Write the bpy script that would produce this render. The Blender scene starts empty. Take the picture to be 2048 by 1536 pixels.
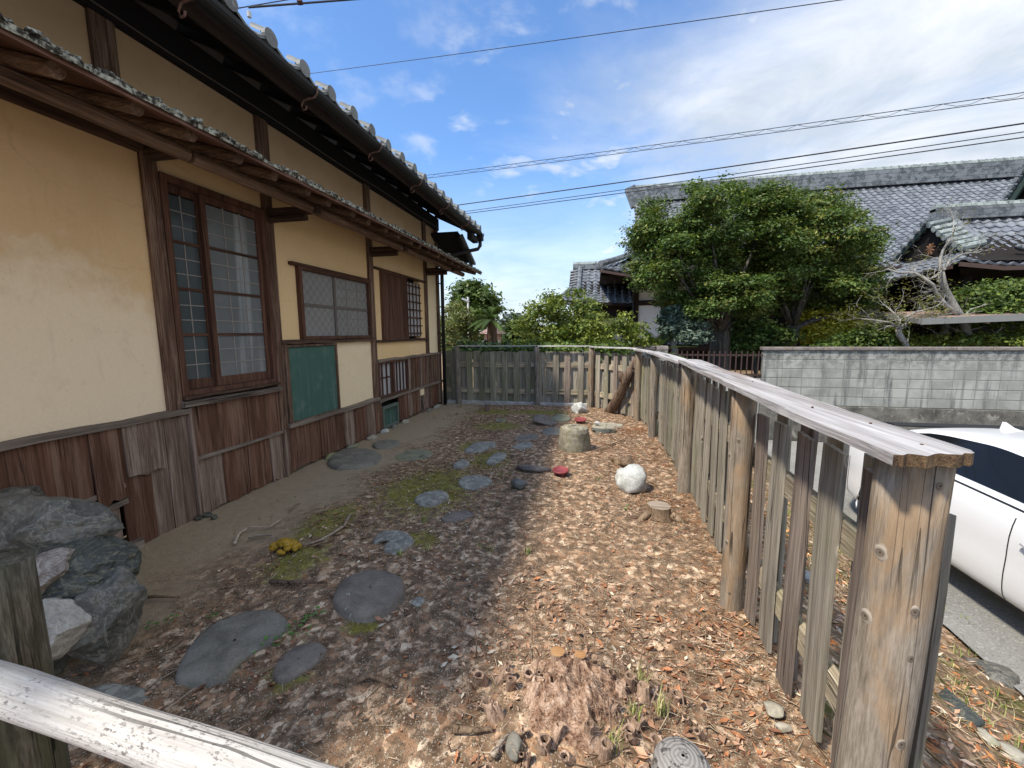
import bpy, math, random
import numpy as np
from mathutils import Vector, Matrix, noise as mnoise

random.seed(7); RNG = np.random.default_rng(7)
scene = bpy.context.scene
COL = scene.collection

# ------------------------------------------------------------------ camera
FPX, CX, CY, EYE = 820.0, 1024.0, 768.0, 1.5
PITCH = math.atan(103 / FPX); YAW = math.radians(11.4055); ROLL = math.radians(0.4)
_f = np.array([-math.sin(YAW) * math.cos(PITCH), math.cos(YAW) * math.cos(PITCH), -math.sin(PITCH)])
_r = np.cross(_f, [0, 0, 1.0]); _r /= np.linalg.norm(_r); _u = np.cross(_r, _f)
_r, _u = math.cos(ROLL) * _r - math.sin(ROLL) * _u, math.sin(ROLL) * _r + math.cos(ROLL) * _u
cam_data = bpy.data.cameras.new("camera")
cam_data.sensor_width = 36.0; cam_data.lens = 36.0 * FPX / 2048.0
cam_data.clip_start = 0.05; cam_data.clip_end = 3000.0
cam = bpy.data.objects.new("camera", cam_data); COL.objects.link(cam)
cam.matrix_world = Matrix(((_r[0], _u[0], -_f[0], 0), (_r[1], _u[1], -_f[1], 0), (_r[2], _u[2], -_f[2], EYE), (0, 0, 0, 1)))
scene.camera = cam

# ------------------------------------------------------------------ sun, sky, exposure
SUN_DIR = Vector((1.0, 0.95, -1.92)).normalized()
SUN_EL = math.asin(-SUN_DIR.z); SUN_AZ = math.atan2(-SUN_DIR.x, -SUN_DIR.y)
sun_data = bpy.data.lights.new("sun", 'SUN'); sun_data.energy = 3.6; sun_data.angle = math.radians(4.5)
sun_data.color = (1.0, 0.925, 0.80)
sun = bpy.data.objects.new("sun", sun_data); COL.objects.link(sun)
sun.rotation_euler = SUN_DIR.to_track_quat('-Z', 'Y').to_euler(); sun.location = (-20, -20, 40)

world = bpy.data.worlds.new("World"); scene.world = world; world.use_nodes = True
wt = world.node_tree; wt.nodes.clear()
def wn(t, **k):
    n = wt.nodes.new(t)
    for a, b in k.items(): setattr(n, a, b)
    return n
def wl(a, b): wt.links.new(a, b)
def wmath(op, a, b=None, c=None, clamp=False):
    n = wn('ShaderNodeMath', operation=op); n.use_clamp = clamp
    for i, x in enumerate((a, b, c)):
        if x is None: continue
        if isinstance(x, (int, float)): n.inputs[i].default_value = x
        else: wl(x, n.inputs[i])
    return n.outputs[0]
sky = wn('ShaderNodeTexSky'); sky.sky_type = 'NISHITA'; sky.sun_disc = False
sky.sun_elevation = SUN_EL; sky.sun_rotation = SUN_AZ; sky.air_density = 1.15; sky.dust_density = 0.6; sky.ozone_density = 2.4
tc = wn('ShaderNodeTexCoord'); sep = wn('ShaderNodeSeparateXYZ'); wl(tc.outputs['Generated'], sep.inputs[0])
dx, dy, dz = sep.outputs
zz = wmath('ADD', wmath('MAXIMUM', dz, 0.0), 0.16)
px_, py_ = wmath('DIVIDE', dx, zz), wmath('DIVIDE', dy, zz)
comb = wn('ShaderNodeCombineXYZ'); wl(px_, comb.inputs[0]); wl(py_, comb.inputs[1])
def wnoise(vec, scale, detail, rough, off=(0, 0, 0), dist=0.0):
    m = wn('ShaderNodeMapping'); m.inputs['Location'].default_value = off; wl(vec, m.inputs[0])
    n = wn('ShaderNodeTexNoise'); n.inputs['Scale'].default_value = scale; n.inputs['Detail'].default_value = detail
    n.inputs['Roughness'].default_value = rough; n.inputs['Distortion'].default_value = dist
    wl(m.outputs[0], n.inputs['Vector']); return n.outputs['Fac']
def wmap(x, a, b, c=0.0, d=1.0, smooth=True):
    n = wn('ShaderNodeMapRange'); n.interpolation_type = 'SMOOTHSTEP' if smooth else 'LINEAR'
    for i, v in zip((1, 2, 3, 4), (a, b, c, d)): n.inputs[i].default_value = v
    wl(x, n.inputs[0]); return n.outputs[0]
big = wnoise(comb.outputs[0], 0.62, 10, 0.58, (3.1, 7.4, 0), 0.35)
puff = wnoise(comb.outputs[0], 4.6, 6, 0.55, (1.7, 0.3, 2.0), 0.2)
front = wmath('ADD', wmath('MULTIPLY', dx, 0.42), wmath('MULTIPLY', dz, -0.20))      # cloud front lies to the east
cov = wmath('ADD', big, front)
sheet = wmap(cov, 0.34, 0.66)
cells = wmath('MULTIPLY', wmap(puff, 0.50, 0.72), wmap(cov, 0.20, 0.46, 0.25, 0.85))
cloud = wmath('MAXIMUM', sheet, cells)
haze_lo = wmap(dz, 0.0, 0.38, 0.80, 0.0)
cloud = wmath('MAXIMUM', cloud, haze_lo)
tone = wnoise(comb.outputs[0], 1.7, 7, 0.6, (9.2, 4.4, 1.0), 0.4)
cr = wn('ShaderNodeValToRGB'); wl(tone, cr.inputs[0])
cr.color_ramp.elements[0].position = 0.36; cr.color_ramp.elements[0].color = (2.75, 3.1, 3.6, 1)
cr.color_ramp.elements[1].position = 0.66; cr.color_ramp.elements[1].color = (4.5, 4.62, 4.8, 1)
mx = wn('ShaderNodeMix'); mx.data_type = 'RGBA'
skm = wn('ShaderNodeMix'); skm.data_type = 'RGBA'; skm.blend_type = 'MULTIPLY'; skm.inputs[0].default_value = 1.0
wl(sky.outputs[0], skm.inputs[6]); skm.inputs[7].default_value = (0.64, 0.82, 1.02, 1)
# thin cloud scatters forward: brighter towards the unseen sun, added to lift the shade
dt = wn('ShaderNodeVectorMath', operation='DOT_PRODUCT'); wl(tc.outputs['Generated'], dt.inputs[0]); dt.inputs[1].default_value = tuple(-SUN_DIR)
fw = wn('ShaderNodeVectorMath', operation='SCALE'); wl(cr.outputs[0], fw.inputs[0]); wl(wmap(dt.outputs['Value'], 0.25, 1.0, 1.0, 3.0), fw.inputs['Scale'])
wl(cloud, mx.inputs[0]); wl(skm.outputs[2], mx.inputs[6]); wl(fw.outputs[0], mx.inputs[7])
bg = wn('ShaderNodeBackground'); bg.inputs[1].default_value = 0.140; wl(mx.outputs[2], bg.inputs[0])
wo = wn('ShaderNodeOutputWorld'); wl(bg.outputs[0], wo.inputs[0])
world.cycles.sampling_method = 'MANUAL'; world.cycles.sample_map_resolution = 512

scene.view_settings.view_transform = 'Standard'; scene.view_settings.look = 'None'
scene.view_settings.gamma = 1.0; scene.view_settings.exposure = 0.80
scene.render.engine = 'CYCLES'
scene.cycles.use_denoising = True
scene.cycles.max_bounces = 6; scene.cycles.diffuse_bounces = 4; scene.cycles.transparent_max_bounces = 12

# ------------------------------------------------------------------ helpers: rays from the photograph to real planes
def ray(x, y): return _f + _r * (x - CX) / FPX - _u * (y - CY) / FPX
C0 = np.array([0, 0, EYE])
def onz(x, y, z=0.0): d = ray(x, y); return C0 + d * ((z - EYE) / d[2])
def onx(x, y, X): d = ray(x, y); return C0 + d * (X / d[0])
def ony(x, y, Y): d = ray(x, y); return C0 + d * (Y / d[1])
def U(a, b): return random.uniform(a, b)

class MB:
    """collects faces for ONE mesh object"""
    def __init__(s): s.v = []; s.f = []; s.c = []
    def add(s, verts, faces, col=None):
        o = len(s.v); s.v.extend([tuple(map(float, p)) for p in verts])
        for f in faces: s.f.append(tuple(o + i for i in f)); s.c.append(col)
        return s
    def box(s, x0, x1, y0, y1, z0, z1, col=None):
        return s.add([(x0,y0,z0),(x1,y0,z0),(x1,y1,z0),(x0,y1,z0),(x0,y0,z1),(x1,y0,z1),(x1,y1,z1),(x0,y1,z1)],
                     [(0,3,2,1),(4,5,6,7),(0,1,5,4),(1,2,6,5),(2,3,7,6),(3,0,4,7)], col)
    def bar(s, a, b, w, h, up=(0, 0, 1), col=None):
        a, b = Vector(a), Vector(b); d = (b - a).normalized(); up = Vector(up)
        sd = d.cross(up).normalized() * (w / 2); u = sd.cross(d).normalized() * (h / 2)
        P = [a - sd - u, a + sd - u, a + sd + u, a - sd + u, b - sd - u, b + sd - u, b + sd + u, b - sd + u]
        return s.add(P, [(0,1,2,3),(7,6,5,4),(0,4,5,1),(1,5,6,2),(2,6,7,3),(3,7,4,0)], col)
    def tube(s, pts, rad, n=8, cap=True, jit=0.0, col=None):
        pts = [Vector(p) for p in pts]; m = len(pts)
        if isinstance(rad, (int, float)): rad = [rad] * m
        ref = Vector((0, 0, 1)); d0 = (pts[-1] - pts[0]).normalized()
        if abs(d0.z) > 0.8: ref = Vector((1, 0, 0))
        V = []
        for i, p in enumerate(pts):
            d = (pts[min(i + 1, m - 1)] - pts[max(i - 1, 0)]).normalized()
            a = d.cross(ref).normalized(); b = a.cross(d).normalized()
            for k in range(n):
                t = 2 * math.pi * k / n; rr = rad[i] * (1 + jit * U(-1, 1))
                V.append(p + a * (math.cos(t) * rr) + b * (math.sin(t) * rr))
        F = []
        for i in range(m - 1):
            for k in range(n):
                F.append((i * n + k, i * n + (k + 1) % n, (i + 1) * n + (k + 1) % n, (i + 1) * n + k))
        if cap: F.append(tuple(range(n))[::-1]); F.append(tuple((m - 1) * n + k for k in range(n)))
        return s.add(V, F, col)
    def extrude(s, poly, off, col=None):
        """poly: list of 3d points of a planar face, off: extrusion vector"""
        n = len(poly); off = Vector(off); A = [Vector(p) for p in poly]; B = [p + off for p in A]
        F = [tuple(range(n)), tuple(range(2 * n - 1, n - 1, -1))]
        F += [((i + 1) % n, i, n + i, n + (i + 1) % n) for i in range(n)]
        return s.add(A + B, F, col)
    def grid(s, P, col=None, closed=False):
        """P[i][j] -> points"""
        r, c = len(P), len(P[0])
        F = [(i * c + j, i * c + (j + 1) % c, (i + 1) * c + (j + 1) % c, (i + 1) * c + j)
             for i in range(r - 1) for j in range(c if closed else c - 1)]
        return s.add([p for row in P for p in row], F, col)
    def build(s, name, mat, parent=None, smooth=False, bevel=0.0, fix=True):
        me = bpy.data.meshes.new(name); me.from_pydata(s.v, [], s.f)
        if any(c is not None for c in s.c):
            at = me.color_attributes.new("Col", 'FLOAT_COLOR', 'CORNER')
            data = np.ones((len(me.loops), 4), np.float32); i = 0
            for f, c in zip(s.f, s.c):
                if c is not None: data[i:i + len(f), :3] = c
                i += len(f)
            at.data.foreach_set("color", data.ravel())
        return link(name, me, mat, parent, smooth, bevel, fix)

def fast_mesh(name, verts, quads, cols=None, mat=None, parent=None, smooth=False, per=4):
    """numpy mesh: verts (n,3), quads (m,per), cols (m,3) per face"""
    me = bpy.data.meshes.new(name); verts = np.asarray(verts, np.float32); quads = np.asarray(quads, np.int32)
    me.vertices.add(len(verts)); me.vertices.foreach_set("co", verts.ravel())
    me.loops.add(quads.size); me.loops.foreach_set("vertex_index", quads.ravel())
    me.polygons.add(len(quads)); me.polygons.foreach_set("loop_start", np.arange(0, quads.size, per, dtype=np.int32))
    me.update(calc_edges=True)
    if cols is not None:
        at = me.color_attributes.new("Col", 'FLOAT_COLOR', 'CORNER')
        d = np.ones((quads.size, 4), np.float32); d[:, :3] = np.repeat(np.asarray(cols, np.float32), per, axis=0)
        at.data.foreach_set("color", d.ravel())
    return link(name, me, mat, parent, smooth, 0, False)

def link(name, me, mat, parent=None, smooth=False, bevel=0.0, fix=True):
    if mat is not None and len(me.materials) == 0: me.materials.append(mat)
    if smooth: me.shade_smooth() if hasattr(me, 'shade_smooth') else me.polygons.foreach_set("use_smooth", [True] * len(me.polygons))
    o = bpy.data.objects.new(name, me); COL.objects.link(o)
    if bevel:
        b = o.modifiers.new("bevel", 'BEVEL'); b.width = bevel; b.segments = 1; b.limit_method = 'ANGLE'
    if parent is not None: setparent(o, parent)
    return o
def setparent(o, p):
    o.parent = p; q = p; M = Matrix.Identity(4); chain = []
    while q is not None: chain.append(q); q = q.parent
    for q in reversed(chain): M = M @ (q.matrix_parent_inverse @ q.matrix_basis)
    o.matrix_parent_inverse = M.inverted()
def tag(o, label=None, cat=None, group=None, kind=None):
    if label: o['label'] = label
    if cat: o['category'] = cat
    if group: o['group'] = group
    if kind: o['kind'] = kind
    return o
def thing(name, loc, label, cat, group=None):
    o = bpy.data.objects.new(name, None); o.empty_display_size = 0.1; COL.objects.link(o); o.location = loc
    return tag(o, label, cat, group)
def inst(src, name, loc, rot=(0, 0, 0), scl=(1, 1, 1), parent=None):
    """another piece sharing mesh data"""
    o = bpy.data.objects.new(name, src.data); COL.objects.link(o); o.location = loc; o.rotation_euler = rot; o.scale = scl
    for m in src.modifiers:
        if m.type == 'BEVEL':
            b = o.modifiers.new("bevel", 'BEVEL'); b.width = m.width; b.segments = 1; b.limit_method = 'ANGLE'
    if parent is not None: setparent(o, parent)
    return o
def copy_tree(o, parent=None, loc=None, rz=0.0, scl=1.0):
    c = o.copy(); COL.objects.link(c)
    if parent is not None: c.parent = parent
    else: c.location = loc; c.rotation_euler = (0, 0, rz); c.scale = (scl,) * 3
    for ch in [x for x in bpy.data.objects if x.parent == o]: copy_tree(ch, c)
    return c

# ------------------------------------------------------------------ materials
class Mat:
    def __init__(s, name, rough=0.8, spec=0.25, metal=0.0):
        s.m = bpy.data.materials.new(name); s.m.use_nodes = True; s.nt = s.m.node_tree
        s.b = s.nt.nodes['Principled BSDF']; s.b.inputs['Roughness'].default_value = rough
        s.b.inputs['Specular IOR Level'].default_value = spec; s.b.inputs['Metallic'].default_value = metal
    def n(s, t, **k):
        x = s.nt.nodes.new(t)
        for a, b in k.items(): setattr(x, a, b)
        return x
    def put(s, sock, val):
        if isinstance(val, bpy.types.NodeSocket): s.nt.links.new(val, sock)
        elif isinstance(val, (tuple, list)) and len(val) == 3 and sock.type == 'RGBA': sock.default_value = (*val, 1)
        else: sock.default_value = val
    def vec(s, scale=(1, 1, 1), space='Object', rand=True):
        tc = s.n('ShaderNodeTexCoord'); v = tc.outputs[space]
        if rand:
            oi = s.n('ShaderNodeObjectInfo'); a = s.n('ShaderNodeVectorMath', operation='SCALE'); a.inputs[0].default_value = (31.7, 17.3, 53.1)
            s.put(a.inputs['Scale'], oi.outputs['Random']); b = s.n('ShaderNodeVectorMath', operation='ADD'); s.put(b.inputs[0], v); s.put(b.inputs[1], a.outputs[0]); v = b.outputs[0]
        m = s.n('ShaderNodeMapping'); m.inputs['Scale'].default_value = scale; s.put(m.inputs[0], v); return m.outputs[0]
    def pos(s, scale=(1, 1, 1)):
        g = s.n('ShaderNodeNewGeometry'); m = s.n('ShaderNodeMapping'); m.inputs['Scale'].default_value = scale
        s.put(m.inputs[0], g.outputs['Position']); return m.outputs[0]
    def xyz(s, v):
        x = s.n('ShaderNodeSeparateXYZ'); s.put(x.inputs[0], v); return x.outputs
    def noise(s, v, scale=5.0, detail=4.0, rough=0.55, dist=0.0, out='Fac'):
        x = s.n('ShaderNodeTexNoise'); s.put(x.inputs['Vector'], v)
        for k, a in (('Scale', scale), ('Detail', detail), ('Roughness', rough), ('Distortion', dist)): x.inputs[k].default_value = a
        return x.outputs[out]
    def voro(s, v, scale=5.0, out='Distance', feature='F1', rnd=1.0):
        x = s.n('ShaderNodeTexVoronoi', feature=feature); s.put(x.inputs['Vector'], v); x.inputs['Scale'].default_value = scale
        x.inputs['Randomness'].default_value = rnd; return x.outputs[out]
    def rnd(s): return s.n('ShaderNodeObjectInfo').outputs['Random']
    def attr(s, name="Col"): return s.n('ShaderNodeAttribute', attribute_name=name).outputs['Color']
    def ramp(s, fac, stops, interp='LINEAR'):
        x = s.n('ShaderNodeValToRGB'); s.put(x.inputs[0], fac); e = x.color_ramp.elements; x.color_ramp.interpolation = interp
        while len(e) < len(stops): e.new(0.5)
        for i, (p, c) in enumerate(stops):
            e[i].position = p; e[i].color = (*c, 1) if isinstance(c, (tuple, list)) else (c, c, c, 1)
        return x.outputs[0]
    def mix(s, fac, a, b, mode='MIX'):
        x = s.n('ShaderNodeMix', data_type='RGBA', blend_type=mode); s.put(x.inputs[0], fac); s.put(x.inputs[6], a); s.put(x.inputs[7], b); return x.outputs[2]
    def math(s, op, a, b=None, c=None, clamp=False):
        x = s.n('ShaderNodeMath', operation=op); x.use_clamp = clamp
        for i, q in enumerate((a, b, c)):
            if q is not None: s.put(x.inputs[i], q)
        return x.outputs[0]
    def rng(s, x, a, b, c=0.0, d=1.0):
        m = s.n('ShaderNodeMapRange'); m.interpolation_type = 'SMOOTHSTEP'; s.put(m.inputs[0], x)
        for i, q in zip((1, 2, 3, 4), (a, b, c, d)): m.inputs[i].default_value = q
        return m.outputs[0]
    def bump(s, h, strength=0.4, dist=0.01, prev=None):
        x = s.n('ShaderNodeBump'); x.inputs['Strength'].default_value = strength; x.inputs['Distance'].default_value = dist
        s.put(x.inputs['Height'], h)
        if prev is not None: s.put(x.inputs['Normal'], prev)
        return x.outputs[0]
    def out(s, col=None, rough=None, nrm=None):
        if col is not None: s.put(s.b.inputs['Base Color'], col)
        if rough is not None: s.put(s.b.inputs['Roughness'], rough)
        if nrm is not None: s.put(s.b.inputs['Normal'], nrm)
        return s.m

def wood(name, dark, mid, light, axis='Z', scale=1.0, bump=0.5, green=None, crack=0.6, knots=0.0, warm=None, rough=0.82, bleach=None, tint=(.80, .38), specks=0.0):
    """weathered timber: long fibres, fine silver grain, drying checks, optional knots / moss / bleached streaks"""
    M = Mat(name, rough, 0.2); k = {'X': 0, 'Y': 1, 'Z': 2}[axis]
    def st(a, b):
        q = [a * scale] * 3; q[k] = b * scale; return tuple(q)
    big = M.noise(M.vec(st(8, 0.9)), 1.0, 3, 0.55, 0.5)
    fib = M.noise(M.vec(st(48, 1.1)), 1.0, 5, 0.68, 0.35)
    fine = M.noise(M.vec(st(210, 5)), 1.0, 3, 0.6, 0.2)
    f = M.math('ADD', M.math('MULTIPLY', fib, 0.45), M.math('ADD', M.math('MULTIPLY', fine, 0.30), M.math('MULTIPLY', big, 0.25)))
    c = M.ramp(f, [(0.37, dark), (0.49, mid), (0.62, light)])
    hs = M.n('ShaderNodeHueSaturation'); M.put(hs.inputs['Color'], c); M.put(hs.inputs['Value'], M.math('MULTIPLY_ADD', M.rnd(), tint[1], tint[0])); c = hs.outputs[0]
    if warm is not None: c = M.mix(M.rng(M.noise(M.vec(st(6, 0.7)), 1.0, 4, 0.6), 0.48, 0.70, 0, 0.7), c, M.mix(fib, tuple(q * .55 for q in warm), tuple(q * 1.3 for q in warm)))
    if green is not None: c = M.mix(M.rng(M.noise(M.vec((3, 3, 1.6)), 1.0, 6, 0.68), 0.47, 0.70, 0, 0.6), c, M.mix(fine, tuple(q * .5 for q in green), tuple(q * 1.4 for q in green)))
    if bleach is not None: c = M.mix(M.rng(M.math('MULTIPLY_ADD', fine, .25, M.math('MULTIPLY', M.noise(M.vec(st(16, 1.2)), 1.0, 5, 0.7), .8)), 0.49, 0.66, 0, 0.75), c, bleach)
    h = M.math('ADD', M.math('MULTIPLY', fib, 0.55), M.math('MULTIPLY', fine, 0.45))
    if knots > 0:
        kv = M.vec(st(8.5, 4.6)); d = M.voro(kv, 1.0, 'Distance'); kr = M.xyz(M.voro(kv, 1.0, 'Color'))[0]
        km = M.math('MULTIPLY', M.rng(d, 0.12, 0.19, 1, 0), M.math('LESS_THAN', kr, knots)); rings = M.math('SINE', M.math('MULTIPLY_ADD', fib, 3.0, M.math('MULTIPLY', d, 110)))
        kc = M.mix(M.math('MULTIPLY_ADD', rings, 0.4, 0.5), light, mid); kc = M.mix(M.rng(d, 0.05, 0.085, 1, 0), kc, tuple(x * 0.6 for x in dark)); c = M.mix(km, c, kc); h = M.math('ADD', h, M.math('MULTIPLY', km, 0.5))
    if crack > 0:
        cn = M.noise(M.vec(st(12, 0.16)), 1.0, 3, 0.5, 0.15)
        cm = M.math('COMPARE', cn, 0.5, 0.0062 * crack); brk = M.rng(M.noise(M.vec(st(4, 1.1)), 1.0, 2, 0.5), 0.44, 0.56); cm = M.math('MULTIPLY', cm, brk)
        c = M.mix(M.math('MULTIPLY', cm, 0.85), c, tuple(x * 0.3 for x in dark)); h = M.math('SUBTRACT', h, M.math('MULTIPLY', cm, 1.4))
    if specks > 0:
        sk = M.rng(M.noise(M.vec(st(130, 55)), 1.0, 4, .7), .54, .60, 0, specks); sk = M.math('MULTIPLY', sk, M.rng(M.noise(M.vec(st(9, 6)), 1, 4, .65), .36, .62)); c = M.mix(sk, c, (.06, .048, .045))
    return M.out(c, None, M.bump(h, bump, 0.005))

def postwood(name, greys, tan, dark, crack=1.0):
    """peeled round post: blotchy grey and tan weathering, thin long checks"""
    M = Mat(name, .85, .18)
    n1 = M.noise(M.vec((13, 13, 3.4)), 1.0, 6, .62, .6); n2 = M.noise(M.vec((48, 48, 5)), 1.0, 5, .66, .4); n3 = M.noise(M.vec((220, 220, 22)), 1.0, 3, .6); n4 = M.noise(M.vec((7, 7, 2.2)), 1.0, 5, .6, .5)
    f = M.math('ADD', M.math('MULTIPLY', n1, .40), M.math('ADD', M.math('MULTIPLY', n2, .32), M.math('MULTIPLY', n3, .28)))
    c = M.ramp(f, [(.36, greys[0]), (.48, greys[1]), (.62, greys[2])]); c = M.mix(M.rng(n4, .46, .62, 0, .75), c, M.mix(n2, tuple(q * .6 for q in tan), tuple(q * 1.25 for q in tan)))
    c = M.mix(M.rng(n1, .60, .70, 0, .55), c, dark); h = M.math('ADD', M.math('MULTIPLY', n2, .6), M.math('MULTIPLY', n3, .5))
    for (sc, w) in ((11, .0055), (17, .0040)):
        cn = M.noise(M.vec((sc, sc, .22)), 1.0, 3, .55, .1); cm = M.math('MULTIPLY', M.math('COMPARE', cn, .5, w * crack), M.rng(M.noise(M.vec((5, 5, .9)), 1.0, 2, .5), .42, .55))
        c = M.mix(M.math('MULTIPLY', cm, .9), c, tuple(q * .3 for q in dark)); h = M.math('SUBTRACT', h, M.math('MULTIPLY', cm, 1.6))
    return M.out(c, None, M.bump(h, .9, .005))

def plain(name, col, rough=0.6, spec=0.3, metal=0.0, var=0.25, scale=8.0, bump=0.0):
    M = Mat(name, rough, spec, metal); nz = M.noise(M.vec(), scale, 5, 0.6)
    c = M.mix(M.math('MULTIPLY', nz, var * 2), col, tuple(x * 0.45 for x in col))
    return M.out(c, None, M.bump(nz, bump, 0.005) if bump else None)

def attr_mat(name, rough=0.7, spec=0.2, trans=0.0, grain=0.25, scale=60.0):
    M = Mat(name, rough, spec); c = M.attr()
    nz = M.noise(M.vec(rand=False), scale, 3, 0.6); c = M.mix(M.math('MULTIPLY', nz, grain * 2), c, (0, 0, 0))
    M.out(c)
    if trans > 0:
        t = M.n('ShaderNodeBsdfTranslucent'); M.put(t.inputs[0], M.mix(1.0, c, (1.25, 1.25, 0.55), 'MULTIPLY')); ms = M.n('ShaderNodeMixShader'); ms.inputs[0].default_value = trans
        o = M.nt.nodes['Material Output']; M.put(ms.inputs[1], M.b.outputs[0]); M.put(ms.inputs[2], t.outputs[0]); M.put(o.inputs[0], ms.outputs[0])
    return M.m

def stone(name, dark, light, scale=6.0, lichen=None, lcover=0.55, vein=None, bump=0.6, rough=0.8, spec=0.3, stretch=(1, 1, 1)):
    M = Mat(name, rough, spec); v = M.vec(stretch)
    n1 = M.noise(v, scale, 8, 0.62, 0.4); n2 = M.noise(v, scale * 9, 4, 0.6)
    f = M.math('MULTIPLY_ADD', n2, 0.35, M.math('MULTIPLY', n1, 0.65)); c = M.ramp(f, [(0.36, dark), (0.62, light)])
    if vein is not None:
        w = M.noise(v, scale * 0.9, 6, 0.7, 1.8); vm = M.rng(M.math('ABSOLUTE', M.math('SUBTRACT', w, 0.5)), 0.0, 0.030, 0.55, 0); c = M.mix(vm, c, vein)
    if lichen is not None:
        l = M.rng(M.noise(v, scale * 1.6, 9, 0.68, 0.6), lcover, lcover + 0.05); c = M.mix(M.math('MULTIPLY', l, 0.85), c, lichen)
    return M.out(c, None, M.bump(f, bump, 0.012))

# shared materials
M_post_z = wood("aged_post_wood", (0.0324, 0.0176, 0.0124), (0.0842, 0.047, 0.0317), (0.194, 0.121, 0.0828), 'Z', 1.3, 0.6, bleach=(0.259, 0.176, 0.131), crack=0.9)
M_beam_y = wood("aged_beam_wood", (0.0259, 0.0147, 0.011), (0.068, 0.0397, 0.0276), (0.162, 0.103, 0.0718), 'Y', 1.3, 0.6, crack=0.9)
M_beam_x = wood("aged_bracket_wood", (0.0227, 0.0147, 0.011), (0.0583, 0.0353, 0.0248), (0.138, 0.0882, 0.0635), 'X', 1.3, 0.6)
M_rail_y = wood("weathered_rail_wood", (0.0653, 0.0522, 0.0435), (0.16, 0.128, 0.104), (0.304, 0.254, 0.217), 'Y', 1.2, 0.7, crack=1.4)
M_plank = wood("dado_plank_wood", (0.0541, 0.0242, 0.0148), (0.109, 0.0517, 0.0328), (0.174, 0.092, 0.0614), 'Z', .8, .7, bleach=(0.219, 0.136, 0.0973), crack=1.3, tint=(.85, .3))
M_plank_grey = wood("bleached_plank_wood", (0.0779, 0.0483, 0.0359), (0.167, 0.113, 0.0858), (0.278, 0.21, 0.17), 'Z', .8, .8, bleach=(0.356, 0.284, 0.239), crack=1.3, tint=(.85, .3))
M_sheath = wood("canopy_board_wood", (0.0421, 0.0206, 0.0138), (0.113, 0.0559, 0.0386), (0.203, 0.11, 0.0759), 'Y', 1.0, 0.4)
M_raft_x = wood("canopy_rafter_wood", (0.0421, 0.0265, 0.0179), (0.121, 0.0779, 0.0552), (0.243, 0.165, 0.117), 'X', 1.2, 0.5)
M_purlin = wood("canopy_purlin_wood", (0.0486, 0.0294, 0.0207), (0.146, 0.0926, 0.0649), (0.275, 0.184, 0.131), 'Y', 1.2, 0.5)
M_soffit = plain("soffit_dark_wood", (.022, .020, .021), 0.85, 0.15)
M_gutter = plain("gutter_dark_plastic", (.013, .013, .014), 0.5, 0.3, 0.0, 0.3, 20)
M_rust = plain("rusty_iron", (.085, .040, .028), 0.8, 0.2, 0.0, 0.4, 40)
M_hook = plain("hook_iron", (.16, .090, .070), 0.7, 0.3, 0.0, 0.3, 40)
M_frost = None

def plaster(name, c1, c2, pale=None):
    M = Mat(name, 0.92, 0.12); p = M.pos()
    a = M.noise(p, 1.4, 5, 0.6, 0.5); g = M.noise(p, 55, 4, 0.6); d = M.noise(p, 9, 4, 0.65)
    c = M.mix(M.rng(a, 0.35, 0.68), c1, c2)
    x, y, z = M.xyz(p)
    if pale is not None:     # efflorescence: a pale arc-topped tide mark with a crusty edge
        q = M.math('SUBTRACT', z, M.math('MULTIPLY_ADD', M.math('POWER', M.math('SUBTRACT', y, 1.90), 2.0), -0.62, 1.98))
        q = M.math('ADD', q, M.math('MULTIPLY', M.math('SUBTRACT', d, 0.5), 0.55)); q = M.math('ADD', q, M.math('MULTIPLY', M.math('SUBTRACT', a, 0.5), 0.5))
        c = M.mix(M.rng(q, -0.26, 0.16, 0.92, 0.0), c, pale)
        band = M.math('MULTIPLY', M.rng(M.math('ABSOLUTE', q), 0.0, 0.03, 1, 0), M.rng(d, 0.42, 0.6)); c = M.mix(M.math('MULTIPLY', band, 0.35), c, (.70, .60, .45))
    st = M.rng(M.noise(M.pos((14, 14, 1.2)), 1.0, 4, 0.6), 0.60, 0.78, 0, 0.22); c = M.mix(st, c, (.22, .15, .08))
    sp = M.rng(M.noise(p, 38, 2, 0.5), 0.70, 0.78, 0, 0.35); c = M.mix(sp, c, (.30, .20, .10))
    ck = M.voro(M.mix(.12, p, M.noise(p, 3, 4, .6, 0, 'Color')), 1.1, 'Distance', 'DISTANCE_TO_EDGE'); ck = M.math('MULTIPLY', M.rng(ck, 0.0, 0.006, 1, 0), M.rng(a, .46, .58)); c = M.mix(M.math('MULTIPLY', ck, .16), c, (.26, .19, .11))     # hairline cracks
    c = M.mix(M.rng(M.noise(p, 4.5, 6, .68, .5), .54, .72, 0, .16), c, (.36, .26, .15)); c = M.mix(M.math('MULTIPLY', g, 0.20), c, (.30, .22, .12))
    h = M.math('ADD', M.math('MULTIPLY', g, 0.4), d)
    return M.out(c, None, M.bump(h, 0.25, 0.006))
M_pl_big = plaster("plaster_efflorescent", (.69, .47, .25), (.75, .525, .29), (.86, .71, .515))
M_pl = plaster("plaster_ochre", (.79, .56, .30), (.83, .615, .35))
M_pl_pale = plaster("plaster_pale", (.83, .68, .455), (.85, .715, .50))
M_pl_up = plaster("plaster_upper", (.50, .345, .205), (.56, .40, .25))

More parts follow.
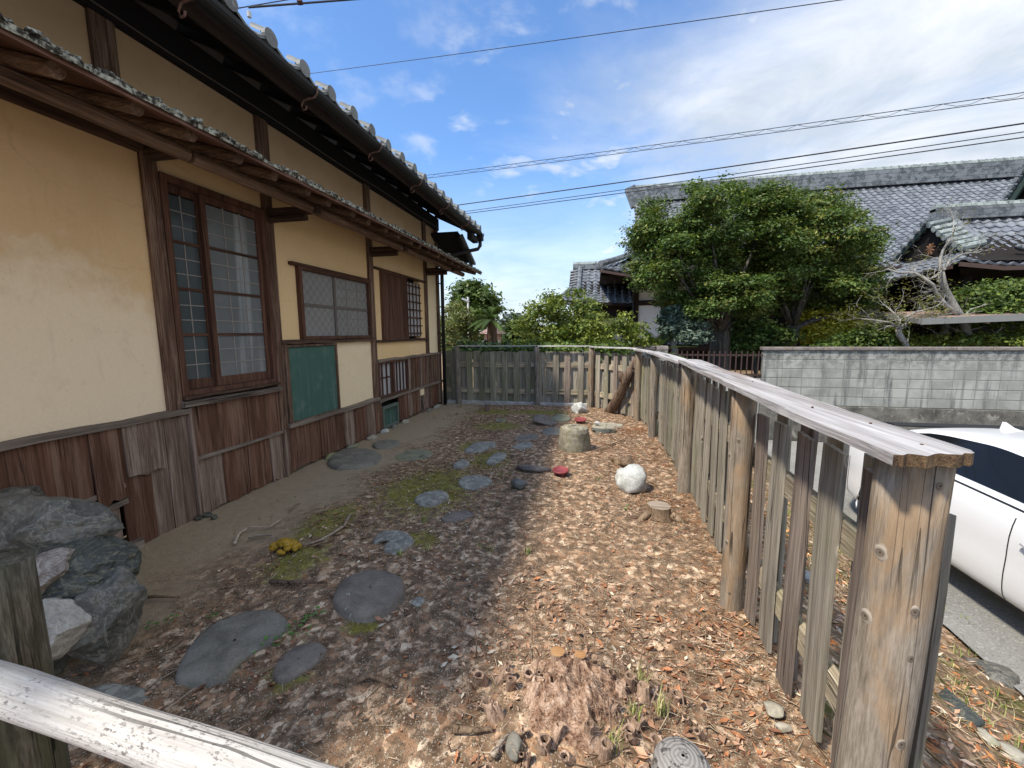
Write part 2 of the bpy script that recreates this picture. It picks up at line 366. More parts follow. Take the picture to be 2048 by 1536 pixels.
# ------------------------------------------------------------------ ground
ROAD_Z = -0.92
def garden_h(x, y):
    h = 0.028 * mnoise.noise((x * 0.8, y * 0.8, 1.3)) + 0.014 * mnoise.noise((x * 3.1, y * 3.1, 4.0)) + 0.006 * mnoise.noise((x * 11, y * 11, 9.0))
    d2 = (x + 0.07) ** 2 + ((y - 1.47) * 1.0) ** 2                       # root mound of the cut shrub
    h += 0.13 * math.exp(-d2 / 0.085)
    if x < -2.2: h *= max(0.25, 1 - (-2.2 - x) * 1.2)
    return h

def terrain(x, y):
    """outer ground: terrace level by the garden, falling to the road on the east, temple yard beyond"""
    far = -1.0
    t = min(1, max(0, (x - 0.86) / 2.05)); s = t * t * (3 - 2 * t) * 0.45 + t * 0.55
    z = -0.035 + s * (far + 0.035)
    if y > 7.2:
        k = min(1, (y - 7.2) / 1.2); xe = 0.86
        z = z * (1 - k) + k * (far if x > 1.6 else (-0.10 + (far + 0.10) * min(1, max(0, (x - 0.4) / 1.2))))
    if y > (10.15 if x > -0.1 else 9.85): z = 0.0 if x > -0.1 else -0.1
    if x < 0.8 and y <= 8.5: z = -0.25
    return z + 0.02 * mnoise.noise((x * 2.2, y * 2.2, 7.7))
def ground_mat(name, garden):
    M = Mat(name, 0.95, 0.08); p = M.pos(); x, y, z = M.xyz(p)
    n1 = M.noise(p, 1.7, 6, 0.62, 0.3); n2 = M.noise(p, 14, 6, 0.65); n3 = M.noise(p, 90, 3, 0.6)
    soil = M.ramp(n2, [(0.30, (.066, .041, .025)), (0.52, (.170, .110, .068)), (0.72, (.36, .255, .165))])
    gr = M.voro(p, 130, 'Color'); gx, gy, gz = M.xyz(gr); gd = M.voro(p, 130, 'Distance')
    grain = M.ramp(gy, [(0.0, (.11, .078, .050)), (0.4, (.29, .22, .145)), (0.8, (.47, .40, .31)), (1.0, (.66, .58, .47))])
    gm = M.math('MULTIPLY', M.rng(gd, 0.30, 0.50, 1, 0), M.rng(gx, 0.38, 0.60)); gm = M.math('MULTIPLY', gm, M.rng(n1, 0.30, 0.55, 0.35, 1.0))
    c = M.mix(gm, soil, grain)
    leafy = M.voro(M.mix(0.08, p, M.noise(p, 6, 2, 0.5, 0, 'Color')), 34, 'Color'); lx, ly, lz = M.xyz(leafy)
    lc = M.ramp(ly, [(0.0, (.20, .105, .056)), (0.35, (.38, .23, .135)), (0.7, (.53, .375, .245)), (1.0, (.66, .51, .36))])
    lm = M.math('MULTIPLY', M.rng(lx, 0.35, 0.5), M.rng(n2, 0.40, 0.60))
    if garden:
        # litter everywhere but on the swept sand strip beside the house
        strip = M.rng(M.math('ADD', x, M.math('MULTIPLY', M.math('SUBTRACT', n1, 0.5), 1.3)), -2.55, -2.05)
        lm = M.math('MULTIPLY', lm, strip)
        c = M.mix(lm, c, lc)
        sand = M.mix(n2, (.27, .208, .132), (.44, .355, .242)); sand = M.mix(M.math('MULTIPLY', M.rng(gd, 0.2, 0.4, 1, 0), 0.3), sand, grain); sand = M.mix(M.math('MULTIPLY', n3, 0.35), sand, (.09, .065, .045))
        c = M.mix(M.math('SUBTRACT', 1.0, strip), c, sand)
        ms = 0.0
        for (mx_, my_, rx, ry) in ((-1.55, 3.6, .72, .95), (-1.2, 4.6, .4, .6), (-1.9, 2.2, .3, .4), (-2.05, 2.75, .32, .55), (-1.55, 5.15, .35, .45), (-1.55, 6.4, .7, .5), (-1.0, 7.6, .9, .35), (-1.9, 7.5, .6, .5), (-1.3, 1.45, .16, .2), (-1.22, 2.65, .2, .2), (-1.15, 1.75, .14, .12)):
            ex = M.math('DIVIDE', M.math('SUBTRACT', x, mx_), rx); ey = M.math('DIVIDE', M.math('SUBTRACT', y, my_), ry)
            d = M.math('SQRT', M.math('ADD', M.math('MULTIPLY', ex, ex), M.math('MULTIPLY', ey, ey)))
            ms = M.math('MAXIMUM', ms, M.rng(d, 0.2, 1.15, 1, 0))
        ms = M.math('ADD', ms, M.math('MULTIPLY', M.math('SUBTRACT', n2, 0.5), 2.4)); ms = M.rng(ms, 0.40, 1.05, 0, 0.80)
        mc = M.ramp(n3, [(0.3, (.065, .068, .010)), (0.5, (.175, .175, .025)), (0.7, (.28, .265, .05))])
        c = M.mix(ms, c, mc)
    else:
        c = M.mix(M.math('MULTIPLY', lm, 0.9), M.mix(0.4, c, (.16, .115, .075)), lc)
        c = M.mix(M.rng(n1, 0.50, 0.66, 0, 0.75), c, (.075, .085, .018))
    h = M.math('ADD', M.math('MULTIPLY', n2, 0.6), M.math('ADD', M.math('MULTIPLY', gm, M.math('SUBTRACT', 0.6, gd)), M.math('MULTIPLY', n3, 0.25)))
    return M.out(c, None, M.bump(h, 0.8, 0.012))
M_garden = ground_mat("garden_soil", True); M_outer = ground_mat("bank_soil", False)

def sheet(name, xs, ys, hf, mat):
    nx, ny = len(xs), len(ys); V = np.array([(x, y, hf(x, y)) for y in ys for x in xs], np.float32)
    i = np.arange((nx - 1) * (ny - 1)); r, c = i // (nx - 1), i % (nx - 1); a = r * nx + c
    o = fast_mesh(name, V, np.stack([a, a + 1, a + nx + 1, a + nx], 1), None, mat, None, True); o['kind'] = 'structure'; return o
xs = np.linspace(-3.6, 0.90, 150); ys = np.concatenate([np.linspace(-1.6, 3.2, 190), np.linspace(3.22, 8.42, 130)])
sheet("garden_ground", xs, ys, garden_h, M_garden)
def spread(*seg):
    out = []
    for a, b, n in seg: out += list(np.linspace(a, b, n, endpoint=False))
    return np.array(out)
xs = np.concatenate([spread((-900, -60, 8), (-60, -8, 10), (-8, 0.78, 10), (0.78, 3.4, 44), (3.4, 12, 14), (12, 60, 10)), [60, 200, 900]])
ys = np.concatenate([spread((-60, -4, 8), (-4, 0, 8), (0, 10.0, 76), (10.0, 10.3, 6), (10.3, 30, 10), (30, 120, 8)), [120, 300, 1500]])
sheet("ground", xs, ys, terrain, M_outer)

Mr = Mat("asphalt", 0.9, 0.2); p = Mr.pos(); sp = Mr.voro(p, 95, 'Color'); sx, sy, sz = Mr.xyz(sp); n1 = Mr.noise(p, 0.9, 6, 0.6, 0.4); n2 = Mr.noise(p, 40, 3, 0.6)
c = Mr.mix(Mr.rng(n1, 0.3, 0.7), (.17, .166, .152), (.26, .252, .23)); c = Mr.mix(Mr.rng(sx, 0.55, 0.8, 0, 0.55), c, Mr.ramp(sy, [(0, (.06, .058, .055)), (1, (.42, .40, .36))]))
M_asphalt = Mr.out(c, None, Mr.bump(Mr.math('ADD', n2, sx), 0.6, 0.006))
xs = np.linspace(2.9, 40, 50); ys = np.linspace(-20, 9.84, 60)
o = sheet("road", xs, ys, lambda x, y: ROAD_Z + 0.008 + 0.012 * mnoise.noise((x * .7, y * .7, 0)), M_asphalt)
for v in o.data.vertices:                                                # ragged verge edge
    if v.co.x < 2.91: v.co.x += 0.10 * mnoise.noise((0.3, v.co.y * 1.3, 2.0)) + 0.05 * mnoise.noise((0.3, v.co.y * 5, 5.0)); v.co.z -= 0.05
o = sheet("side_lane", np.linspace(0.55, 2.95, 12), np.linspace(8.75, 9.84, 6), lambda x, y: ROAD_Z + 0.004, M_asphalt)

# ------------------------------------------------------------------ the old house on the left
XW = -3.2
house = thing("old_house", (-3.4, 3.0, 0), "old ochre plastered wooden house with brown plank dado and long bark-roofed canopy", "house")
def part(mb, name, mat, parent=house, **k): return mb.build(name, mat, parent, **k)
def bx(name, mat, x0, x1, y0, y1, z0, z1, parent=house, bevel=0.004): return MB().box(x0, x1, y0, y1, z0, z1).build(name, mat, parent, bevel=bevel)

# plaster panels (each bay its own)
PX0, PX1 = XW - 0.12, XW - 0.015
for (y0, y1, z0, z1, m) in (
    (-0.55, 2.515, .90, 2.80, M_pl_big), (2.62, 3.63, 2.70, 2.96, M_pl), (3.72, 4.03, 1.40, 2.96, M_pl), (4.03, 5.50, 2.27, 2.96, M_pl),
    (4.60, 5.50, .54, 1.42, M_pl_pale), (5.62, 7.50, 1.09, 1.39, M_pl), (5.62, 5.84, 1.39, 2.46, M_pl), (7.28, 7.50, 1.39, 2.46, M_pl),
    (5.62, 7.50, 2.47, 2.96, M_pl), (7.60, 8.14, 1.06, 2.96, M_pl_pale)):
    bx("plaster_panel", m, PX0, PX1, y0, y1, z0, z1, bevel=0)
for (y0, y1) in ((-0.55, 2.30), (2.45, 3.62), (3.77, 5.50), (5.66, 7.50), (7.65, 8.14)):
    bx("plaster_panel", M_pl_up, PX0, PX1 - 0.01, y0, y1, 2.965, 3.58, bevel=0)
bx("back_wall", M_pl, -8.4, PX0 - .005, 8.10, 8.14, 0, 3.9, bevel=0)
bx("inner_wall", M_soffit, PX0 - .06, PX0 - .01, -.36, 8.1, .05, 3.9, bevel=0)
bx("end_wall", M_pl, -8.4, PX0 - .005, -.36, -.51, 0, 3.9, bevel=0)
# posts
for (y, w, z0, z1) in ((2.567, .11, .0, 2.96), (3.675, .115, .0, 2.96), (5.56, .12, .0, 3.6), (7.55, .105, .0, 3.6), (8.17, .10, .0, 3.6), (-0.32, .11, 0, 3.6)):
    bx("post", M_post_z, XW - .10, XW + .022, y - w / 2, y + w / 2, z0 + (.86 if y < 2.6 and y > 2 else 0), z1, bevel=.006)
for y in (2.375, 3.695): bx("post", M_post_z, XW - .10, XW + .004, y - .075, y + .075, 2.97, 3.6)
# horizontal timbers
bx("wall_plate", M_soffit, XW - .12, XW + .035, -.38, 8.25, 3.57, 3.80)
bx("canopy_beam", M_beam_y, XW - .10, XW + .03, -.36, 2.51, 2.79, 2.93)
def strip(name, y0, y1, z, h, d, mat=M_rail_y, wob=.006):
    """slightly crooked weathered horizontal strip"""
    n = max(2, int((y1 - y0) / .22)); P = []
    for i in range(n + 1):
        y = y0 + (y1 - y0) * i / n; a = z + U(-wob, wob); b = h / 2 + U(-wob, wob) * .6; e = d + U(-.003, .003)
        P.append([(XW - .02, y, a - b), (XW + e, y, a - b), (XW + e + .003, y, a + b * .7), (XW - .02, y, a + b)])
    mb = MB().grid(P, closed=True); k = len(mb.v); mb.f += [(0, 1, 2, 3), (k - 1, k - 2, k - 3, k - 4)]; mb.c += [None, None]
    return mb.build(name, mat, house)
strip("dado_rail", -.36, 2.66, .90, .046, .050); strip("window_ledge", 2.60, 3.64, .950, .045, .062); strip("sill_strip", 2.62, 3.63, 1.0, .028, .045, M_beam_y)
strip("batten", 2.66, 3.62, .495, .030, .040); strip("middle_rail", 3.70, 5.56, 1.415, .045, .040, M_beam_y); strip("lower_rail", 3.72, 5.60, .525, .055, .045)
strip("lower_rail", 5.58, 8.2, .487, .048, .045); strip("middle_rail", 5.60, 7.52, 1.385, .042, .035, M_beam_y); strip("dado_rail", 5.60, 8.24, 1.085, .040, .045)
for y, z0, z1 in ((2.66, .02, .88), (3.645, .0, .50)): MB().box(XW, XW + .045, y - .016, y + .016, z0, z1).build("corner_batten", M_plank_grey, house, bevel=.004)
MB().box(XW, XW + .04, 3.735, 3.765, .52, 1.40).build("corner_batten", M_post_z, house, bevel=.004)

def plank(y0, y1, z0, z1, mat, x=XW + .008, th=.016, rag=.04, name="plank"):
    n = 4; bot = [(y0 + (y1 - y0) * i / n, z0 + U(-rag * .3, rag)) for i in range(n + 1)]
    a = U(-.006, .006); top = [(y1 + a, z1), (y0 + a, z1)]
    q = U(0, .012); poly = [(x + q + (U(0, .012) if k <= n else 0), y, z) for k, (y, z) in enumerate(bot + top)]
    return MB().extrude(poly, (-th, 0, 0)).build(name, mat, house)
def planks(y0, y1, z0, z1, w, mats, rag=.04, skip=()):
    y = y0
    while y < y1 - .02:
        e = min(y1, y + w * U(.65, 1.35))
        if y1 - e < .06: e = y1
        if not any(a < (y + e) / 2 < b for a, b in skip): plank(y + .002, e - .002, z0, z1, random.choice(mats), rag=rag)
        y = e
random.seed(21)
planks(-.34, 1.98, .02, .885, .27, [M_plank]); planks(2.13, 2.65, -.03, .885, .17, [M_plank, M_plank_grey])
for (y0, y1, z0, z1) in ((1.98, 2.14, .36, .885), (2.17, 2.42, .50, .885)): plank(y0, y1, z0, z1, M_plank_grey if y0 > 2.1 else M_plank, x=XW + .03)
MB().bar((XW + .02, 1.62, .40), (XW + .02, 2.15, .47), .02, .03).build("loose_batten", M_rail_y, house)
MB().bar((XW + .02, 1.95, .33), (XW + .03, 2.15, .36), .02, .035).build("loose_batten", M_rail_y, house)
MB().box(XW - .02, XW - .005, 2.05, 2.12, .02, .36).build("inner_stud", M_plank_grey, house); MB().box(XW - .05, XW + .06, 1.90, 2.20, -.03, .06).build("sill_beam", M_rail_y, house)
planks(2.68, 3.62, .50, .93, .30, [M_plank], .0); planks(2.68, 3.62, .0, .485, .28, [M_plank, M_plank_grey, M_plank_grey], .03)
planks(3.70, 5.58, .01, .50, .27, [M_plank, M_plank_grey, M_plank], .035)
planks(5.60, 5.68, .03, .47, .1, [M_plank]); planks(6.22, 7.05, .03, .47, .17, [M_plank, M_plank_grey]); planks(7.25, 8.16, .03, .47, .19, [M_plank, M_plank_grey])
plank(7.05, 7.13, .05, .47, M_plank_grey); MB().box(XW + .02, XW + .035, 7.08, 7.24, .34, .47).build("patch_board", M_pl_pale, house)
for y in (7.12, 7.17, 7.21): MB().tube([(XW + .03, y, .35), (XW + .045, y + .01, .2), (XW + .04, y + .02, .01)], .007, 5).build("dry_stem", M_plank_grey, house)
y = 6.63
while y < 8.12:
    e = y + U(.085, .13); MB().box(XW - .01, XW + .012 + U(0, .006), y, e - .004, .51, 1.07).build("slat", random.choice([M_plank, M_plank_grey, M_post_z]), house); y = e
bx("foundation", plain("foundation_stone", (.16, .135, .11), .9, .1, 0, .3, 12, .6), XW - .1, XW - .012, -.36, 8.2, -.1, .05, bevel=0)

# frosted glass
def glass_mat(name, col, rough, checker=None, folds=0.0):
    M = Mat(name, rough, 0.5); v = M.pos(); n = M.noise(v, 3.0, 4, 0.6, 0.5); c = M.mix(n, col, tuple(x * .55 for x in col)); fold = M.noise(M.pos((0, 7, .35)), 1.0, 4, .6, .3); c = M.mix(M.rng(fold, .48, .72, 0, folds), c, tuple(min(1, x * 2.4) for x in col))  # soft vertical streaks, lighter than the rest of the pane
    if checker:
        k = M.n('ShaderNodeTexChecker'); M.put(k.inputs[0], M.pos((0.0, 1, 1))); k.inputs['Scale'].default_value = checker
        c = M.mix(M.math('MULTIPLY', k.outputs['Fac'], 0.22), c, tuple(min(1, x * 1.7) for x in col))
    return M.out(c, None, M.bump(M.noise(v, 260, 2, .5), 0.12, 0.002))
M_frost_blue = glass_mat("frosted_glass_blue", (.085, .105, .115), .14); M_frost_grey = glass_mat("frosted_glass_light", (.19, .205, .215), .16, None, .6)
M_check = glass_mat("patterned_glass", (.25, .245, .245), .38, 17.0); M_paper = glass_mat("window_paper", (.46, .47, .49), .7)
M_munt = plain("pale_muntin", (.30, .28, .26), .7); M_frame = wood("window_frame_wood", (0.033, 0.0157, 0.0108), (0.0825, 0.0399, 0.027), (0.165, 0.0855, 0.0581), 'Z', 1.3, .4)
M_frame_y = wood("window_frame_wood_across", (0.033, 0.0157, 0.0108), (0.0825, 0.0399, 0.027), (0.165, 0.0855, 0.0581), 'Y', 1.3, .4)

def window(y0, y1, z0, z1, t=.05, x=XW, d=.03, name="window"):
    mb = MB(); mb.box(x - .08, x + d, y0, y0 + t, z0, z1); mb.box(x - .08, x + d, y1 - t, y1, z0, z1)
    mb.box(x - .08, x + d + .003, y0 + t, y1 - t, z1 - t, z1); mb.box(x - .08, x + d + .006, y0 + t, y1 - t, z0, z0 + t * .8)
    return mb.build(name, M_frame, house, bevel=.003)
# tall double window: two sashes with paper-thin muntins behind frosted glass
w1 = window(2.622, 3.62, 1.015, 2.70, .05)
for (a, b, xo, cols, gm) in ((2.665, 3.0, -.055, 2, M_frost_blue), (2.965, 3.575, -.018, 3, M_frost_grey)):
    s_ = MB(); s_.box(XW + xo - .02, XW + xo + .012, a, a + .045, 1.055, 2.655); s_.box(XW + xo - .02, XW + xo + .012, b - .045, b, 1.055, 2.655)
    s_.box(XW + xo - .02, XW + xo + .010, a + .045, b - .045, 1.055, 1.135); s_.box(XW + xo - .02, XW + xo + .010, a + .045, b - .045, 2.595, 2.655)
    s_.build("sash", M_frame, w1, bevel=.003)
    for k in range(4):
        z0 = 1.135 + k * .365
        MB().box(XW + xo - .012, XW + xo - .006, a + .045, b - .045, z0, z0 + .355).build("pane", gm, w1)
        if k: MB().box(XW + xo - .012, XW + xo + .008, a + .045, b - .045, z0 - .010, z0 + .012).build("crossbar", M_frame_y, w1)
        for q in (1, 2): MB().box(XW + xo - .006, XW + xo - .001, a + .045, b - .045, z0 + q * .119 - .004, z0 + q * .119 + .004).build("muntin", M_munt, w1)
    for q in range(1, cols):
        yy = a + .045 + (b - a - .09) * q / cols; MB().box(XW + xo - .006, XW + xo - .0005, yy - .004, yy + .004, 1.135, 2.595).build("muntin", M_munt, w1)
# wide window with checked frosted glass
w2 = window(4.035, 5.50, 1.435, 2.255, .05); MB().box(XW - .05, XW + .04, 3.93, 5.50, 2.235, 2.27).build("lintel", M_frame_y, w2, bevel=.003)
MB().box(XW - .03, XW - .005, 4.085, 5.45, 1.81, 1.845).build("crossbar", M_munt and plain("grey_sash", (.15, .13, .12), .7), w2); gs = bpy.data.materials["grey_sash"]
MB().box(XW - .03, XW, 4.675, 4.715, 1.475, 2.205).build("stile", gs, w2)
for (a, b, c_, d_) in ((4.085, 4.675, 1.475, 1.81), (4.085, 4.675, 1.845, 2.205), (4.715, 5.45, 1.475, 1.81), (4.715, 5.45, 1.845, 2.205)):
    MB().box(XW - .022, XW - .016, a, b, c_, d_).build("pane", M_check, w2)
for q in (1, 2): MB().box(XW - .016, XW - .008, 4.715 + q * .245 - .006, 4.715 + q * .245 + .006, 1.475, 2.205).build("muntin", M_munt, w2)
for z in (1.585, 1.70, 1.965, 2.085): MB().box(XW - .016, XW - .007, 4.715, 5.45, z - .005, z + .005).build("muntin", M_munt, w2)
# sliding rain shutter and paper lattice
w3 = window(5.835, 6.70, 1.40, 2.45, .035, name="shutter"); y = 5.87
while y < 6.66: e = min(6.665, y + U(.10, .16)); MB().box(XW - .03, XW + .012 + U(0, .004), y + .002, e, 1.43, 2.415).build("board", M_frame, w3); y = e
MB().box(XW - .04, XW + .035, 5.64, 7.50, 2.445, 2.475).build("lintel", M_frame_y, w3)
w4 = MB().box(XW - .03, XW - .014, 6.69, 7.28, 1.45, 2.38).build("lattice_window", M_paper, house)
for k in range(5): MB().box(XW - .012, XW + .002, 6.70 + k * .14 - .012, 6.70 + k * .14 + .012, 1.44, 2.39).build("lattice_bar", M_frame, w4)
for k in range(7): MB().box(XW + .002, XW + .014, 6.68, 7.30 + U(-.01, .03), 1.50 + k * .138 - .011, 1.50 + k * .138 + .011).build("lattice_bar", M_frame_y, w4)
# low barred window
w5 = window(5.625, 6.62, .515, 1.07, .035); MB().box(XW - .026, XW - .018, 5.66, 6.10, .543, 1.035).build("pane", M_paper, w5); MB().box(XW - .026, XW - .018, 6.16, 6.585, .543, 1.035).build("pane", M_paper, w5)
MB().box(XW - .05, XW + .01, 6.10, 6.16, .543, 1.035).build("stile", M_frame, w5); MB().box(XW - .03, XW - .01, 5.66, 6.10, .80, .825).build("crossbar", M_frame_y, w5)
for yy in (5.77, 5.91, 6.05, 6.25, 6.36, 6.48): MB().box(XW - .016, XW + .004, yy - .011, yy + .011, .543, 1.035).build("window_bar", M_frame, w5)
# green mesh screen board
Mg = Mat("green_mesh", .75, .25); vv = Mg.pos(); nn = Mg.noise(Mg.pos((1, 30, 1.5)), 1, 4, .6); c = Mg.mix(nn, (.040, .100, .082), (.085, .170, .142)); c = Mg.mix(Mg.rng(Mg.noise(vv, 5, 6, .72), .50, .70, 0, .55), c, (.15, .21, .175)); c = Mg.mix(Mg.rng(Mg.noise(Mg.pos((1, 16, .8)), 1, 4, .6), .56, .70, 0, .45), c, (.20, .25, .21))
ck = Mg.n('ShaderNodeTexChecker'); Mg.put(ck.inputs[0], Mg.pos((0, 1, 1))); ck.inputs['Scale'].default_value = 330; c = Mg.mix(Mg.math('MULTIPLY', ck.outputs['Fac'], .35), c, (.012, .045, .037)); M_green = Mg.out(c)
g1 = MB().box(XW - .02, XW + .012, 3.79, 4.60, .555, 1.36).build("green_screen", M_green, house)
for (a, b, c_, d_) in ((3.76, 3.79, .53, 1.385), (4.60, 4.63, .53, 1.385), (3.79, 4.60, 1.36, 1.385), (3.79, 4.60, .53, .555)): MB().box(XW - .02, XW + .034, a, b, c_, d_).build("frame", M_post_z, g1, bevel=.003)
# underfloor vent with green mesh
g2 = MB().box(XW - .03, XW - .02, 5.72, 6.17, .05, .33).build("floor_vent", M_green, house); M_gfr = plain("grey_green_frame", (.12, .15, .125), .7)
for (a, b, c_, d_) in ((5.69, 5.735, .02, .37), (6.165, 6.205, .02, .37), (5.735, 6.165, .325, .37), (5.735, 6.165, .02, .06)): MB().box(XW - .03, XW + .03, a, b, c_, d_).build("frame", M_gfr, g2, bevel=.003)
for k in range(3): MB().box(XW - .025, XW - .012, 5.83 + k * .11, 5.838 + k * .11, .06, .325).build("vent_bar", M_gfr, g2)

# ---- bark and board canopy along the wall
def cz(x): return 2.70 + (-2.42 - x) * 0.30          # rafter axis height
ML = Mat("lichen_roofing", .95, .1); v = ML.vec(rand=False); a = ML.noise(v, 30, 8, .7); c = ML.ramp(a, [(.36, (.018, .017, .015)), (.47, (.075, .070, .058)), (.54, (.30, .31, .265)), (.68, (.56, .57, .50))])
M_lichen = ML.out(c, None, ML.bump(a, .9, .02))
CY0, CY1 = -.42, 8.42
P = []; random.seed(5)
for i in range(110):
    y = CY0 + (CY1 - CY0) * i / 109; w = U(-.012, .012); e = -2.325 + U(-.012, .014)
    if i > 106: e += .02
    zt = cz(e) + .040 + .020
    P.append([(XW - .02, y, cz(XW) + .045), (e, y, cz(e) + .045 + w * .2), (e + .004, y, zt + .006 + U(-.006, .012)), (e - .03, y, zt + .02 + U(-.008, .015)), (e - .12, y, zt + .055 + U(-.01, .012)), (XW - .02, y, cz(XW) + .10)])
mb = MB().grid(P, closed=True); mb.f += [(0, 1, 2, 3, 4, 5), tuple(len(mb.v) - 1 - k for k in range(6))]; mb.c += [None, None]
canopy = mb.build("canopy", M_lichen, house)
mb = MB()                                             # curled lichen-crusted bark flakes along the lip, too many to count
for i in range(620):
    y = U(CY0, CY1 + .05); x = -2.325 - abs(random.gauss(0, .03)); z = cz(x) + .062 + U(0, .012); s = U(.012, .040); t = U(-.6, .6)
    mb.bar((x - s * .6, y - s * math.sin(t), z), (x + s * .5, y + s * math.sin(t), z + U(-.004, .016)), s * U(.6, 1.5), s * U(.25, .6))
o = mb.build("bark_flakes", M_lichen, canopy); o['kind'] = 'stuff'
for (x0, x1) in ((-2.335, -2.45), (-2.452, -2.60), (-2.602, -2.77), (-2.772, -2.95), (-2.952, -3.17)):
    y = CY0
    while y < CY1 - .02:
        e = min(CY1 - U(0, .03), y + U(1.3, 2.1)); z0, z1 = cz(x0) + .034, cz(x1) + .034
        MB().extrude([(x0, y, z0), (x1, y, z1), (x1, e - .004, z1), (x0, e - .004, z0)], (0, 0, .010)).build("sheathing_board", M_sheath, canopy); y = e
y = CY0
while y < CY1 - .02:
    e = min(CY1, y + U(1.2, 1.9)); MB().extrude([(-2.326, y, 2.692), (-2.326, e - .003, 2.692), (-2.340, e - .003, 2.725), (-2.340, y, 2.725)], (-.02, 0, -.002)).build("fascia_board", M_sheath, canopy); y = e
for k in range(-2, 27):
    y = 1.56 + (k - 1) * .333 + U(-.015, .015)
    if y > CY1: break
    MB().tube([(XW, y, cz(XW)), (-2.8, y + U(-.008, .008), cz(-2.8)), (-2.405 + U(-.02, .02), y + U(-.01, .01), cz(-2.405))], [.034, .037, .038], 9, jit=.03).build("rafter", M_raft_x, canopy)
for (a, b) in ((-.4, 2.42), (2.45, 3.72), (3.74, 5.60), (5.62, 8.30)):
    m = [(-2.69 + U(-.008, .008), a + (b - a) * i / 5, 2.69 + U(-.004, .004)) for i in range(6)]; MB().tube(m, [.044 + U(-.003, .003) for _ in m], 10, jit=.04).build("purlin", M_purlin, canopy, smooth=False)
for (y, zt) in ((3.675, 0), (5.56, 0), (7.55, 0), (2.567, .10)):
    tip = -2.62 if zt == 0 else -2.74
    MB().bar((XW, y, 2.69 + zt), (tip, y, 2.685 + zt), .075, .065).build("bracket_arm", M_beam_x, canopy, bevel=.006)
    if zt == 0: MB().tube([(XW, y, 2.622), (-2.765, y, 2.622)], .032, 8).build("bracket_stay", M_beam_x, canopy)

# ---- main roof: soffit, eave tiles, gutter
def rz(x): return 3.52 + (-2.34 - x) * 0.48
roof_y0, roof_y1 = -.42, 8.36
mb = MB(); X2 = -6.0
mb.extrude([(-2.42, roof_y0, rz(-2.42) - .02), (-2.42, roof_y1, rz(-2.42) - .02), (X2, roof_y1, rz(X2) - .02), (X2, roof_y0, rz(X2) - .02)], (0, 0, .05))
mb.extrude([(X2 - .002, roof_y0, rz(X2) - .02), (X2 - .002, roof_y1, rz(X2) - .02), (-9.6, roof_y1, rz(-2.42) - .02), (-9.6, roof_y0, rz(-2.42) - .02)], (0, 0, .05))
roof = mb.build("roof", M_soffit, house)
for k in range(22):
    y = roof_y0 + .12 + k * .415
    MB().bar((XW - .1, y, rz(XW - .1) - .055), (-2.46, y, rz(-2.46) - .055), .05, .065).build("eave_rafter", M_soffit, roof)
MB().box(-2.47, -2.44, roof_y0, roof_y1, 3.43, 3.515).build("fascia_board", plain("fascia_dark", (.045, .030, .024), .8), roof)
M_tile_l = stone("house_roof_tile", (.095, .10, .098), (.19, .20, .195), 5, lichen=(.25, .26, .24), lcover=.58, bump=.2, rough=.6)
# one eave pan tile with its round end cap
def pan_tile(w=.345, l=.32, cap=True):
    mb = MB(); n = 8; rows = []
    for i in range(2):
        x = .0 if i == 0 else -l; rows.append([(x, -w / 2 + w * j / n, .030 * math.sin(2 * math.pi * (j / n - .12)) + .01 + (0 if i == 0 else l * .48)) for j in range(n + 1)])
    mb.grid(rows); mb.grid([[(p[0], p[1], p[2] - .022) for p in rows[0]], rows[0]])
    if cap:
        c = (0, -w * .12, .045); a = [(c[0] + .006, c[1] + .062 * math.cos(t), c[2] + .058 * math.sin(t)) for t in np.linspace(0, 2 * math.pi, 16, endpoint=False)]
        mb.extrude(a, (-.03, 0, .0)); b = [(-.02 - .10 * k, c[1] + .055 * math.cos(t), c[2] + .010 + k * .048 + .052 * math.sin(t)) for k in range(2) for t in np.linspace(0, math.pi, 8)]
        mb.grid([b[:8], b[8:]])
    return mb
tile0 = pan_tile().build("eave_tile", M_tile_l, roof); tile0.location = (-2.315, roof_y0 + .18, 3.56)
for k in range(1, 26): inst(tile0, "eave_tile", (-2.315 + U(-.006, .006), roof_y0 + .18 + k * .345, 3.56 + U(-.004, .004)), (U(-.02, .02), 0, U(-.02, .02)), (1, 1, 1), roof)
pt = pan_tile(cap=False); mb = MB()
for r in range(1, 17):
    for k in range(26):
        xo, yo, zo = -2.315 - .27 * r, roof_y0 + .18 + k * .345, 3.56 + .27 * r * .48 + .012
        if r < 14: mb.add([(a + xo, b + yo, c_ + zo) for a, b, c_ in pt.v], pt.f)
o = mb.build("roof_tiles", M_tile_l, roof); o['kind'] = 'stuff'
MB().tube([(X2, roof_y0, rz(X2) + .16), (X2, roof_y1, rz(X2) + .16)], .13, 10).build("ridge", M_tile_l, roof)
P = [[(-2.335 + .062 * math.cos(t), y, 3.505 + .066 * math.sin(t)) for t in np.linspace(math.pi, 2 * math.pi, 9)] + [(-2.335 + .058 * math.cos(t), y, 3.505 + .062 * math.sin(t)) for t in np.linspace(2 * math.pi, math.pi, 9)] for y in (roof_y0, 2, 5, roof_y1)]
gutter = MB().grid(P, closed=True).build("gutter", M_gutter, house, smooth=False)
for k in range(9):
    y = .15 + k * 1.035
    MB().tube([(-2.268, y, 3.515), (-2.272, y, 3.46), (-2.30, y, 3.43), (-2.35, y, 3.428), (-2.40, y, 3.42), (-2.425, y, 3.38), (-2.41, y, 3.345), (-2.385, y, 3.35), (-2.378, y, 3.375)], .0075, 6).build("gutter_hook", M_hook, gutter)
MB().box(-2.40, -2.27, 8.33, 8.43, 3.36, 3.50).build("downpipe_head", M_gutter, house, bevel=.01)
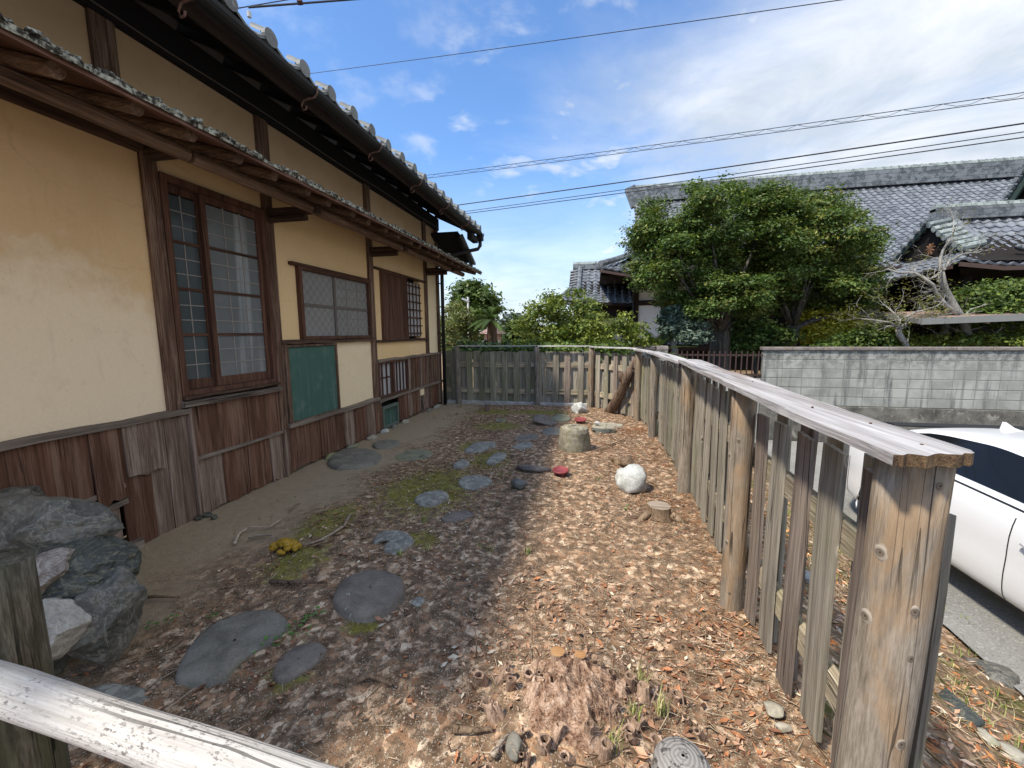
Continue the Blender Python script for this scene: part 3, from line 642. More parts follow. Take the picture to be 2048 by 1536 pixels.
MB().tube([(-2.335, 8.38, 3.38), (-2.335, 8.38, 3.27), (-2.38, 8.37, 3.20), (-3.0, 8.16, 3.05), (-3.07, 8.13, 2.98), (-3.075, 8.11, 2.8), (-3.075, 8.09, -.05)], .036, 10).build("downpipe", M_gutter, house, smooth=True)
for z in (.5, 1.5, 2.5): MB().tube([(-3.2, 8.10, z), (-3.06, 8.10, z)], .012, 6).build("pipe_clip", M_rust, house)
# lean-to roof on the back gable, dark underneath
MB().extrude([(-2.66, 7.95, 3.42), (-2.66, 8.78, 3.00), (-5.5, 8.78, 3.00), (-5.5, 7.95, 3.42)], (0, 0, .05)).build("lean_to_roof", M_soffit, house)
MB().bar((-2.64, 7.9, 3.38), (-2.64, 8.80, 2.93), .03, .11).build("bargeboard", M_soffit, house); MB().bar((-2.60, 7.98, 3.40), (-2.60, 8.86, 2.985), .05, .05).build("verge_tile_row", M_tile_l, house)
MB().box(-2.46, -2.36, 7.9, 8.30, 3.30, 3.42).build("eave_beam_end", M_soffit, house)
MB().tube([(XW + .05, 1.0 + k * .6, 3.60 + .012 * math.sin(k * 1.7)) for k in range(13)], .006, 5).build("wall_cable", plain("grey_cable", (.15, .12, .10), .7), house)
MB().tube([(-2.30, 2.62, 3.60), (-2.30, 2.62, 3.635)], .013, 8).build("wire_insulator", plain("porcelain", (.6, .6, .58), .25, .5), house)

# ------------------------------------------------------------------ fences
M_fboard = wood("fence_board_wood", (0.0994, 0.0845, 0.0662), (0.249, 0.22, 0.174), (0.443, 0.398, 0.324), 'Z', 1.0, .8, green=(0.217, 0.212, 0.126), crack=.9, knots=.30)
M_fboard_moss_shade = wood("fence_board_mossy_shaded_wood", (0.0886, 0.0797, 0.0584), (0.225, 0.208, 0.15), (0.403, 0.374, 0.284), 'Z', 1.0, .8, green=(0.178, 0.195, 0.0821), crack=.9, knots=.30)  # moss green plus house shade put into the colour of the boards
M_fboard_red = wood("fence_board_dark_wood", (0.0725, 0.0553, 0.0442), (0.185, 0.146, 0.119), (0.346, 0.284, 0.229), 'Z', 1.0, .8, crack=.9, knots=.30)
M_fpost = postwood("fence_post_wood", ((0.106, 0.0828, 0.0607), (0.207, 0.17, 0.129), (0.34, 0.29, 0.23)), (0.308, 0.207, 0.12), (0.106, 0.081, 0.0607), 1.1)
M_fpost_dark = postwood("fence_post_weathered_wood", ((0.0874, 0.0736, 0.0607), (0.184, 0.161, 0.133), (0.313, 0.281, 0.239)), (0.248, 0.193, 0.138), (0.0874, 0.0718, 0.057), 1.0)
M_frail_y = wood("fence_rail_wood_long", (0.0966, 0.078, 0.0536), (0.266, 0.22, 0.155), (0.499, 0.431, 0.316), 'Y', 1.2, .8, green=(0.193, 0.195, 0.0948), crack=1.0)
M_frail_x = wood("fence_rail_wood_cross", (0.105, 0.0848, 0.0583), (0.289, 0.239, 0.168), (0.542, 0.468, 0.343), 'X', 1.2, .8, green=(0.21, 0.212, 0.103), crack=1.0)
M_cap_y = wood("fence_cap_wood_long", (.20, .185, .175), (.34, .32, .31), (.52, .50, .485), 'Y', .9, 1.0, warm=(.24, .175, .13), crack=1.5, tint=(.98, .06))
M_cap_x = wood("fence_cap_wood_cross", (0.171, 0.16, 0.145), (0.398, 0.384, 0.362), (0.654, 0.638, 0.609), 'X', 1.1, 1.0, crack=1.6)

M_rot = stone("rotten_end_grain", (.030, .018, .010), (.20, .125, .062), 30, bump=1.0)
def fence_post(root, x, y, r, top, mat, lean=(0, 0), bot=-.06):
    n, m = 18, 9; ph = U(0, 9); P = []
    for i in range(m):
        t = i / (m - 1); z = bot + (top - bot) * t
        P.append([(x + lean[0] * t + r * (1 + .035 * mnoise.noise((math.cos(a) * 1.2 + ph, math.sin(a) * 1.2, z * 2))) * math.cos(a),
                   y + lean[1] * t + r * (1 + .035 * mnoise.noise((math.cos(a) * 1.2 + ph, math.sin(a) * 1.2, z * 2))) * math.sin(a), z) for a in np.linspace(0, 2 * math.pi, n, endpoint=False)])
    mb = MB().grid(P, closed=True); mb.f.append(tuple((m - 1) * n + k for k in range(n))); mb.c.append(None)
    o = mb.build("post", mat, root, smooth=True); return o
def fence_board(root, p, d, nrm, w, z0, z1, mat, th=.018):
    """one vertical board centred at p, running along d, thickness along nrm"""
    n, m = 3, 7; P = []; tw = U(-.05, .05); ln = U(-.008, .008); d = d.lerp(nrm, tw).normalized(); ph = U(0, 50)
    for i in range(m):
        t = i / (m - 1); z = z0 + (z1 - z0) * t; c = p + d * (ln * t) + nrm * (.004 * math.sin(ph + 4 * t)); q = w / 2 * (1 + .05 * mnoise.noise((ph, z * 3, 0)))
        tz = (U(-.006, .006) if i in (0, m - 1) else 0)
        P.append([c - d * q - nrm * th / 2 + Vector((0, 0, z + tz)), c + d * q - nrm * th / 2 + Vector((0, 0, z - tz)), c + d * q + nrm * th / 2 + Vector((0, 0, z - tz)), c - d * q + nrm * th / 2 + Vector((0, 0, z + tz))])
    mb = MB().grid(P, closed=True); k = len(mb.v); mb.f += [(3, 2, 1, 0), (k - 4, k - 3, k - 2, k - 1)]; mb.c += [None, None]
    return mb.build("board", mat, root)
def cap_board(root, pts, w, z, th, mat, ends=.05, name="cap_board", slant=0.0):
    """weathered cap board with uneven edges and ragged split ends; pts on the ground plan"""
    a, b = Vector(pts[0]), Vector(pts[-1]); L = (b - a).length; d = (b - a).normalized(); s = Vector((d.y, -d.x)); n, m = max(8, int(L / .06)), 15; ph = U(0, 50); top, bot = [], []
    for i in range(n + 1):
        t = i / n; c = a.lerp(b, t); e0 = .014 * mnoise.noise((t * L * 1.6, ph, 0)) + .006 * mnoise.noise((t * L * 9, ph, 1)); e1 = .014 * mnoise.noise((t * L * 1.6, ph, 5)) + .006 * mnoise.noise((t * L * 9, ph, 6)); zz_ = z + .006 * mnoise.noise((t * L * 1.3, ph, 9)); R, B = [], []
        for j in range(m):
            u = j / (m - 1); off = -w / 2 + e0 + (w + e1 - e0) * u; q = c + s * off
            if i in (0, n): q = q + d * (ends * (.40 * mnoise.noise((j * .55, ph, 3 + i)) - .35 * (abs(u - .5) * 2) ** 4) * (1 if i else -1))
            if slant and t < .25: q = q + d * (slant * u * (1 - t / .25))
            R.append((q.x, q.y, zz_ + .0016 * mnoise.noise((off * 110, t * L * 1.2, ph)) - .003 * (abs(u - .5) * 2) ** 5)); B.append((q.x, q.y, zz_ - th + .002 * mnoise.noise((j, i, ph))))
        top.append(R); bot.append(B)
    mb = MB(); P = [top[i] + bot[i][::-1] for i in range(n + 1)]; mb.grid(P, closed=True); k = 2 * m
    for i in (0, n):
        o = i * k
        for j in range(m - 1):
            f = (o + j, o + j + 1, o + k - 2 - j, o + k - 1 - j); mb.f.append(f if i else f[::-1]); mb.c.append(None)
    ob = mb.build(name, mat, root); ob.data.materials.append(M_rot)
    for q in range(len(ob.data.polygons) - 2 * (m - 1), len(ob.data.polygons)): ob.data.polygons[q].material_index = 1
    return ob

def fence_run(root, p0, p1, out, boards, rails_mat, z1=1.10, sp=.245, start=.10, mats=None, inner=True, rail_ext=(0, 0), w=.118, zb=.03, wb=.118):
    p0, p1 = Vector((*p0, 0)), Vector((*p1, 0)); d = (p1 - p0).normalized(); L = (p1 - p0).length; nrm = Vector((d.y, -d.x, 0)) * out
    for zc in (.835, .285):
        a = p0 - d * rail_ext[0] + nrm * .092; b = p1 + d * rail_ext[1] + nrm * .092
        MB().bar((a.x, a.y, zc + U(-.006, .006)), (b.x, b.y, zc + U(-.006, .006)), .038, .105).build("rail", rails_mat, root, bevel=.004)
    t = start
    if wb > .12: fence_board(root, p0 + d * max(.05, t - sp / 2) + nrm * .122, d, nrm, wb, -.03, z1 + .01, random.choice(mats))
    while t < L - .05:
        fence_board(root, p0 + d * t + nrm * .062, d, nrm, w * U(.93, 1.04), zb + U(-.03, .03), z1 + U(-.012, .012), random.choice(mats))
        if t + sp / 2 < L: fence_board(root, p0 + d * (t + sp / 2) + nrm * .122, d, nrm, wb * U(.95, 1.05), -.03 + U(-.02, .02), z1 + .012 + U(-.012, .012), random.choice(mats))
        t += sp * U(.94, 1.06)
random.seed(31)
side = thing("picket_fence", (.78, 3.8, 0), "long weathered picket fence with flat silver-grey cap beside the white car", "fence")
SP = [(.722, 1.10), (.757, 2.27), (.845, 3.95), (.83, 6.05), (.73, 7.22)]
for (x, y), r, m, top in zip(SP, (.069, .057, .062, .055, .055), (M_fpost, M_fpost, M_fpost, M_fpost_dark, M_fpost), (1.209, 1.209, 1.209, 1.185, 1.19)): fence_post(side, x - (.012 if y < 1.2 else 0), y, r, top, m, ((.03 if y < 1.2 else 0), 0))
Mk = Mat("knot_wood", .8, .2); kx, ky, kz = Mk.xyz(Mk.n('ShaderNodeTexCoord').outputs['Object']); kr = Mk.math('SQRT', Mk.math('ADD', Mk.math('MULTIPLY', kx, kx), Mk.math('MULTIPLY', kz, kz))); kn = Mk.noise(Mk.vec((1, 1, 1)), 120, 4, .6)
kr = Mk.math('MULTIPLY_ADD', kn, .0035, kr); M_knot = Mk.out(Mk.ramp(Mk.math('MULTIPLY', kr, 40.0), [(.16, (.060, .046, .035)), (.26, (.17, .135, .10)), (.38, (.10, .078, .058)), (.52, (.27, .225, .175)), (.70, (.33, .285, .225)), (.9, (.235, .19, .145))]), None, Mk.bump(kr, .6, .01))
def knot(px, py, post, r, sz):
    (cx, cy) = post; d = ray(px, py); zq = EYE + d[2] * (math.hypot(cx, cy) / math.hypot(d[0], d[1])); cx += (-.012 + .03 * (zq + .06) / 1.27) if cy < 1.2 else 0   # the end post leans a little
    a_ = d[0] ** 2 + d[1] ** 2; b_ = -2 * (d[0] * cx + d[1] * cy); c_ = cx * cx + cy * cy - r * r; dd = b_ * b_ - 4 * a_ * c_
    if dd < 0: return
    p = C0 + d * ((-b_ - math.sqrt(dd)) / (2 * a_)); th = math.atan2(p[1] - cy, p[0] - cx); mb = MB(); rows = []
    for (q, h) in ((1.0, -.0035), (.78, -.0006), (.45, .0006), (.12, -.001)): rows.append([(sz * q * (1 + .22 * mnoise.noise((math.cos(t) * 1.3 + px, math.sin(t) * 1.3, 0))) * math.cos(t), -h - .001 - (r - math.sqrt(max(0, r * r - (sz * q * math.cos(t)) ** 2))) * -1.0, sz * 1.45 * q * (1 + .22 * mnoise.noise((math.cos(t) * 1.3 + px, math.sin(t) * 1.3, 4))) * math.sin(t)) for t in np.linspace(0, 2 * math.pi, 18, endpoint=False)])
    mb.grid(rows, closed=True); mb.f.append(tuple(3 * 18 + k for k in range(18))); mb.c.append(None); o = mb.build("knot", M_knot, None, smooth=True); o.location = tuple(p); o.rotation_euler = (0, 0, th + math.pi / 2); setparent(o, side)
for (px, py, sz) in ((1760, 1105, .016), (1730, 1232, .014), (1830, 1225, .012), (1880, 972, .009), (1822, 1318, .008), (1803, 1490, .013)): knot(px, py, SP[0], .069, sz)
for (px, py, sz) in ((1477, 882, .010), (1459, 912, .018), (1453, 1085, .012), (1459, 1187, .008)): knot(px, py, SP[1], .057, sz)
fence_run(side, SP[0], SP[1], 1, 5, M_frail_y, sp=.225, start=.20, mats=[M_fboard, M_fboard, M_fboard_red], rail_ext=(-.035, 0))
fence_board(side, Vector((SP[0][0] + .125, 1.185, 0)), Vector((0, 1, 0)), Vector((1, 0, 0)), .10, -.2, 1.05, M_fboard)
fence_run(side, SP[1], SP[2], 1, 7, M_frail_y, sp=.235, start=.17, mats=[M_fboard, M_fboard, M_fboard_red])
fence_run(side, SP[2], SP[3], 1, 9, M_frail_y, sp=.235, start=.16, mats=[M_fboard, M_fboard, M_fboard_moss_shade], z1=1.085, wb=.14)
fence_run(side, SP[3], SP[4], 1, 4, M_frail_y, sp=.235, start=.16, mats=[M_fboard, M_fboard_moss_shade], z1=1.075, wb=.14)
cap_board(side, [(.708, .955), (.862, 4.06)], .185, 1.240, .028, M_cap_y, .08, slant=.06)
cap_board(side, [(.852, 4.03), (.82, 6.10)], .165, 1.222, .026, M_cap_y); cap_board(side, [(.818, 6.09), (.715, 7.30)], .150, 1.212, .024, M_cap_y)
for (x, y) in ((.73, 1.07), (.80, 2.30), (.86, 3.9), (.73, 1.55), (.76, 1.30)): MB().tube([(x, y, 1.235), (x + .001, y, 1.243)], .0035, 6).build("nail", M_rust, side)

corner = thing("corner_fence", (.33, 7.75, 0), "short slanting run of weathered fence joining the back fence, log leaning on it", "fence")
BP = [(-3.12, 8.25), (-2.82, 8.25), (-1.14, 8.24), (-.07, 8.25)]
fence_run(corner, SP[4], BP[3], 1, 4, M_frail_x, sp=.25, start=.16, mats=[M_fboard, M_fboard_red, M_fboard], z1=1.085, wb=.15)
cap_board(corner, [(SP[4][0] + .01, SP[4][1] + .02), (BP[3][0], BP[3][1])], .12, 1.222, .022, M_cap_x)
back = thing("back_fence", (-1.6, 8.3, 0), "greenish grey board fence with round posts across the back of the garden", "fence")
for (x, y), m in zip(BP[1:], (M_fpost_dark, M_fpost_dark, M_fpost)): fence_post(back, x, y, .056, 1.21, m, (U(-.02, .02), 0))
fence_run(back, BP[3], BP[2], 1, 4, M_frail_x, sp=.25, start=.2, mats=[M_fboard_moss_shade, M_fboard, M_fboard_red, M_fboard], wb=.158)
fence_run(back, BP[2], BP[1], 1, 6, M_frail_x, sp=.248, start=.2, mats=[M_fboard_moss_shade, M_fboard_moss_shade, M_fboard], wb=.158)
fence_run(back, BP[1], BP[0], 1, 2, M_frail_x, sp=.25, start=.12, mats=[M_fboard_moss_shade], wb=.158)
cap_board(back, [BP[3], BP[2]], .085, 1.232, .018, M_cap_x); cap_board(back, [BP[2], BP[1]], .085, 1.238, .016, M_cap_x)
MB().tube([(-2.85, 8.25, 1.245), (-3.15, 8.2, 1.255)], .008, 6).build("tie_wire", M_rust, back)
M_kerb = stone("kerb_concrete", (.27, .26, .24), (.48, .47, .44), 9, bump=.4)
kerb = MB().box(-3.1, -.05, 8.28, 8.44, -.2, .065).build("concrete_kerb", M_kerb, None, bevel=.008); tag(kerb, "pale concrete kerb under the back board fence", "kerb")

# log fence at the photographer's feet
M_log = wood("silver_log_wood", (.33, .30, .265), (.45, .42, .38), (.58, .55, .51), 'X', 1.0, 1.0, crack=1.1, specks=.75, tint=(1, 0))
Mx = M_log.node_tree
M_oldpost = postwood("mossy_dark_post_wood", ((.030, .026, .018), (.075, .066, .046), (.20, .175, .135)), (.075, .075, .040), (.028, .024, .017), .8)
lf = thing("log_rail_fence", (-1.5, .72, 0), "sun-bleached round log rail on a split mossy post, nearest the viewer", "fence")
pa, pb = onz(-330, 1262, .60), onz(470, 1536, .58); dirv = (pb - pa) / np.linalg.norm(pb - pa)
Ll = float(np.linalg.norm(pb - pa)) + .55
o = MB().tube([(t, 0, 0) for t in np.linspace(0, Ll, 16)], [.049 + .002 * math.sin(i * 1.3) for i in range(16)], 22, jit=.012).build("log_rail", M_log, None, smooth=True)
o.location = tuple(pa); o.rotation_euler = Vector(dirv).to_track_quat('X', 'Z').to_euler(); setparent(o, lf)
pc = onz(20, 1136, .86); n = 18
fence_post(lf, pc[0] - .085, pc[1] + .0, .092, .86, M_oldpost, (-.01, .0), -.15)
MB().box(pc[0] - .035, pc[0] - .030, pc[1] - .092, pc[1] - .05, -.1, .862).build("split", plain("crack_black", (.006, .005, .004), .9), lf)
pe = onz(1366, 1512, .50); fpz = thing("log_post", (pe[0], pe[1], 0), "rounded top of a checked grey log post at the bottom edge", "post")
MBp = MB(); P = []
for (rr, z) in ((.070, -.05), (.072, .2), (.070, .44), (.066, .475), (.055, .493), (.030, .500), (.004, .502)): P.append([(pe[0] + rr * math.cos(a), pe[1] + rr * math.sin(a), z) for a in np.linspace(0, 2 * math.pi, 24, endpoint=False)])
Me = Mat("log_end_grain", .8, .3); v = Me.n('ShaderNodeTexCoord').outputs['Object']; ex, ey, ez = Me.xyz(v)
rx_ = Me.math('SUBTRACT', ex, 0.0); n0 = Me.noise(Me.vec((1, 1, .2), rand=False), 14, 3, .6); rr_ = Me.math('SQRT', Me.math('ADD', Me.math('MULTIPLY', ex, ex), Me.math('MULTIPLY', ey, ey)))
rg = Me.math('SINE', Me.math('MULTIPLY_ADD', n0, 14, Me.math('MULTIPLY', rr_, 620))); c = Me.mix(Me.math('MULTIPLY_ADD', rg, .5, .5), (.19, .175, .155), (.28, .26, .235)); c = Me.mix(Me.rng(Me.noise(Me.vec((1, 1, .3), rand=False), 60, 4, .7), .55, .6, 0, .8), c, (.03, .026, .022))
M_endgrain = Me.out(c, None, Me.bump(rg, .3, .004))
o = MB().grid([[(x - pe[0], y - pe[1], z) for x, y, z in row] for row in P], closed=True).build("log_body", M_endgrain, None, smooth=True); o.location = (pe[0], pe[1], 0); setparent(o, fpz)

# ------------------------------------------------------------------ stones
M_st_blue = stone("blue_grey_stone", (0.112, 0.103, 0.0828), (0.219, 0.202, 0.164), 9, lichen=(0.293, 0.287, 0.239), lcover=.66, bump=.5)
M_st_purple = stone("purple_grey_stone", (0.107, 0.0885, 0.0725), (0.213, 0.182, 0.15), 8, lichen=(0.366, 0.345, 0.279), lcover=.62, bump=.5)
M_st_lich = stone("lichened_stone", (0.122, 0.115, 0.0981), (0.244, 0.23, 0.196), 10, lichen=(.31, .30, .25), lcover=.50, bump=.7)
M_st_green = stone("mossy_stone", (0.115, 0.115, 0.0862), (0.23, 0.224, 0.167), 9, lichen=(0.207, 0.218, 0.0805), lcover=.52, bump=.6)
M_schist = stone("schist", (0.0426, 0.0429, 0.0374), (0.15, 0.143, 0.121), 11, vein=(0.297, 0.281, 0.236), bump=1.0, stretch=(0.497, 0.455, 0.552), rough=.55, spec=.4)
M_schist_pale = stone("pale_schist", (0.222, 0.213, 0.189), (0.444, 0.419, 0.365), 11, vein=(0.573, 0.538, 0.466), bump=1.0, stretch=(0.647, 0.599, 0.689), rough=.55, spec=.4)
M_st_dark = stone("dark_green_stone", (0.0198, 0.0255, 0.0229), (0.0676, 0.0748, 0.065), 7, vein=(0.234, 0.212, 0.138), bump=.5, rough=.55, spec=.4)
M_st_rusty = stone("rusty_schist", (.12, .085, .06), (.34, .30, .26), 6, vein=(.50, .47, .42), bump=1.0, stretch=(1, 1, 2))
M_mortar = stone("old_mortar", (.075, .070, .058), (.19, .18, .15), 9, lichen=(.10, .115, .06), lcover=.55, bump=.9)
M_white = stone("white_lichen_rock", (.30, .30, .27), (.62, .63, .60), 9, vein=(.24, .24, .22), bump=1.0)
M_tuff = stone("weathered_tuff", (0.189, 0.169, 0.128), (0.392, 0.358, 0.284), 8, lichen=(0.27, 0.27, 0.176), lcover=.54, bump=.9)

def slab(px, height, mat, label, name="stepping_stone", group="stepping stones in the garden", z=0.0, seed=0, dome=.5):
    """low stone from its outline on the ground"""
    pts = [onz(x, y, z + .01) for x, y in px]; ctr = np.mean(pts, 0); out = []
    n = 40; m = len(pts)                                  # smooth the outline (Catmull-Rom)
    for i in range(n):
        t = i * m / n; k = int(t); f = t - k; a, b, c_, d_ = (np.array(pts[(k + q) % m]) for q in (-1, 0, 1, 2))
        q = .5 * ((2 * b) + (c_ - a) * f + (2 * a - 5 * b + 4 * c_ - d_) * f * f + (-a + 3 * b - 3 * c_ + d_) * f ** 3); out.append(q)
    g = garden_h(ctr[0], ctr[1]) if (-3.6 < ctr[0] < .9) else 0.0
    P = []; rings = ((1.03, -.06), (1.02, .0), (.99, .35), (.94, .68), (.84, .86), (.62, .96), (.34, 1.0), (.03, 1.0))
    for s, h in rings:
        row = []
        for q in out:
            x, y = ctr[0] + (q[0] - ctr[0]) * s, ctr[1] + (q[1] - ctr[1]) * s
            hh = height * h * (1 + .25 * mnoise.noise((x * 5 + seed, y * 5, seed))) + .010 * mnoise.noise((x * 14, y * 14, seed)) * (h > .5)
            row.append((x - ctr[0], y - ctr[1], hh if h > 0 else -.05))
        P.append(row)
    o = MB().grid(P, closed=True).build(name, mat, None, smooth=True); o.location = (ctr[0], ctr[1], g)
    return tag(o, label, "stone", group)
ST = [
 ([(350,1352),(395,1275),(470,1233),(540,1221),(578,1247),(555,1280),(485,1322),(445,1364),(375,1368)], .035, M_st_blue, "largest smooth dark grey stepping stone, lowest left near the log rail"),
 ([(545,1345),(570,1308),(620,1286),(653,1296),(638,1326),(590,1356),(556,1364)], .028, M_st_purple, "narrow purple-grey stepping stone right of the largest dark one"),
 ([(665,1207),(690,1165),(740,1149),(790,1157),(811,1182),(798,1212),(740,1243),(690,1236)], .060, M_st_purple, "domed dark stepping stone with a white blotch on its right edge"),
 ([(828,1000),(850,986),(885,982),(898,994),(872,1010),(845,1013)], .030, M_st_lich, "oval pale-crusted stepping stone below the moss patch"),
 ([(884,1034),(908,1022),(940,1021),(948,1030),(915,1040),(892,1042)], .018, M_st_purple, "flat purple stone half buried in leaves"),
 ([(917,962),(938,950),(975,953),(984,965),(952,977),(925,974)], .030, M_st_lich, "round white-crusted stepping stone left of the bluish rock"),
 ([(930,897),(950,883),(990,882),(992,890),(965,903),(935,905)], .028, M_st_lich, "speckled stepping stone above the small pair, beside bright moss"),
 ([(973,923),(990,908),(1012,908),(1010,918),(990,928),(976,928)], .030, M_st_lich, "small speckled stone just below the upper speckled stepping stone"),
 ([(1024,895),(1040,886),(1063,886),(1062,895),(1040,899)], .022, M_st_lich, "small pale flat stone left of the square stone pillar"),
 ([(905,934),(920,922),(938,925),(937,933),(918,938)], .030, M_st_lich, "small pale stone at the right edge of the moss"),
 ([(655,922),(688,900),(740,899),(763,912),(748,928),(705,937),(668,937)], .045, M_st_blue, "big round smooth grey doorstep stone close to the house wall"),
 ([(744,890),(760,881),(792,880),(801,886),(785,895),(755,897)], .025, M_st_blue, "oval pale grey stone beyond the round doorstep stone"),
 ([(788,910),(815,897),(855,897),(866,905),(845,915),(800,917)], .018, M_st_green, "flat mossy greenish stone right of the doorstep stone"),
 ([(1028,879),(1045,868),(1072,868),(1078,876),(1050,882)], .018, M_st_purple, "dark flat stone up left of the stone pillar"),
 ([(1084,862),(1100,855),(1124,857),(1122,866),(1095,869)], .025, M_st_blue, "dark blue flat stone touching the left of the pillar"),
 ([(1100,838),(1118,828),(1138,832),(1140,840),(1115,842)], .03, M_st_green, "flat olive stone behind the purple rock"),
 ([(1185,848),(1205,843),(1240,845),(1245,850),(1215,855),(1190,854)], .02, M_tuff, "pale flat stone near the leaning log"),
 ([(990,838),(1000,834),(1012,836),(1008,841),(996,842)], .015, M_st_green, "tiny greenish stone in the far grass"),
]
for i, (px, h, m, lab) in enumerate(ST): slab(px, h, m, lab, seed=i * 3.7)
# broken ring-shaped stone
cpx = [(745,1086),(755,1070),(785,1062),(815,1069),(829,1084),(812,1100),(790,1111),(766,1106),(770,1096),(790,1092),(784,1083),(768,1084),(755,1090)]
o = slab(cpx, .028, M_st_lich, "broken C-shaped lichen-grey stone with a hollow", seed=77)

import bmesh
def boulder(name, c, r, mat, label, seed=0, cuts=6, rough=.13, flat=.0, rot=0.0, group=None, cat="rock", sub=3):
    bm = bmesh.new(); bmesh.ops.create_icosphere(bm, subdivisions=sub, radius=1.0); rs = random.Random(seed)
    pl = [(Vector((rs.gauss(0, 1), rs.gauss(0, 1), rs.gauss(0, .7))).normalized(), rs.uniform(.50, .82)) for _ in range(int(cuts * 2))]
    for v in bm.verts:
        p = v.co.copy()
        for nrm, dd in pl:
            e = p.dot(nrm) - dd
            if e > 0: p -= nrm * e * .97
        p *= 1 + rough * mnoise.noise(p * 1.7 + Vector((seed, 0, 0))) + rough * .45 * mnoise.noise(p * 5 + Vector((seed, 3, 0))) + rough * .2 * mnoise.noise(p * 13 + Vector((0, seed, 0)))
        sd_ = p.dot(Vector((.25, .35, .9))) ; p *= 1 + rough * .30 * mnoise.noise(Vector((p.x * 1.5, p.y * 1.5, sd_ * 11 + seed)))
        if flat and p.z < -flat: p.z = -flat
        v.co = Vector((p.x * r[0], p.y * r[1], p.z * r[2]))
    me = bpy.data.meshes.new(name); bm.to_mesh(me); bm.free(); o = link(name, me, mat, None, sub < 4); o.location = c; o.rotation_euler = (0, 0, rot)
    return tag(o, label, cat, group)
def gp(x, y, dz=0.0):
    p = onz(x, y, 0); return (p[0], p[1], garden_h(p[0], p[1]) + dz)
boulder("garden_rock", gp(1262, 978, .10), (.165, .13, .135), M_white, "rounded white crusty rock lying in the sun by the picket fence", 3, 1, .26)
boulder("garden_rock", gp(1037, 975, .035), (.115, .085, .075), M_schist, "small bluish schist rock right of the white-crusted stepping stone", 8, 8)
boulder("garden_rock", gp(1085, 848, .05), (.26, .17, .11), M_st_purple, "low purple boulder behind the flat blue stone", 12, 6)
boulder("garden_rock", gp(1160, 826, .07), (.17, .14, .13), M_white, "white and dark pitted rock at the foot of the far corner post", 15, 5, .22)
boulder("garden_rock", gp(1205, 862, .02), (.24, .13, .05), M_st_dark, "low dark stones piled behind the pillar", 18, 8, .25)
boulder("garden_rock", gp(1195, 852, .06), (.05, .04, .035), M_white, "little white pebble on the dark pile behind the pillar", 19, 3)
boulder("pebble", gp(838, 1208, .01), (.035, .045, .02), M_st_lich, "small greenish pebble right of the domed stepping stone", 22, 3)
pb_ = onz(1031, 1500, .05); boulder("pebble", (pb_[0], pb_[1], garden_h(pb_[0], pb_[1]) + .03), (.034, .052, .03), M_st_blue, "smooth grey oval pebble at the near edge by the shrub stump", 23, 2, .06)
boulder("pebble", gp(1545, 1430, .03), (.045, .032, .02), M_tuff, "pale flat stone on orange needles at the fence foot", 24, 3, .1)
boulder("pebble", gp(1566, 1462, .02), (.03, .02, .015), M_tuff, "smaller tan pebble under the pale flat one", 25, 3, .1)
for k, (x, y, s) in enumerate(((412, 1033, .05), (398, 1040, .035), (430, 1038, .035))): boulder("pebble", gp(x, y, .015), (s, s * .8, s * .5), M_st_dark, ("largest dark blue pebble in the little heap at the plank wall foot", "dark pebble at the left end of the heap by the plank wall", "dark pebble at the right end of the heap by the plank wall")[k], 30 + k, 5, .15, group="dark pebbles by the plank wall")
# foundation stones along the wall
for k, (y, s, m) in enumerate(((4.35, .13, M_st_green), (4.75, .16, M_st_green), (5.25, .13, M_tuff), (5.62, .10, M_white), (5.95, .16, M_st_blue), (6.35, .13, M_tuff), (7.35, .16, M_st_blue), (7.75, .18, M_st_lich))):
    boulder("foundation_stone", (XW + .08, y, .0), (.07, s, .055), m, "low %s foundation stone at the wall foot, %s along the house" % (("mossy", "long mossy", "tan", "small white", "blue-grey", "pale tan", "flat blue", "crusted grey")[k], ("first", "second", "third", "fourth", "fifth", "sixth", "seventh", "last")[k]), 40 + k, 4, group="foundation stones along the house")
# dry stacked rocks at the left
def at_y(x, y, Y): p = ony(x, y, Y); return (p[0], p[1], p[2])
RK = [
 ((118, 1052), 1.40, (.265, .23, .235), M_schist, "large angular veined schist crowning the rock stack", 51, 7),
 ((10, 1030), 1.50, (.24, .24, .13), M_schist, "flat dark slab at the back top of the rock stack", 52, 7),
 ((12, 1090), 1.30, (.13, .15, .105), M_st_dark, "green-black rock at the left edge under the slab", 53, 4),
 ((160, 1142), 1.34, (.22, .19, .135), M_st_dark, "smooth dark oval rock under the crowning schist", 54, 1),
 ((85, 1152), 1.22, (.17, .15, .12), M_st_rusty, "rust-brown rock wedged left of the dark oval", 55, 7),
 ((122, 1250), 1.16, (.15, .12, .14), M_schist_pale, "pale silvery schist block low in the rock stack", 56, 8),
 ((208, 1238), 1.28, (.155, .17, .225), M_schist, "upright grey schist block at the stack's right corner", 57, 8),
]
for (px, Y, r, m, lab, sd, ct) in RK: boulder("stacked_rock", at_y(*px, Y), r, m, lab, sd, ct, .13, group="rocks stacked at the left", sub=5)
boulder("stacked_rock", (-2.48, 1.20, .05), (.33, .26, .17), M_mortar, "rough mortar footing under the stacked rocks", 58, 5, .2, group="rocks stacked at the left", sub=5)
boulder("stacked_rock", (-2.85, 1.30, .28), (.40, .30, .36), M_mortar, "mortared core between the stacked rocks", 59, 5, .2, group="rocks stacked at the left", sub=5)
boulder("flat_rock", gp(215, 1415, .0), (.16, .12, .05), M_st_lich, "flat grey rock half hidden behind the log rail", 60, 4)
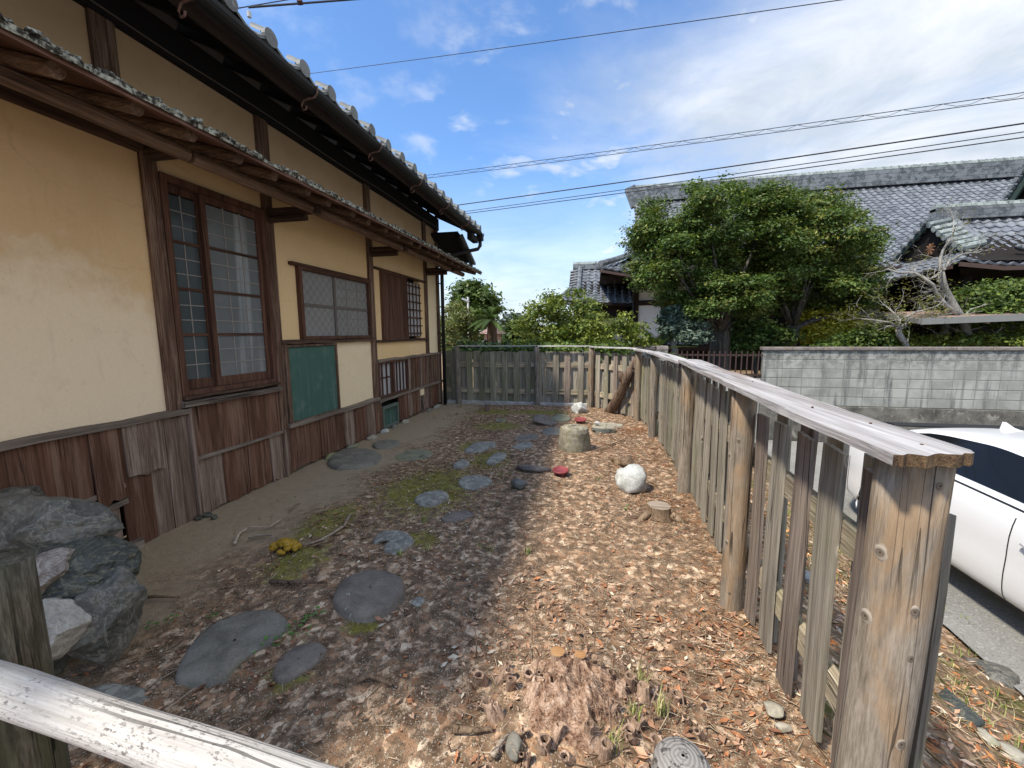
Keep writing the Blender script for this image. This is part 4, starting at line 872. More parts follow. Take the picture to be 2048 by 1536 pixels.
# rocks on the bank outside the fence
def bank(x, y, it=6):
    z = -.4
    for _ in range(it): p = onz(x, y, z); z = terrain(p[0], p[1])
    return p
for (x, y, r, m, lab, sd) in ((1985, 1345, (.22, .15, .05), M_schist, "flat grey schist slab on the bank outside the fence", 71), (1915, 1420, (.10, .17, .035), M_st_dark, "dark blue schist shard beside the fence end post", 72),
    (1975, 1482, (.06, .05, .035), M_tuff, "tan stone next to the dark shard", 73), (2020, 1512, (.09, .06, .04), M_tuff, "larger tan stone at the bottom right corner", 74), (1598, 1092, (.09, .07, .05), M_white, "pale rock seen through the pickets", 75), (1612, 1160, (.10, .08, .06), M_schist_pale, "grey rock seen low through the pickets", 76)):
    p = bank(x, y); boulder("bank_rock", (p[0], p[1], p[2] + r[2] * .3), r, m, lab, sd, 6, .15)
# round stone pillar
pp = gp(1149, 900); P = []
for (rr, z) in ((.185, -.05), (.19, .05), (.182, .14), (.178, .24), (.165, .285), (.13, .305), (.05, .312), (.004, .312)):
    P.append([((rr * (1 + .07 * math.cos(4 * a + .8)) * (1 + .12 * mnoise.noise((math.cos(a) * 2, math.sin(a) * 2, z * 6)))) * math.cos(a), (rr * (1 + .05 * mnoise.noise((math.cos(a) * 2, math.sin(a) * 2, z * 6 + 5)))) * math.sin(a), z + .022 * mnoise.noise((math.cos(a) * 3 * rr * 8, math.sin(a) * 3, 2))) for a in np.linspace(0, 2 * math.pi, 64, endpoint=False)])
o = MB().grid(P, closed=True).build("stone_pillar", stone("pillar_stone", (.13, .115, .08), (.34, .305, .235), 14, lichen=(.17, .165, .085), lcover=.52, bump=1.0), None, smooth=False); o.location = pp; tag(o, "squat rounded tan stone pillar standing in the leaf litter", "stone pillar")

# ------------------------------------------------------------------ stumps, wood, odds and ends
M_bark = wood("stump_bark", (0.0632, 0.0413, 0.0252), (0.196, 0.132, 0.0826), (0.379, 0.275, 0.178), 'Z', 1.3, 1.0, crack=1.8)
M_cut = wood("cut_wood_top", (0.138, 0.0978, 0.0688), (0.31, 0.246, 0.184), (0.482, 0.413, 0.333), 'X', 1.2, .5, crack=1.5)
sp_ = gp(1318, 1035); st = thing("tree_stump", sp_, "low tan sawn tree stump in the sun near the fence", "stump"); P = []
for (rr, z) in ((.125, -.04), (.105, .02), (.092, .055), (.088, .105)): P.append([(sp_[0] + rr * (1 + .10 * mnoise.noise((math.cos(a) * 2.2, math.sin(a) * 2.2, z * 3 + 1))) * math.cos(a), sp_[1] + rr * (1 + .10 * mnoise.noise((math.cos(a) * 2.2, math.sin(a) * 2.2, z * 3 + 1))) * math.sin(a), sp_[2] + z) for a in np.linspace(0, 2 * math.pi, 30, endpoint=False)])
MB().grid(P, closed=True).build("bark", M_bark, st, smooth=True)
top = P[-1]; mb = MB(); mb.add(top + [(sp_[0], sp_[1], sp_[2] + .107)], [(i, (i + 1) % 30, 30) for i in range(30)]); mb.build("sawn_top", M_cut, st)
for a in (-.3, 1.2, 3.6): MB().tube([(sp_[0] + .09 * math.cos(a), sp_[1] + .09 * math.sin(a), sp_[2] + .05), (sp_[0] + .16 * math.cos(a), sp_[1] + .16 * math.sin(a), sp_[2] + .01), (sp_[0] + .25 * math.cos(a + .1), sp_[1] + .25 * math.sin(a + .1), sp_[2] - .03)], [.035, .024, .010], 8).build("root", M_bark, st, smooth=True)
sq = gp(1248, 930); s2 = boulder("rotten_stump", (sq[0], sq[1], sq[2] + .03), (.15, .12, .07), M_bark, "small rotten fibrous stump behind the white rock", 81, 2, .45, cat="stump")

# cut shrub stump mound with many broken canes
M_fib = wood("fibrous_root", (0.162, 0.0945, 0.0621), (0.446, 0.297, 0.209), (0.756, 0.581, 0.459), 'Z', 2.0, 1.0, crack=1.0)
M_cane = wood("dry_cane", (0.103, 0.06, 0.039), (0.289, 0.191, 0.131), (0.543, 0.392, 0.283), 'Z', 2.0, .6, crack=1.0)
M_orange = wood("fresh_cut_wood", (0.21, 0.09, 0.0338), (0.39, 0.203, 0.0825), (0.495, 0.3, 0.15), 'X', 3.0, .3, crack=.4)
ms = thing("cut_shrub_stump", (-.07, 1.47, .05), "shaggy root mound of a cut shrub with two sawn stems", "stump")
random.seed(91)
n, m = 72, 26; P = []                                             # shaggy root crown, one continuous lump with ridges and pits
for i in range(m):
    q = i / (m - 1); row = []
    for a in np.linspace(0, 2 * math.pi, n, endpoint=False):
        rr = (.19 + .07 * mnoise.noise((math.cos(a) * 1.6, math.sin(a) * 1.6, 3.0))) * q; x, y = -.07 + rr * math.cos(a) * 1.15, 1.47 + rr * math.sin(a); v3 = Vector((x, y, 0))
        rid = 1 - abs(mnoise.noise(v3 * 9)) * 2; rid2 = 1 - abs(mnoise.noise(v3 * 24 + Vector((5, 0, 0)))) * 2; fz = mnoise.noise(v3 * 70)
        row.append((x, y, garden_h(x, y) + (.020 * (1 - q ** 3) + .050 * (rid - .35) + .034 * rid2 + .008 * fz) * (1 - q ** 4) - .02 * q ** 4))
    P.append(row)
Mf = Mat("shaggy_root_crown", .95, .1); v = Mf.pos(); a1 = Mf.noise(v, 20, 7, .7, .8); a2 = Mf.noise(v, 110, 3, .65, .3); f = Mf.math('MULTIPLY_ADD', a2, .3, Mf.math('MULTIPLY', a1, .7))
M_crown = Mf.out(Mf.ramp(f, [(.36, (.050, .026, .016)), (.44, (.21, .120, .075)), (.53, (.40, .265, .180)), (.65, (.62, .48, .37))]), None, Mf.bump(f, 1.0, .02))
MB().grid(P, closed=True).build("root_crown", M_crown, ms)
mb = MB()
for k in range(900):                                              # loose bark fibres
    a, d = U(0, 6.28), abs(random.gauss(0, .17)); x, y = -.07 + d * math.cos(a) * 1.2, 1.46 + d * math.sin(a); z = garden_h(x, y) + U(.02, .07); l = U(.015, .05); b_ = U(0, 6.28); e = (x + l * math.cos(b_), y + l * math.sin(b_), z + U(-.01, .025)); w = U(.0008, .0022)
    mb.add([(x, y, z), (x + w, y + w, z + .001), e], [(0, 1, 2)])
o = mb.build("bark_fibres", M_cane, ms); o['kind'] = 'stuff'
def cane(x, y, z, r, h, lean, mat=M_cane, hollow=True, cutmat=None, name="cane_stub"):
    dx_, dy_ = lean; n = 10; P = []
    for (s, rr) in ((-.3, 1.15), (.5, 1.0), (1.0, .98)): P.append([(x + dx_ * s * h + r * rr * (1 + .08 * mnoise.noise((math.cos(a) * 2 + x * 50, math.sin(a) * 2, s))) * math.cos(a), y + dy_ * s * h + r * rr * math.sin(a), z + s * h + (U(-.006, .006) if hollow and s == 1 else 0)) for a in np.linspace(0, 2 * math.pi, n, endpoint=False)])
    if hollow: P.append([(x + dx_ * h + r * .62 * math.cos(a), y + dy_ * h + r * .62 * math.sin(a), z + h) for a in np.linspace(0, 2 * math.pi, n, endpoint=False)]); P.append([(x + dx_ * h * .5 + r * .5 * math.cos(a), y + dy_ * h * .5 + r * .5 * math.sin(a), z + h * .35) for a in np.linspace(0, 2 * math.pi, n, endpoint=False)])
    mb = MB().grid(P, closed=True); o = mb.build(name, mat, ms)
    if cutmat:
        t = P[-1]; c = np.mean(t, 0); c[2] += .002; mb = MB(); mb.add(list(t) + [tuple(c)], [(i, (i + 1) % n, n) for i in range(n)]); mb.build("sawn_face", cutmat, o)
    return o
q = onz(1118, 1312, .17); cane(q[0], q[1], garden_h(q[0], q[1]) + .035, .030, .055, (-.10, -.05), M_cane, False, M_orange, "sawn_stem"); q = onz(1158, 1318, .17); cane(q[0], q[1], garden_h(q[0], q[1]) + .03, .024, .055, (.08, .0), M_cane, False, M_orange, "sawn_stem")
for k in range(58):
    a, d = U(0, 6.28), U(.08, .36); x, y = -.04 + d * math.cos(a) * 1.3, 1.40 + d * math.sin(a); cane(x, y, garden_h(x, y) + .01, U(.009, .025), U(.020, .060), (U(-.7, .7), U(-.8, .4)))
for k in range(26):
    a, d = U(0, 6.28), U(.05, .42); x, y = -.08 + d * math.cos(a) * 1.3, 1.44 + d * math.sin(a); z = garden_h(x, y); l = U(.07, .19); MB().tube([(x, y, z - .02), (x + U(-.02, .02), y + U(-.02, .02), z + l * .6), (x + U(-.05, .05), y + U(-.05, .03), z + l)], [.0035, .003, .002], 5).build("dry_stalk", M_cane, ms)
for (a, b) in (((-.05, 1.03, .11), (.10, 1.10, .13)), ((.02, .98, .10), (.03, 1.10, .12)), ((.20, 1.22, .15), (.32, 1.08, .09)), ((-.28, 1.16, .05), (-.12, 1.12, .07))): MB().tube([a, tuple((np.array(a) + np.array(b)) / 2 + [0, 0, .006]), b], [.008, .009, .007], 7).build("fallen_cane", M_cut, ms)

# leaning old log against the corner post
q0, q1 = onz(1218, 824, 0), np.array([.62, 7.26, .88])
lg = thing("leaning_log", tuple(q0), "rough dark forked log leaning against the corner fence post", "log"); M_roughbark = wood("rough_bark", (0.0473, 0.0297, 0.0203), (0.142, 0.0918, 0.0621), (0.27, 0.196, 0.142), 'Z', 1.6, 1.0, crack=2.2)
pts = [q0 * (1 - t) + q1 * t + np.array([0, 0, -.07 * math.sin(math.pi * t)]) for t in np.linspace(-.04, 1, 9)]
MB().tube(pts, [.10, .095, .088, .085, .08, .078, .085, .075, .06], 12, jit=.13).build("trunk", M_roughbark, lg, smooth=True)
q = pts[6]; MB().tube([q, q + np.array([-.07, .0, .10]), q + np.array([-.08, -.02, .20])], [.06, .05, .04], 9, jit=.15).build("fork_stub", M_roughbark, lg, smooth=True); MB().tube([pts[7], pts[8], q1 + np.array([.03, -.04, .14])], [.045, .035, .015], 8, jit=.1).build("fork_stub", M_roughbark, lg, smooth=True)
q = onz(1191, 846, 0); o = MB().tube([(q[0], q[1], -.03), (q[0] + .005, q[1], .25), (q[0] - .01, q[1], .50)], [.010, .009, .008], 6).build("thin_stake", M_cane, None); tag(o, "thin bare stick standing upright behind the pillar", "stick")
q = onz(968, 822, 0); o = MB().box(q[0] + .02, q[0] + .10, q[1] - .02, q[1] + .04, -.05, .13).bar((q[0] + .0, q[1], .12), (q[0] - .09, q[1] - .03, 0), .025, .02).build("short_stake", M_plank_grey, None, bevel=.004); tag(o, "short bleached wooden peg near the back fence", "stake")
# flat bark slab, red plastic caps
q = onz(1064, 943, 0); o = MB(); o.tube([(q[0] - .17, q[1] + .05, .02), (q[0] - .05, q[1] + .0, .03), (q[0] + .08, q[1] - .01, .03), (q[0] + .20, q[1] + .03, .02)], [.025, .045, .042, .02], 8, jit=.2); o = o.build("bark_slab", stone("grey_bark", (.075, .06, .05), (.23, .20, .175), 8, bump=1, stretch=(1, 4, 4)), None, smooth=True); tag(o, "weathered grey slab of bark left of the red plastic disc", "bark")
M_red = plain("red_plastic", (.26, .050, .050), .55, .4, 0, .25, 12)
def red_disc(px, py, r, label, hole):
    q = gp(px, py); t = thing("red_plastic_cap", q, label, "plastic cap"); P = []
    for (rr, z) in ((r * .80, .050), (r, .052), (r, .066), (r * .90, .072), (r * .86, .062), (r * .1, .060), (.002, .060)): P.append([(q[0] + rr * math.cos(a), q[1] + rr * math.sin(a) , q[2] + z + .12 * rr * math.sin(a)) for a in np.linspace(0, 2 * math.pi, 24, endpoint=False)])
    MB().grid(P, closed=True).build("disc", M_red, t, smooth=True); MB().tube([(q[0], q[1], q[2] - .02), (q[0], q[1], q[2] + .055)], .03, 10).build("stem", M_red, t)
    for a in (.3, 2.0, 3.6, 5.2): MB().tube([(q[0] + r * .7 * math.cos(a), q[1] + r * .7 * math.sin(a), q[2] + .058), (q[0] + r * .75 * math.cos(a), q[1] + r * .75 * math.sin(a), q[2] - .02)], .008, 6).build("leg", M_red, t)
red_disc(1121, 950, .085, "dusty red plastic disc on legs in the middle of the litter", 0); red_disc(1161, 845, .10, "darker red plastic dish behind the stone pillar", 0)
# yellow slime-mould-like lump
q = gp(572, 1108); mb = MB(); random.seed(17)
for k in range(26):
    a, d = U(0, 6.28), U(0, .08); x, y = q[0] + d * math.cos(a) * 1.1, q[1] + d * math.sin(a) * .9; r = U(.016, .03); rows = []
    for (s, h) in ((1.0, 0), (1.1, .5), (.9, .9), (.5, .75), (.1, .5)): rows.append([(x + r * s * math.cos(t), y + r * s * math.sin(t) - .2 * h * r, q[2] + .012 + h * r * 1.2 + .05 * math.exp(-d * d / .004)) for t in np.linspace(0, 2 * math.pi, 9, endpoint=False)])
    mb.grid(rows, closed=True)
o = mb.build("yellow_fungus", plain("yellow_fungus", (.42, .255, .020), .5, .4, 0, .3, 30), None, smooth=True); tag(o, "bright yellow crinkled fungus clump on the dark soil", "fungus")
# pale roots and sticks
def stick(pxs, r, label, mat=M_cut, name="dead_root", z=.02):
    P = [onz(x, y, 0) for x, y in pxs]; P = [(p[0], p[1], garden_h(p[0], p[1]) + z + U(0, .012)) for p in P]
    o = MB().tube(P, [r * (1 - .5 * i / (len(P) - 1)) * U(.9, 1.1) for i in range(len(P))], 8, jit=.08).build(name, mat, None, smooth=True); return tag(o, label, "root" if name == "dead_root" else "stick")
for pxs, r, lab in (([(470,1095),(478,1075),(500,1063),(540,1062),(563,1046)], .011, "pale hooked root left of the yellow fungus"), ([(700,1040),(690,1060),(665,1080),(640,1095),(605,1103)], .011, "long pale jointed root right of the yellow fungus"), ([(675,1086),(650,1096),(622,1106)], .008, "shorter pale root beside the jointed one"),
    ([(498,1084),(520,1077),(545,1080),(548,1090)], .010, "yellow-stained bent root touching the fungus"), ([(642,1050),(625,1060),(612,1070)], .007, "small straight root chip above the fungus"), ([(580,1028),(590,1018),(600,1013)], .008, "short pale peg of root near the moss"),
    ([(265,1204),(310,1204),(360,1206)], .012, "dark short branch beside the stacked rocks"), ([(540,1176),(600,1176),(655,1180)], .012, "grey-pink root lying in dark soil above the big stone"), ([(715,1372),(740,1362),(765,1372),(785,1384)], .012, "curved brown root by the small purple stone"),
    ([(205,1480),(225,1440),(240,1408)], .006, "thin straw-coloured stick behind the log rail"), ([(235,1490),(300,1450),(390,1385)], .005, "long thin twig crossing behind the log rail"), ([(1005,1005),(1050,998),(1100,995)], .006, "thin curved twig in the sunny litter"),
    ([(1255,1040),(1300,1034),(1330,1046)], .008, "dark twig in front of the tan stump"), ([(905,1470),(950,1478),(985,1482)], .014, "reddish root left of the grey oval pebble"), ([(985,1540),(1000,1515),(1020,1500)], .012, "brown curled root by the grey oval pebble"),
    ([(430,1258),(500,1225),(590,1190)], .004, "thin rootlet line across the dark soil"), ([(1195,905),(1215,895),(1250,880)], .010, "bleached stick right of the stone pillar")): stick(pxs, r, lab, random.choice([M_cut, M_bark]) if 'dark' not in lab else M_roughbark)

# ------------------------------------------------------------------ leaf litter, gravel, grass (nobody could count these)
M_leaf = attr_mat("dry_leaf", .75, .2, .0, .25, 90); M_grassm = attr_mat("grass_blade", .7, .2, .15, .1, 30); M_gravel = attr_mat("gravel_grain", .9, .15, 0, .3, 140)
R = np.random.default_rng(11)
def litter(name, n, size, cols, region, dens, flat=.25, zoff=.006, wl=(.30, .55), curl=.35, hf=garden_h, label=""):
    x0, x1, y0, y1 = region; V, F, Cc = [], [], []
    X, Y = R.uniform(x0, x1, n), y0 + (y1 - y0) * R.uniform(0, 1, n) ** 1.25; keep = R.uniform(0, 1, n) < np.array([dens(a, b) for a, b in zip(X, Y)]); X, Y = X[keep], Y[keep]; n = len(X)
    Z = np.array([hf(a, b) for a, b in zip(X, Y)]) + zoff
    L = R.uniform(*size, n); W = L * R.uniform(*wl, n); yaw = R.uniform(0, 6.283, n); pit = R.normal(0, flat, n); rol = R.normal(0, flat, n); cu = R.uniform(0, curl, n) * L
    # local: base, left, mid, right, tip
    lx = np.stack([-L / 2, 0 * L, 0 * L, 0 * L, L / 2], 1); ly = np.stack([0 * L, -W / 2, 0 * L, W / 2, 0 * L], 1); lz = np.stack([cu * .5, cu * .8, 0 * L, cu * .8, cu * .9], 1)
    cp, sp2 = np.cos(pit)[:, None], np.sin(pit)[:, None]; lx, lz = lx * cp - lz * sp2, lx * sp2 + lz * cp
    crl, srl = np.cos(rol)[:, None], np.sin(rol)[:, None]; ly, lz = ly * crl - lz * srl, ly * srl + lz * crl
    cy, sy_ = np.cos(yaw)[:, None], np.sin(yaw)[:, None]; wx, wy = lx * cy - ly * sy_, lx * sy_ + ly * cy
    lz = lz - lz.min(1, keepdims=True)
    V = np.stack([wx + X[:, None], wy + Y[:, None], lz + Z[:, None]], 2).reshape(-1, 3); b = np.arange(n)[:, None] * 5
    F = np.concatenate([b + [0, 1, 2], b + [2, 1, 4], b + [0, 2, 3], b + [3, 2, 4]]); cn_ = np.array([mnoise.noise((a * 1.5, b * 1.5, len(name))) + .5 * mnoise.noise((a * 4.5, b * 4.5, 3)) for a, b in zip(X, Y)]); ci = np.clip(((R.uniform(0, 1, n) * .75 + .125 + .62 * cn_) * len(cols)).astype(int), 0, len(cols) - 1); cc = np.array(cols)[ci] * R.uniform(.7, 1.25, (n, 1)); cc = np.concatenate([cc * .92, cc * .92, cc, cc])
    o = fast_mesh(name, V, F, cc, M_leaf, None, False, 3); return tag(o, label, "litter", None, "stuff")
BR = [(0.186, 0.0842, 0.0462), (0.3, 0.142, 0.0794), (0.514, 0.224, 0.104), (0.429, 0.237, 0.145), (0.571, 0.346, 0.217), (0.671, 0.435, 0.289), (0.771, 0.543, 0.383), (0.78, 0.666, 0.498)]
def d_leaf(x, y):
    k = .85 if x > -2.0 else max(.04, 1 - (-2.0 - x) * 2.5); k *= .18 + .82 * max(0, min(1, .5 + 1.9 * mnoise.noise((x * 1.3, y * 1.3, 3)) + 1.1 * mnoise.noise((x * 4.1, y * 4.1, 8))))
    if y < 2.6 and x < -.55: k *= .5
    return k * (1.15 if x > .1 else .9)
litter("fallen_leaves", 24000, (.012, .034), BR, (-3.1, .86, .4, 8.2), d_leaf, label="brown fallen leaves strewn over the garden soil")
litter("fallen_leaves_near", 1300, (.028, .060), BR, (-1.9, .80, .55, 2.4), d_leaf, .35, label="larger curled brown leaves near the viewer")
litter("leaf_fragments", 56000, (.005, .015), BR + [(.50, .40, .30), (.45, .36, .27)], (-2.9, .86, .5, 8.2), d_leaf, .3, .003, (.3, .8), label="crumbled leaf bits and bark chips on the soil")
OR = [(0.605, 0.231, 0.0825), (0.682, 0.308, 0.11), (0.495, 0.187, 0.077), (0.572, 0.341, 0.165)]
litter("orange_needles", 5200, (.030, .075), OR + [(.52, .37, .25), (.40, .26, .17)], (.15, .88, .85, 6.8), lambda x, y: max(0, 1 - abs(x - .74) * 2.6) * (.35 + .65 * (mnoise.noise((x * 2, y * 1.6, 8)) > -.05)), .12, .006, (.03, .06), .1, label="orange dry needles drifted along the picket fence")
litter("dry_grass_straws", 9000, (.04, .13), [(.34, .23, .15), (.45, .33, .215), (.56, .44, .30), (.66, .55, .40)], (-2.2, .86, .5, 7.5), d_leaf, .14, .008, (.02, .035), .1, label="straw-coloured dry grass stems on the ground")
for k, (x, y, s) in enumerate(((.72, 6.4, .16), (-.45, 5.35, .22))): pass
litter("orange_needle_drift", 1500, (.03, .06), [(.62, .20, .04), (.55, .17, .04), (.48, .22, .08)], (.42, .86, 5.7, 6.9), lambda x, y: math.exp(-((x - .62) ** 2 + (y - 6.35) ** 2) / .035), .2, .02, (.04, .08), .1, label="bright orange needle heap at a far fence post")
litter("bank_leaves", 5500, (.02, .07), BR + OR, (.86, 2.95, .3, 7.0), lambda x, y: .9 if x < 2.2 else .45, .25, .008, (.12, .5), .3, terrain, "leaves and needles on the bank outside the fence")
litter("bank_straw", 4200, (.05, .16), [(.45, .38, .19), (.52, .41, .25), (.62, .50, .33)], (.86, 2.95, .3, 7.0), lambda x, y: .8, .2, .012, (.02, .04), .15, terrain, "dry straw on the bank outside the fence")
def gravel(name, n, size, region, dens, hf, label):
    x0, x1, y0, y1 = region; X, Y = R.uniform(x0, x1, n), y0 + (y1 - y0) * R.uniform(0, 1, n) ** 1.3; keep = R.uniform(0, 1, n) < np.array([dens(a, b) for a, b in zip(X, Y)]); X, Y = X[keep], Y[keep]; n = len(X)
    Z = np.array([hf(a, b) for a, b in zip(X, Y)]); s = R.uniform(*size, n); base = np.array([(1, 0, 0), (0, 1, 0), (-1, 0, 0), (0, -1, 0), (0, 0, .7), (0, 0, -.7)])
    V = base[None] * (s[:, None, None] * R.uniform(.6, 1.3, (n, 6, 1))); yaw = R.uniform(0, 6.28, n); c_, s_ = np.cos(yaw)[:, None], np.sin(yaw)[:, None]; V = np.stack([V[..., 0] * c_ - V[..., 1] * s_ + X[:, None], V[..., 0] * s_ + V[..., 1] * c_ + Y[:, None], V[..., 2] + Z[:, None] + s[:, None] * .2], 2).reshape(-1, 3)
    b = np.arange(n)[:, None] * 6; F = np.concatenate([b + f for f in ([0, 1, 4], [1, 2, 4], [2, 3, 4], [3, 0, 4])]); pal = np.array([(.34, .27, .18), (.28, .215, .14), (.42, .34, .235), (.19, .14, .095), (.25, .19, .125), (.46, .38, .27)]); cc = pal[R.integers(0, len(pal), n)] * R.uniform(.7, 1.15, (n, 1))
    o = fast_mesh(name, V, F, np.concatenate([cc] * 4), M_gravel, None, False, 3); return tag(o, label, "gravel", None, "stuff")
gravel("gravel", 42000, (.0022, .0060), (-2.3, .85, .55, 4.6), lambda x, y: (.25 + .75 * max(0, min(1, .4 + 2 * mnoise.noise((x * 1.3, y * 1.3, 12))))) * (1 if x > -.9 else .6), garden_h, "fine pale gravel mixed into the soil")
def tuft(P, n, h, spread, cols, V, F, Cc):
    for k in range(n):
        a, l = U(0, 6.28), h * U(.5, 1.1); b = np.array(P) + [U(-.02, .02) * spread * 10, U(-.02, .02) * spread * 10, -.005]; d = np.array([math.cos(a), math.sin(a), 0]); s = np.array([-d[1], d[0], 0]) * U(.0016, .0032); q = U(.2, .8) * spread * 6
        p1 = b + d * l * .25 * q + [0, 0, l * .6]; p2 = b + d * l * .75 * q + [0, 0, l * U(.65, 1.0)]; o = len(V); V += [b - s, b + s, p1 + s * .8, p1 - s * .8, p2 + s * .1, p2 - s * .1]; F += [(o, o + 1, o + 2, o + 3), (o + 3, o + 2, o + 4, o + 5)]; c = np.array(random.choice(cols)) * U(.75, 1.2); Cc += [c, c]
V, F, Cc = [], [], []; GR = [(.16, .24, .045), (.26, .33, .08), (.42, .42, .16), (.52, .48, .24)]; random.seed(19)
for (x, y, n, h) in ((850,1045,26,.085), (855,1100,14,.06), (800,1115,16,.06), (980,1100,16,.06), (958,1095,10,.045), (1055,1105,26,.075), (1000,950,16,.06), (1195,960,8,.05), (1280,1400,30,.12), (1325,1440,26,.12), (1265,1465,22,.10), (1230,1528,22,.09), (1060,835,20,.08), (1010,830,20,.07), (930,835,20,.06), (1255,822,16,.14), (1240,818,10,.16), (950,845,18,.05)):
    p = onz(x, y, 0); tuft((p[0], p[1], garden_h(p[0], p[1])), n, h, .12, GR if y < 1350 else GR[1:], V, F, Cc)
for k in range(120): x, y = U(-2.8, .3), U(6.6, 8.15); tuft((x, y, garden_h(x, y)), 7, U(.03, .07), .2, [(.10, .12, .03), (.17, .17, .05), (.24, .20, .08), (.22, .15, .07)], V, F, Cc)
for k in range(900): x, y = random.gauss(-1.52, .36), random.gauss(3.75, .62); tuft((x, y, garden_h(x, y)), 5, U(.012, .026), .15, [(.20, .20, .022), (.30, .28, .04), (.13, .15, .02)], V, F, Cc)
for k in range(160): x, y = random.gauss(2.55, .35), U(1.6, 6.5); tuft((x, y, terrain(x, y)), 9, U(.04, .11), .2, GR, V, F, Cc)
for k in range(80): x, y = U(.95, 1.6), U(4.3, 8.0); tuft((x, y, terrain(x, y)), 14, U(.2, .5), .2, [(.10, .17, .03), (.16, .22, .05)], V, F, Cc)
tag(fast_mesh("grass_tufts", V, F, Cc, M_grassm), "sparse green and straw grass tufts and moss blades", "grass", None, "stuff")
# tiny green weeds beside the big stone
V, F, Cc = [], [], []
for (x, y) in ((600,1255),(585,1275),(620,1242),(640,1236),(525,1300),(560,1290),(715,1230),(300,1258),(415,1240),(335,1248),(745,1215),(610,1268),(1195,957),(1250,1020)):
    p = onz(x, y, 0); z = garden_h(p[0], p[1])
    for k in range(7):
        a, l = U(0, 6.28), U(.010, .026); b = np.array([p[0] + U(-.03, .03), p[1] + U(-.03, .03), z + U(.008, .03)]); d = np.array([math.cos(a), math.sin(a), U(0, .4)]); s = np.array([-d[1], d[0], 0]) * l * .45; o = len(V)
        V += [b, b + d * l * .5 + s, b + d * l, b + d * l * .5 - s]; F.append((o, o + 1, o + 2, o + 3)); Cc.append(np.array((.10, .22, .05)) * U(.7, 1.4))
tag(fast_mesh("small_weeds", V, F, Cc, M_grassm), "tiny green weeds sprouting beside the dark stones", "weeds", None, "stuff")

# ------------------------------------------------------------------ walls along the lane
Mb_ = Mat("concrete_block", .92, .15); p = Mb_.pos(); n1 = Mb_.noise(p, 2.2, 6, .62, .4); st_ = Mb_.noise(Mb_.pos((5, 5, .55)), 1.0, 6, .65, .3); g = Mb_.noise(p, 70, 3, .6); nb = Mb_.noise(p, 9, 5, .65)
x, y, z = Mb_.xyz(p)
c = Mb_.mix(Mb_.rng(Mb_.math('ADD', n1, Mb_.math('MULTIPLY', Mb_.math('SUBTRACT', Mb_.rnd(), .5), .16)), .3, .7), (.235, .235, .21), (.37, .37, .335)); c = Mb_.mix(Mb_.rng(st_, .50, .68, 0, .85), c, (.060, .066, .066)); c = Mb_.mix(Mb_.math('MULTIPLY', Mb_.rng(z, .55, 1.05), Mb_.rng(nb, .44, .58, 0, .85)), c, (.085, .088, .085))
c = Mb_.mix(Mb_.rng(Mb_.noise(Mb_.pos((9, 9, 1.2)), 1.0, 4, .6), .62, .76, 0, .3), c, (.56, .57, .55)); c = Mb_.mix(Mb_.math('MULTIPLY', g, .35), c, (.15, .15, .13)); M_block = Mb_.out(c, None, Mb_.bump(g, .5, .006))
M_joint = plain("mortar_joint", (.24, .24, .215), .95, .1, 0, .4, 6); M_base = stone("dark_wall_base", (.050, .047, .040), (.17, .16, .135), 3.5, lichen=(.24, .23, .19), lcover=.57, bump=.6)
M_cop = stone("mossy_coping", (.10, .085, .075), (.24, .21, .19), 6, lichen=(.17, .12, .07), lcover=.55, bump=.5)
YB, XB0, NB = 10.0, 3.665, 26
bw = thing("block_wall", (7, YB, ROAD_Z), "stained grey concrete block wall across the lane behind the car", "wall")
MB().box(XB0 + .004, XB0 + NB * .398, YB + .005, YB + .13, -.13, 1.07).build("mortar_core", M_joint, bw)
b0 = MB().box(-.194, .194, -.06, .06, -.094, .094).build("block", M_block, bw, bevel=.006); b0.location = (XB0 + .199, YB + .06, -.036)
setparent(b0, bw)
for r in range(6):
    for k in range(NB):
        if r or k: inst(b0, "block", (XB0 + .199 + k * .398, YB + .06 + U(-.003, .003), -.036 + r * .2), (0, 0, 0), (1, 1, 1), bw)
MB().box(XB0 - .02, XB0 + NB * .398, YB - .05, YB + .25, ROAD_Z - .2, -.137).build("wall_base", M_base, bw, bevel=.01)
k = 0
while k < 18: MB().box(XB0 - .03 + k * .6, XB0 - .03 + k * .6 + .594, YB - .04, YB + .16, 1.073, 1.145).build("coping", M_cop, bw, bevel=.012); k += 1
lw = thing("low_wall", (.85, YB, 0), "short pale wall with wavy coping beyond the corner fence", "wall")
MB().box(.02, 1.66, YB, YB + .13, -1.0, 1.055).build("wall_face", M_block, lw, bevel=.01)
for k in range(6): MB().tube([(.02 + k * .275, YB + .06, 1.10), (.02 + k * .275 + .268, YB + .06, 1.10)], [.085, .07], 10, jit=.05).build("coping", M_cop, lw)
ir = thing("iron_fence", (2.65, YB, ROAD_Z), "brown iron railing on a low plinth between the two walls", "fence"); M_iron = plain("brown_iron", (.060, .036, .030), .7, .3, 0, .3, 30)
MB().box(1.67, 3.64, YB - .02, YB + .14, ROAD_Z - .2, .44).build("plinth", M_block, ir, bevel=.008)
for z_ in (.52, .96): MB().box(1.67, 3.66, YB + .04, YB + .07, z_ - .02, z_ + .02).build("rail", M_iron, ir)
ib = MB().box(-.011, .011, -.011, .011, .45, 1.05).build("bar", M_iron, ir); ib.location = (1.74, YB + .03, 0); setparent(ib, ir)
for k in range(1, 17): inst(ib, "bar", (1.74 + k * .115, YB + .03, 0), (0, 0, 0), (1, 1, 1), ir)

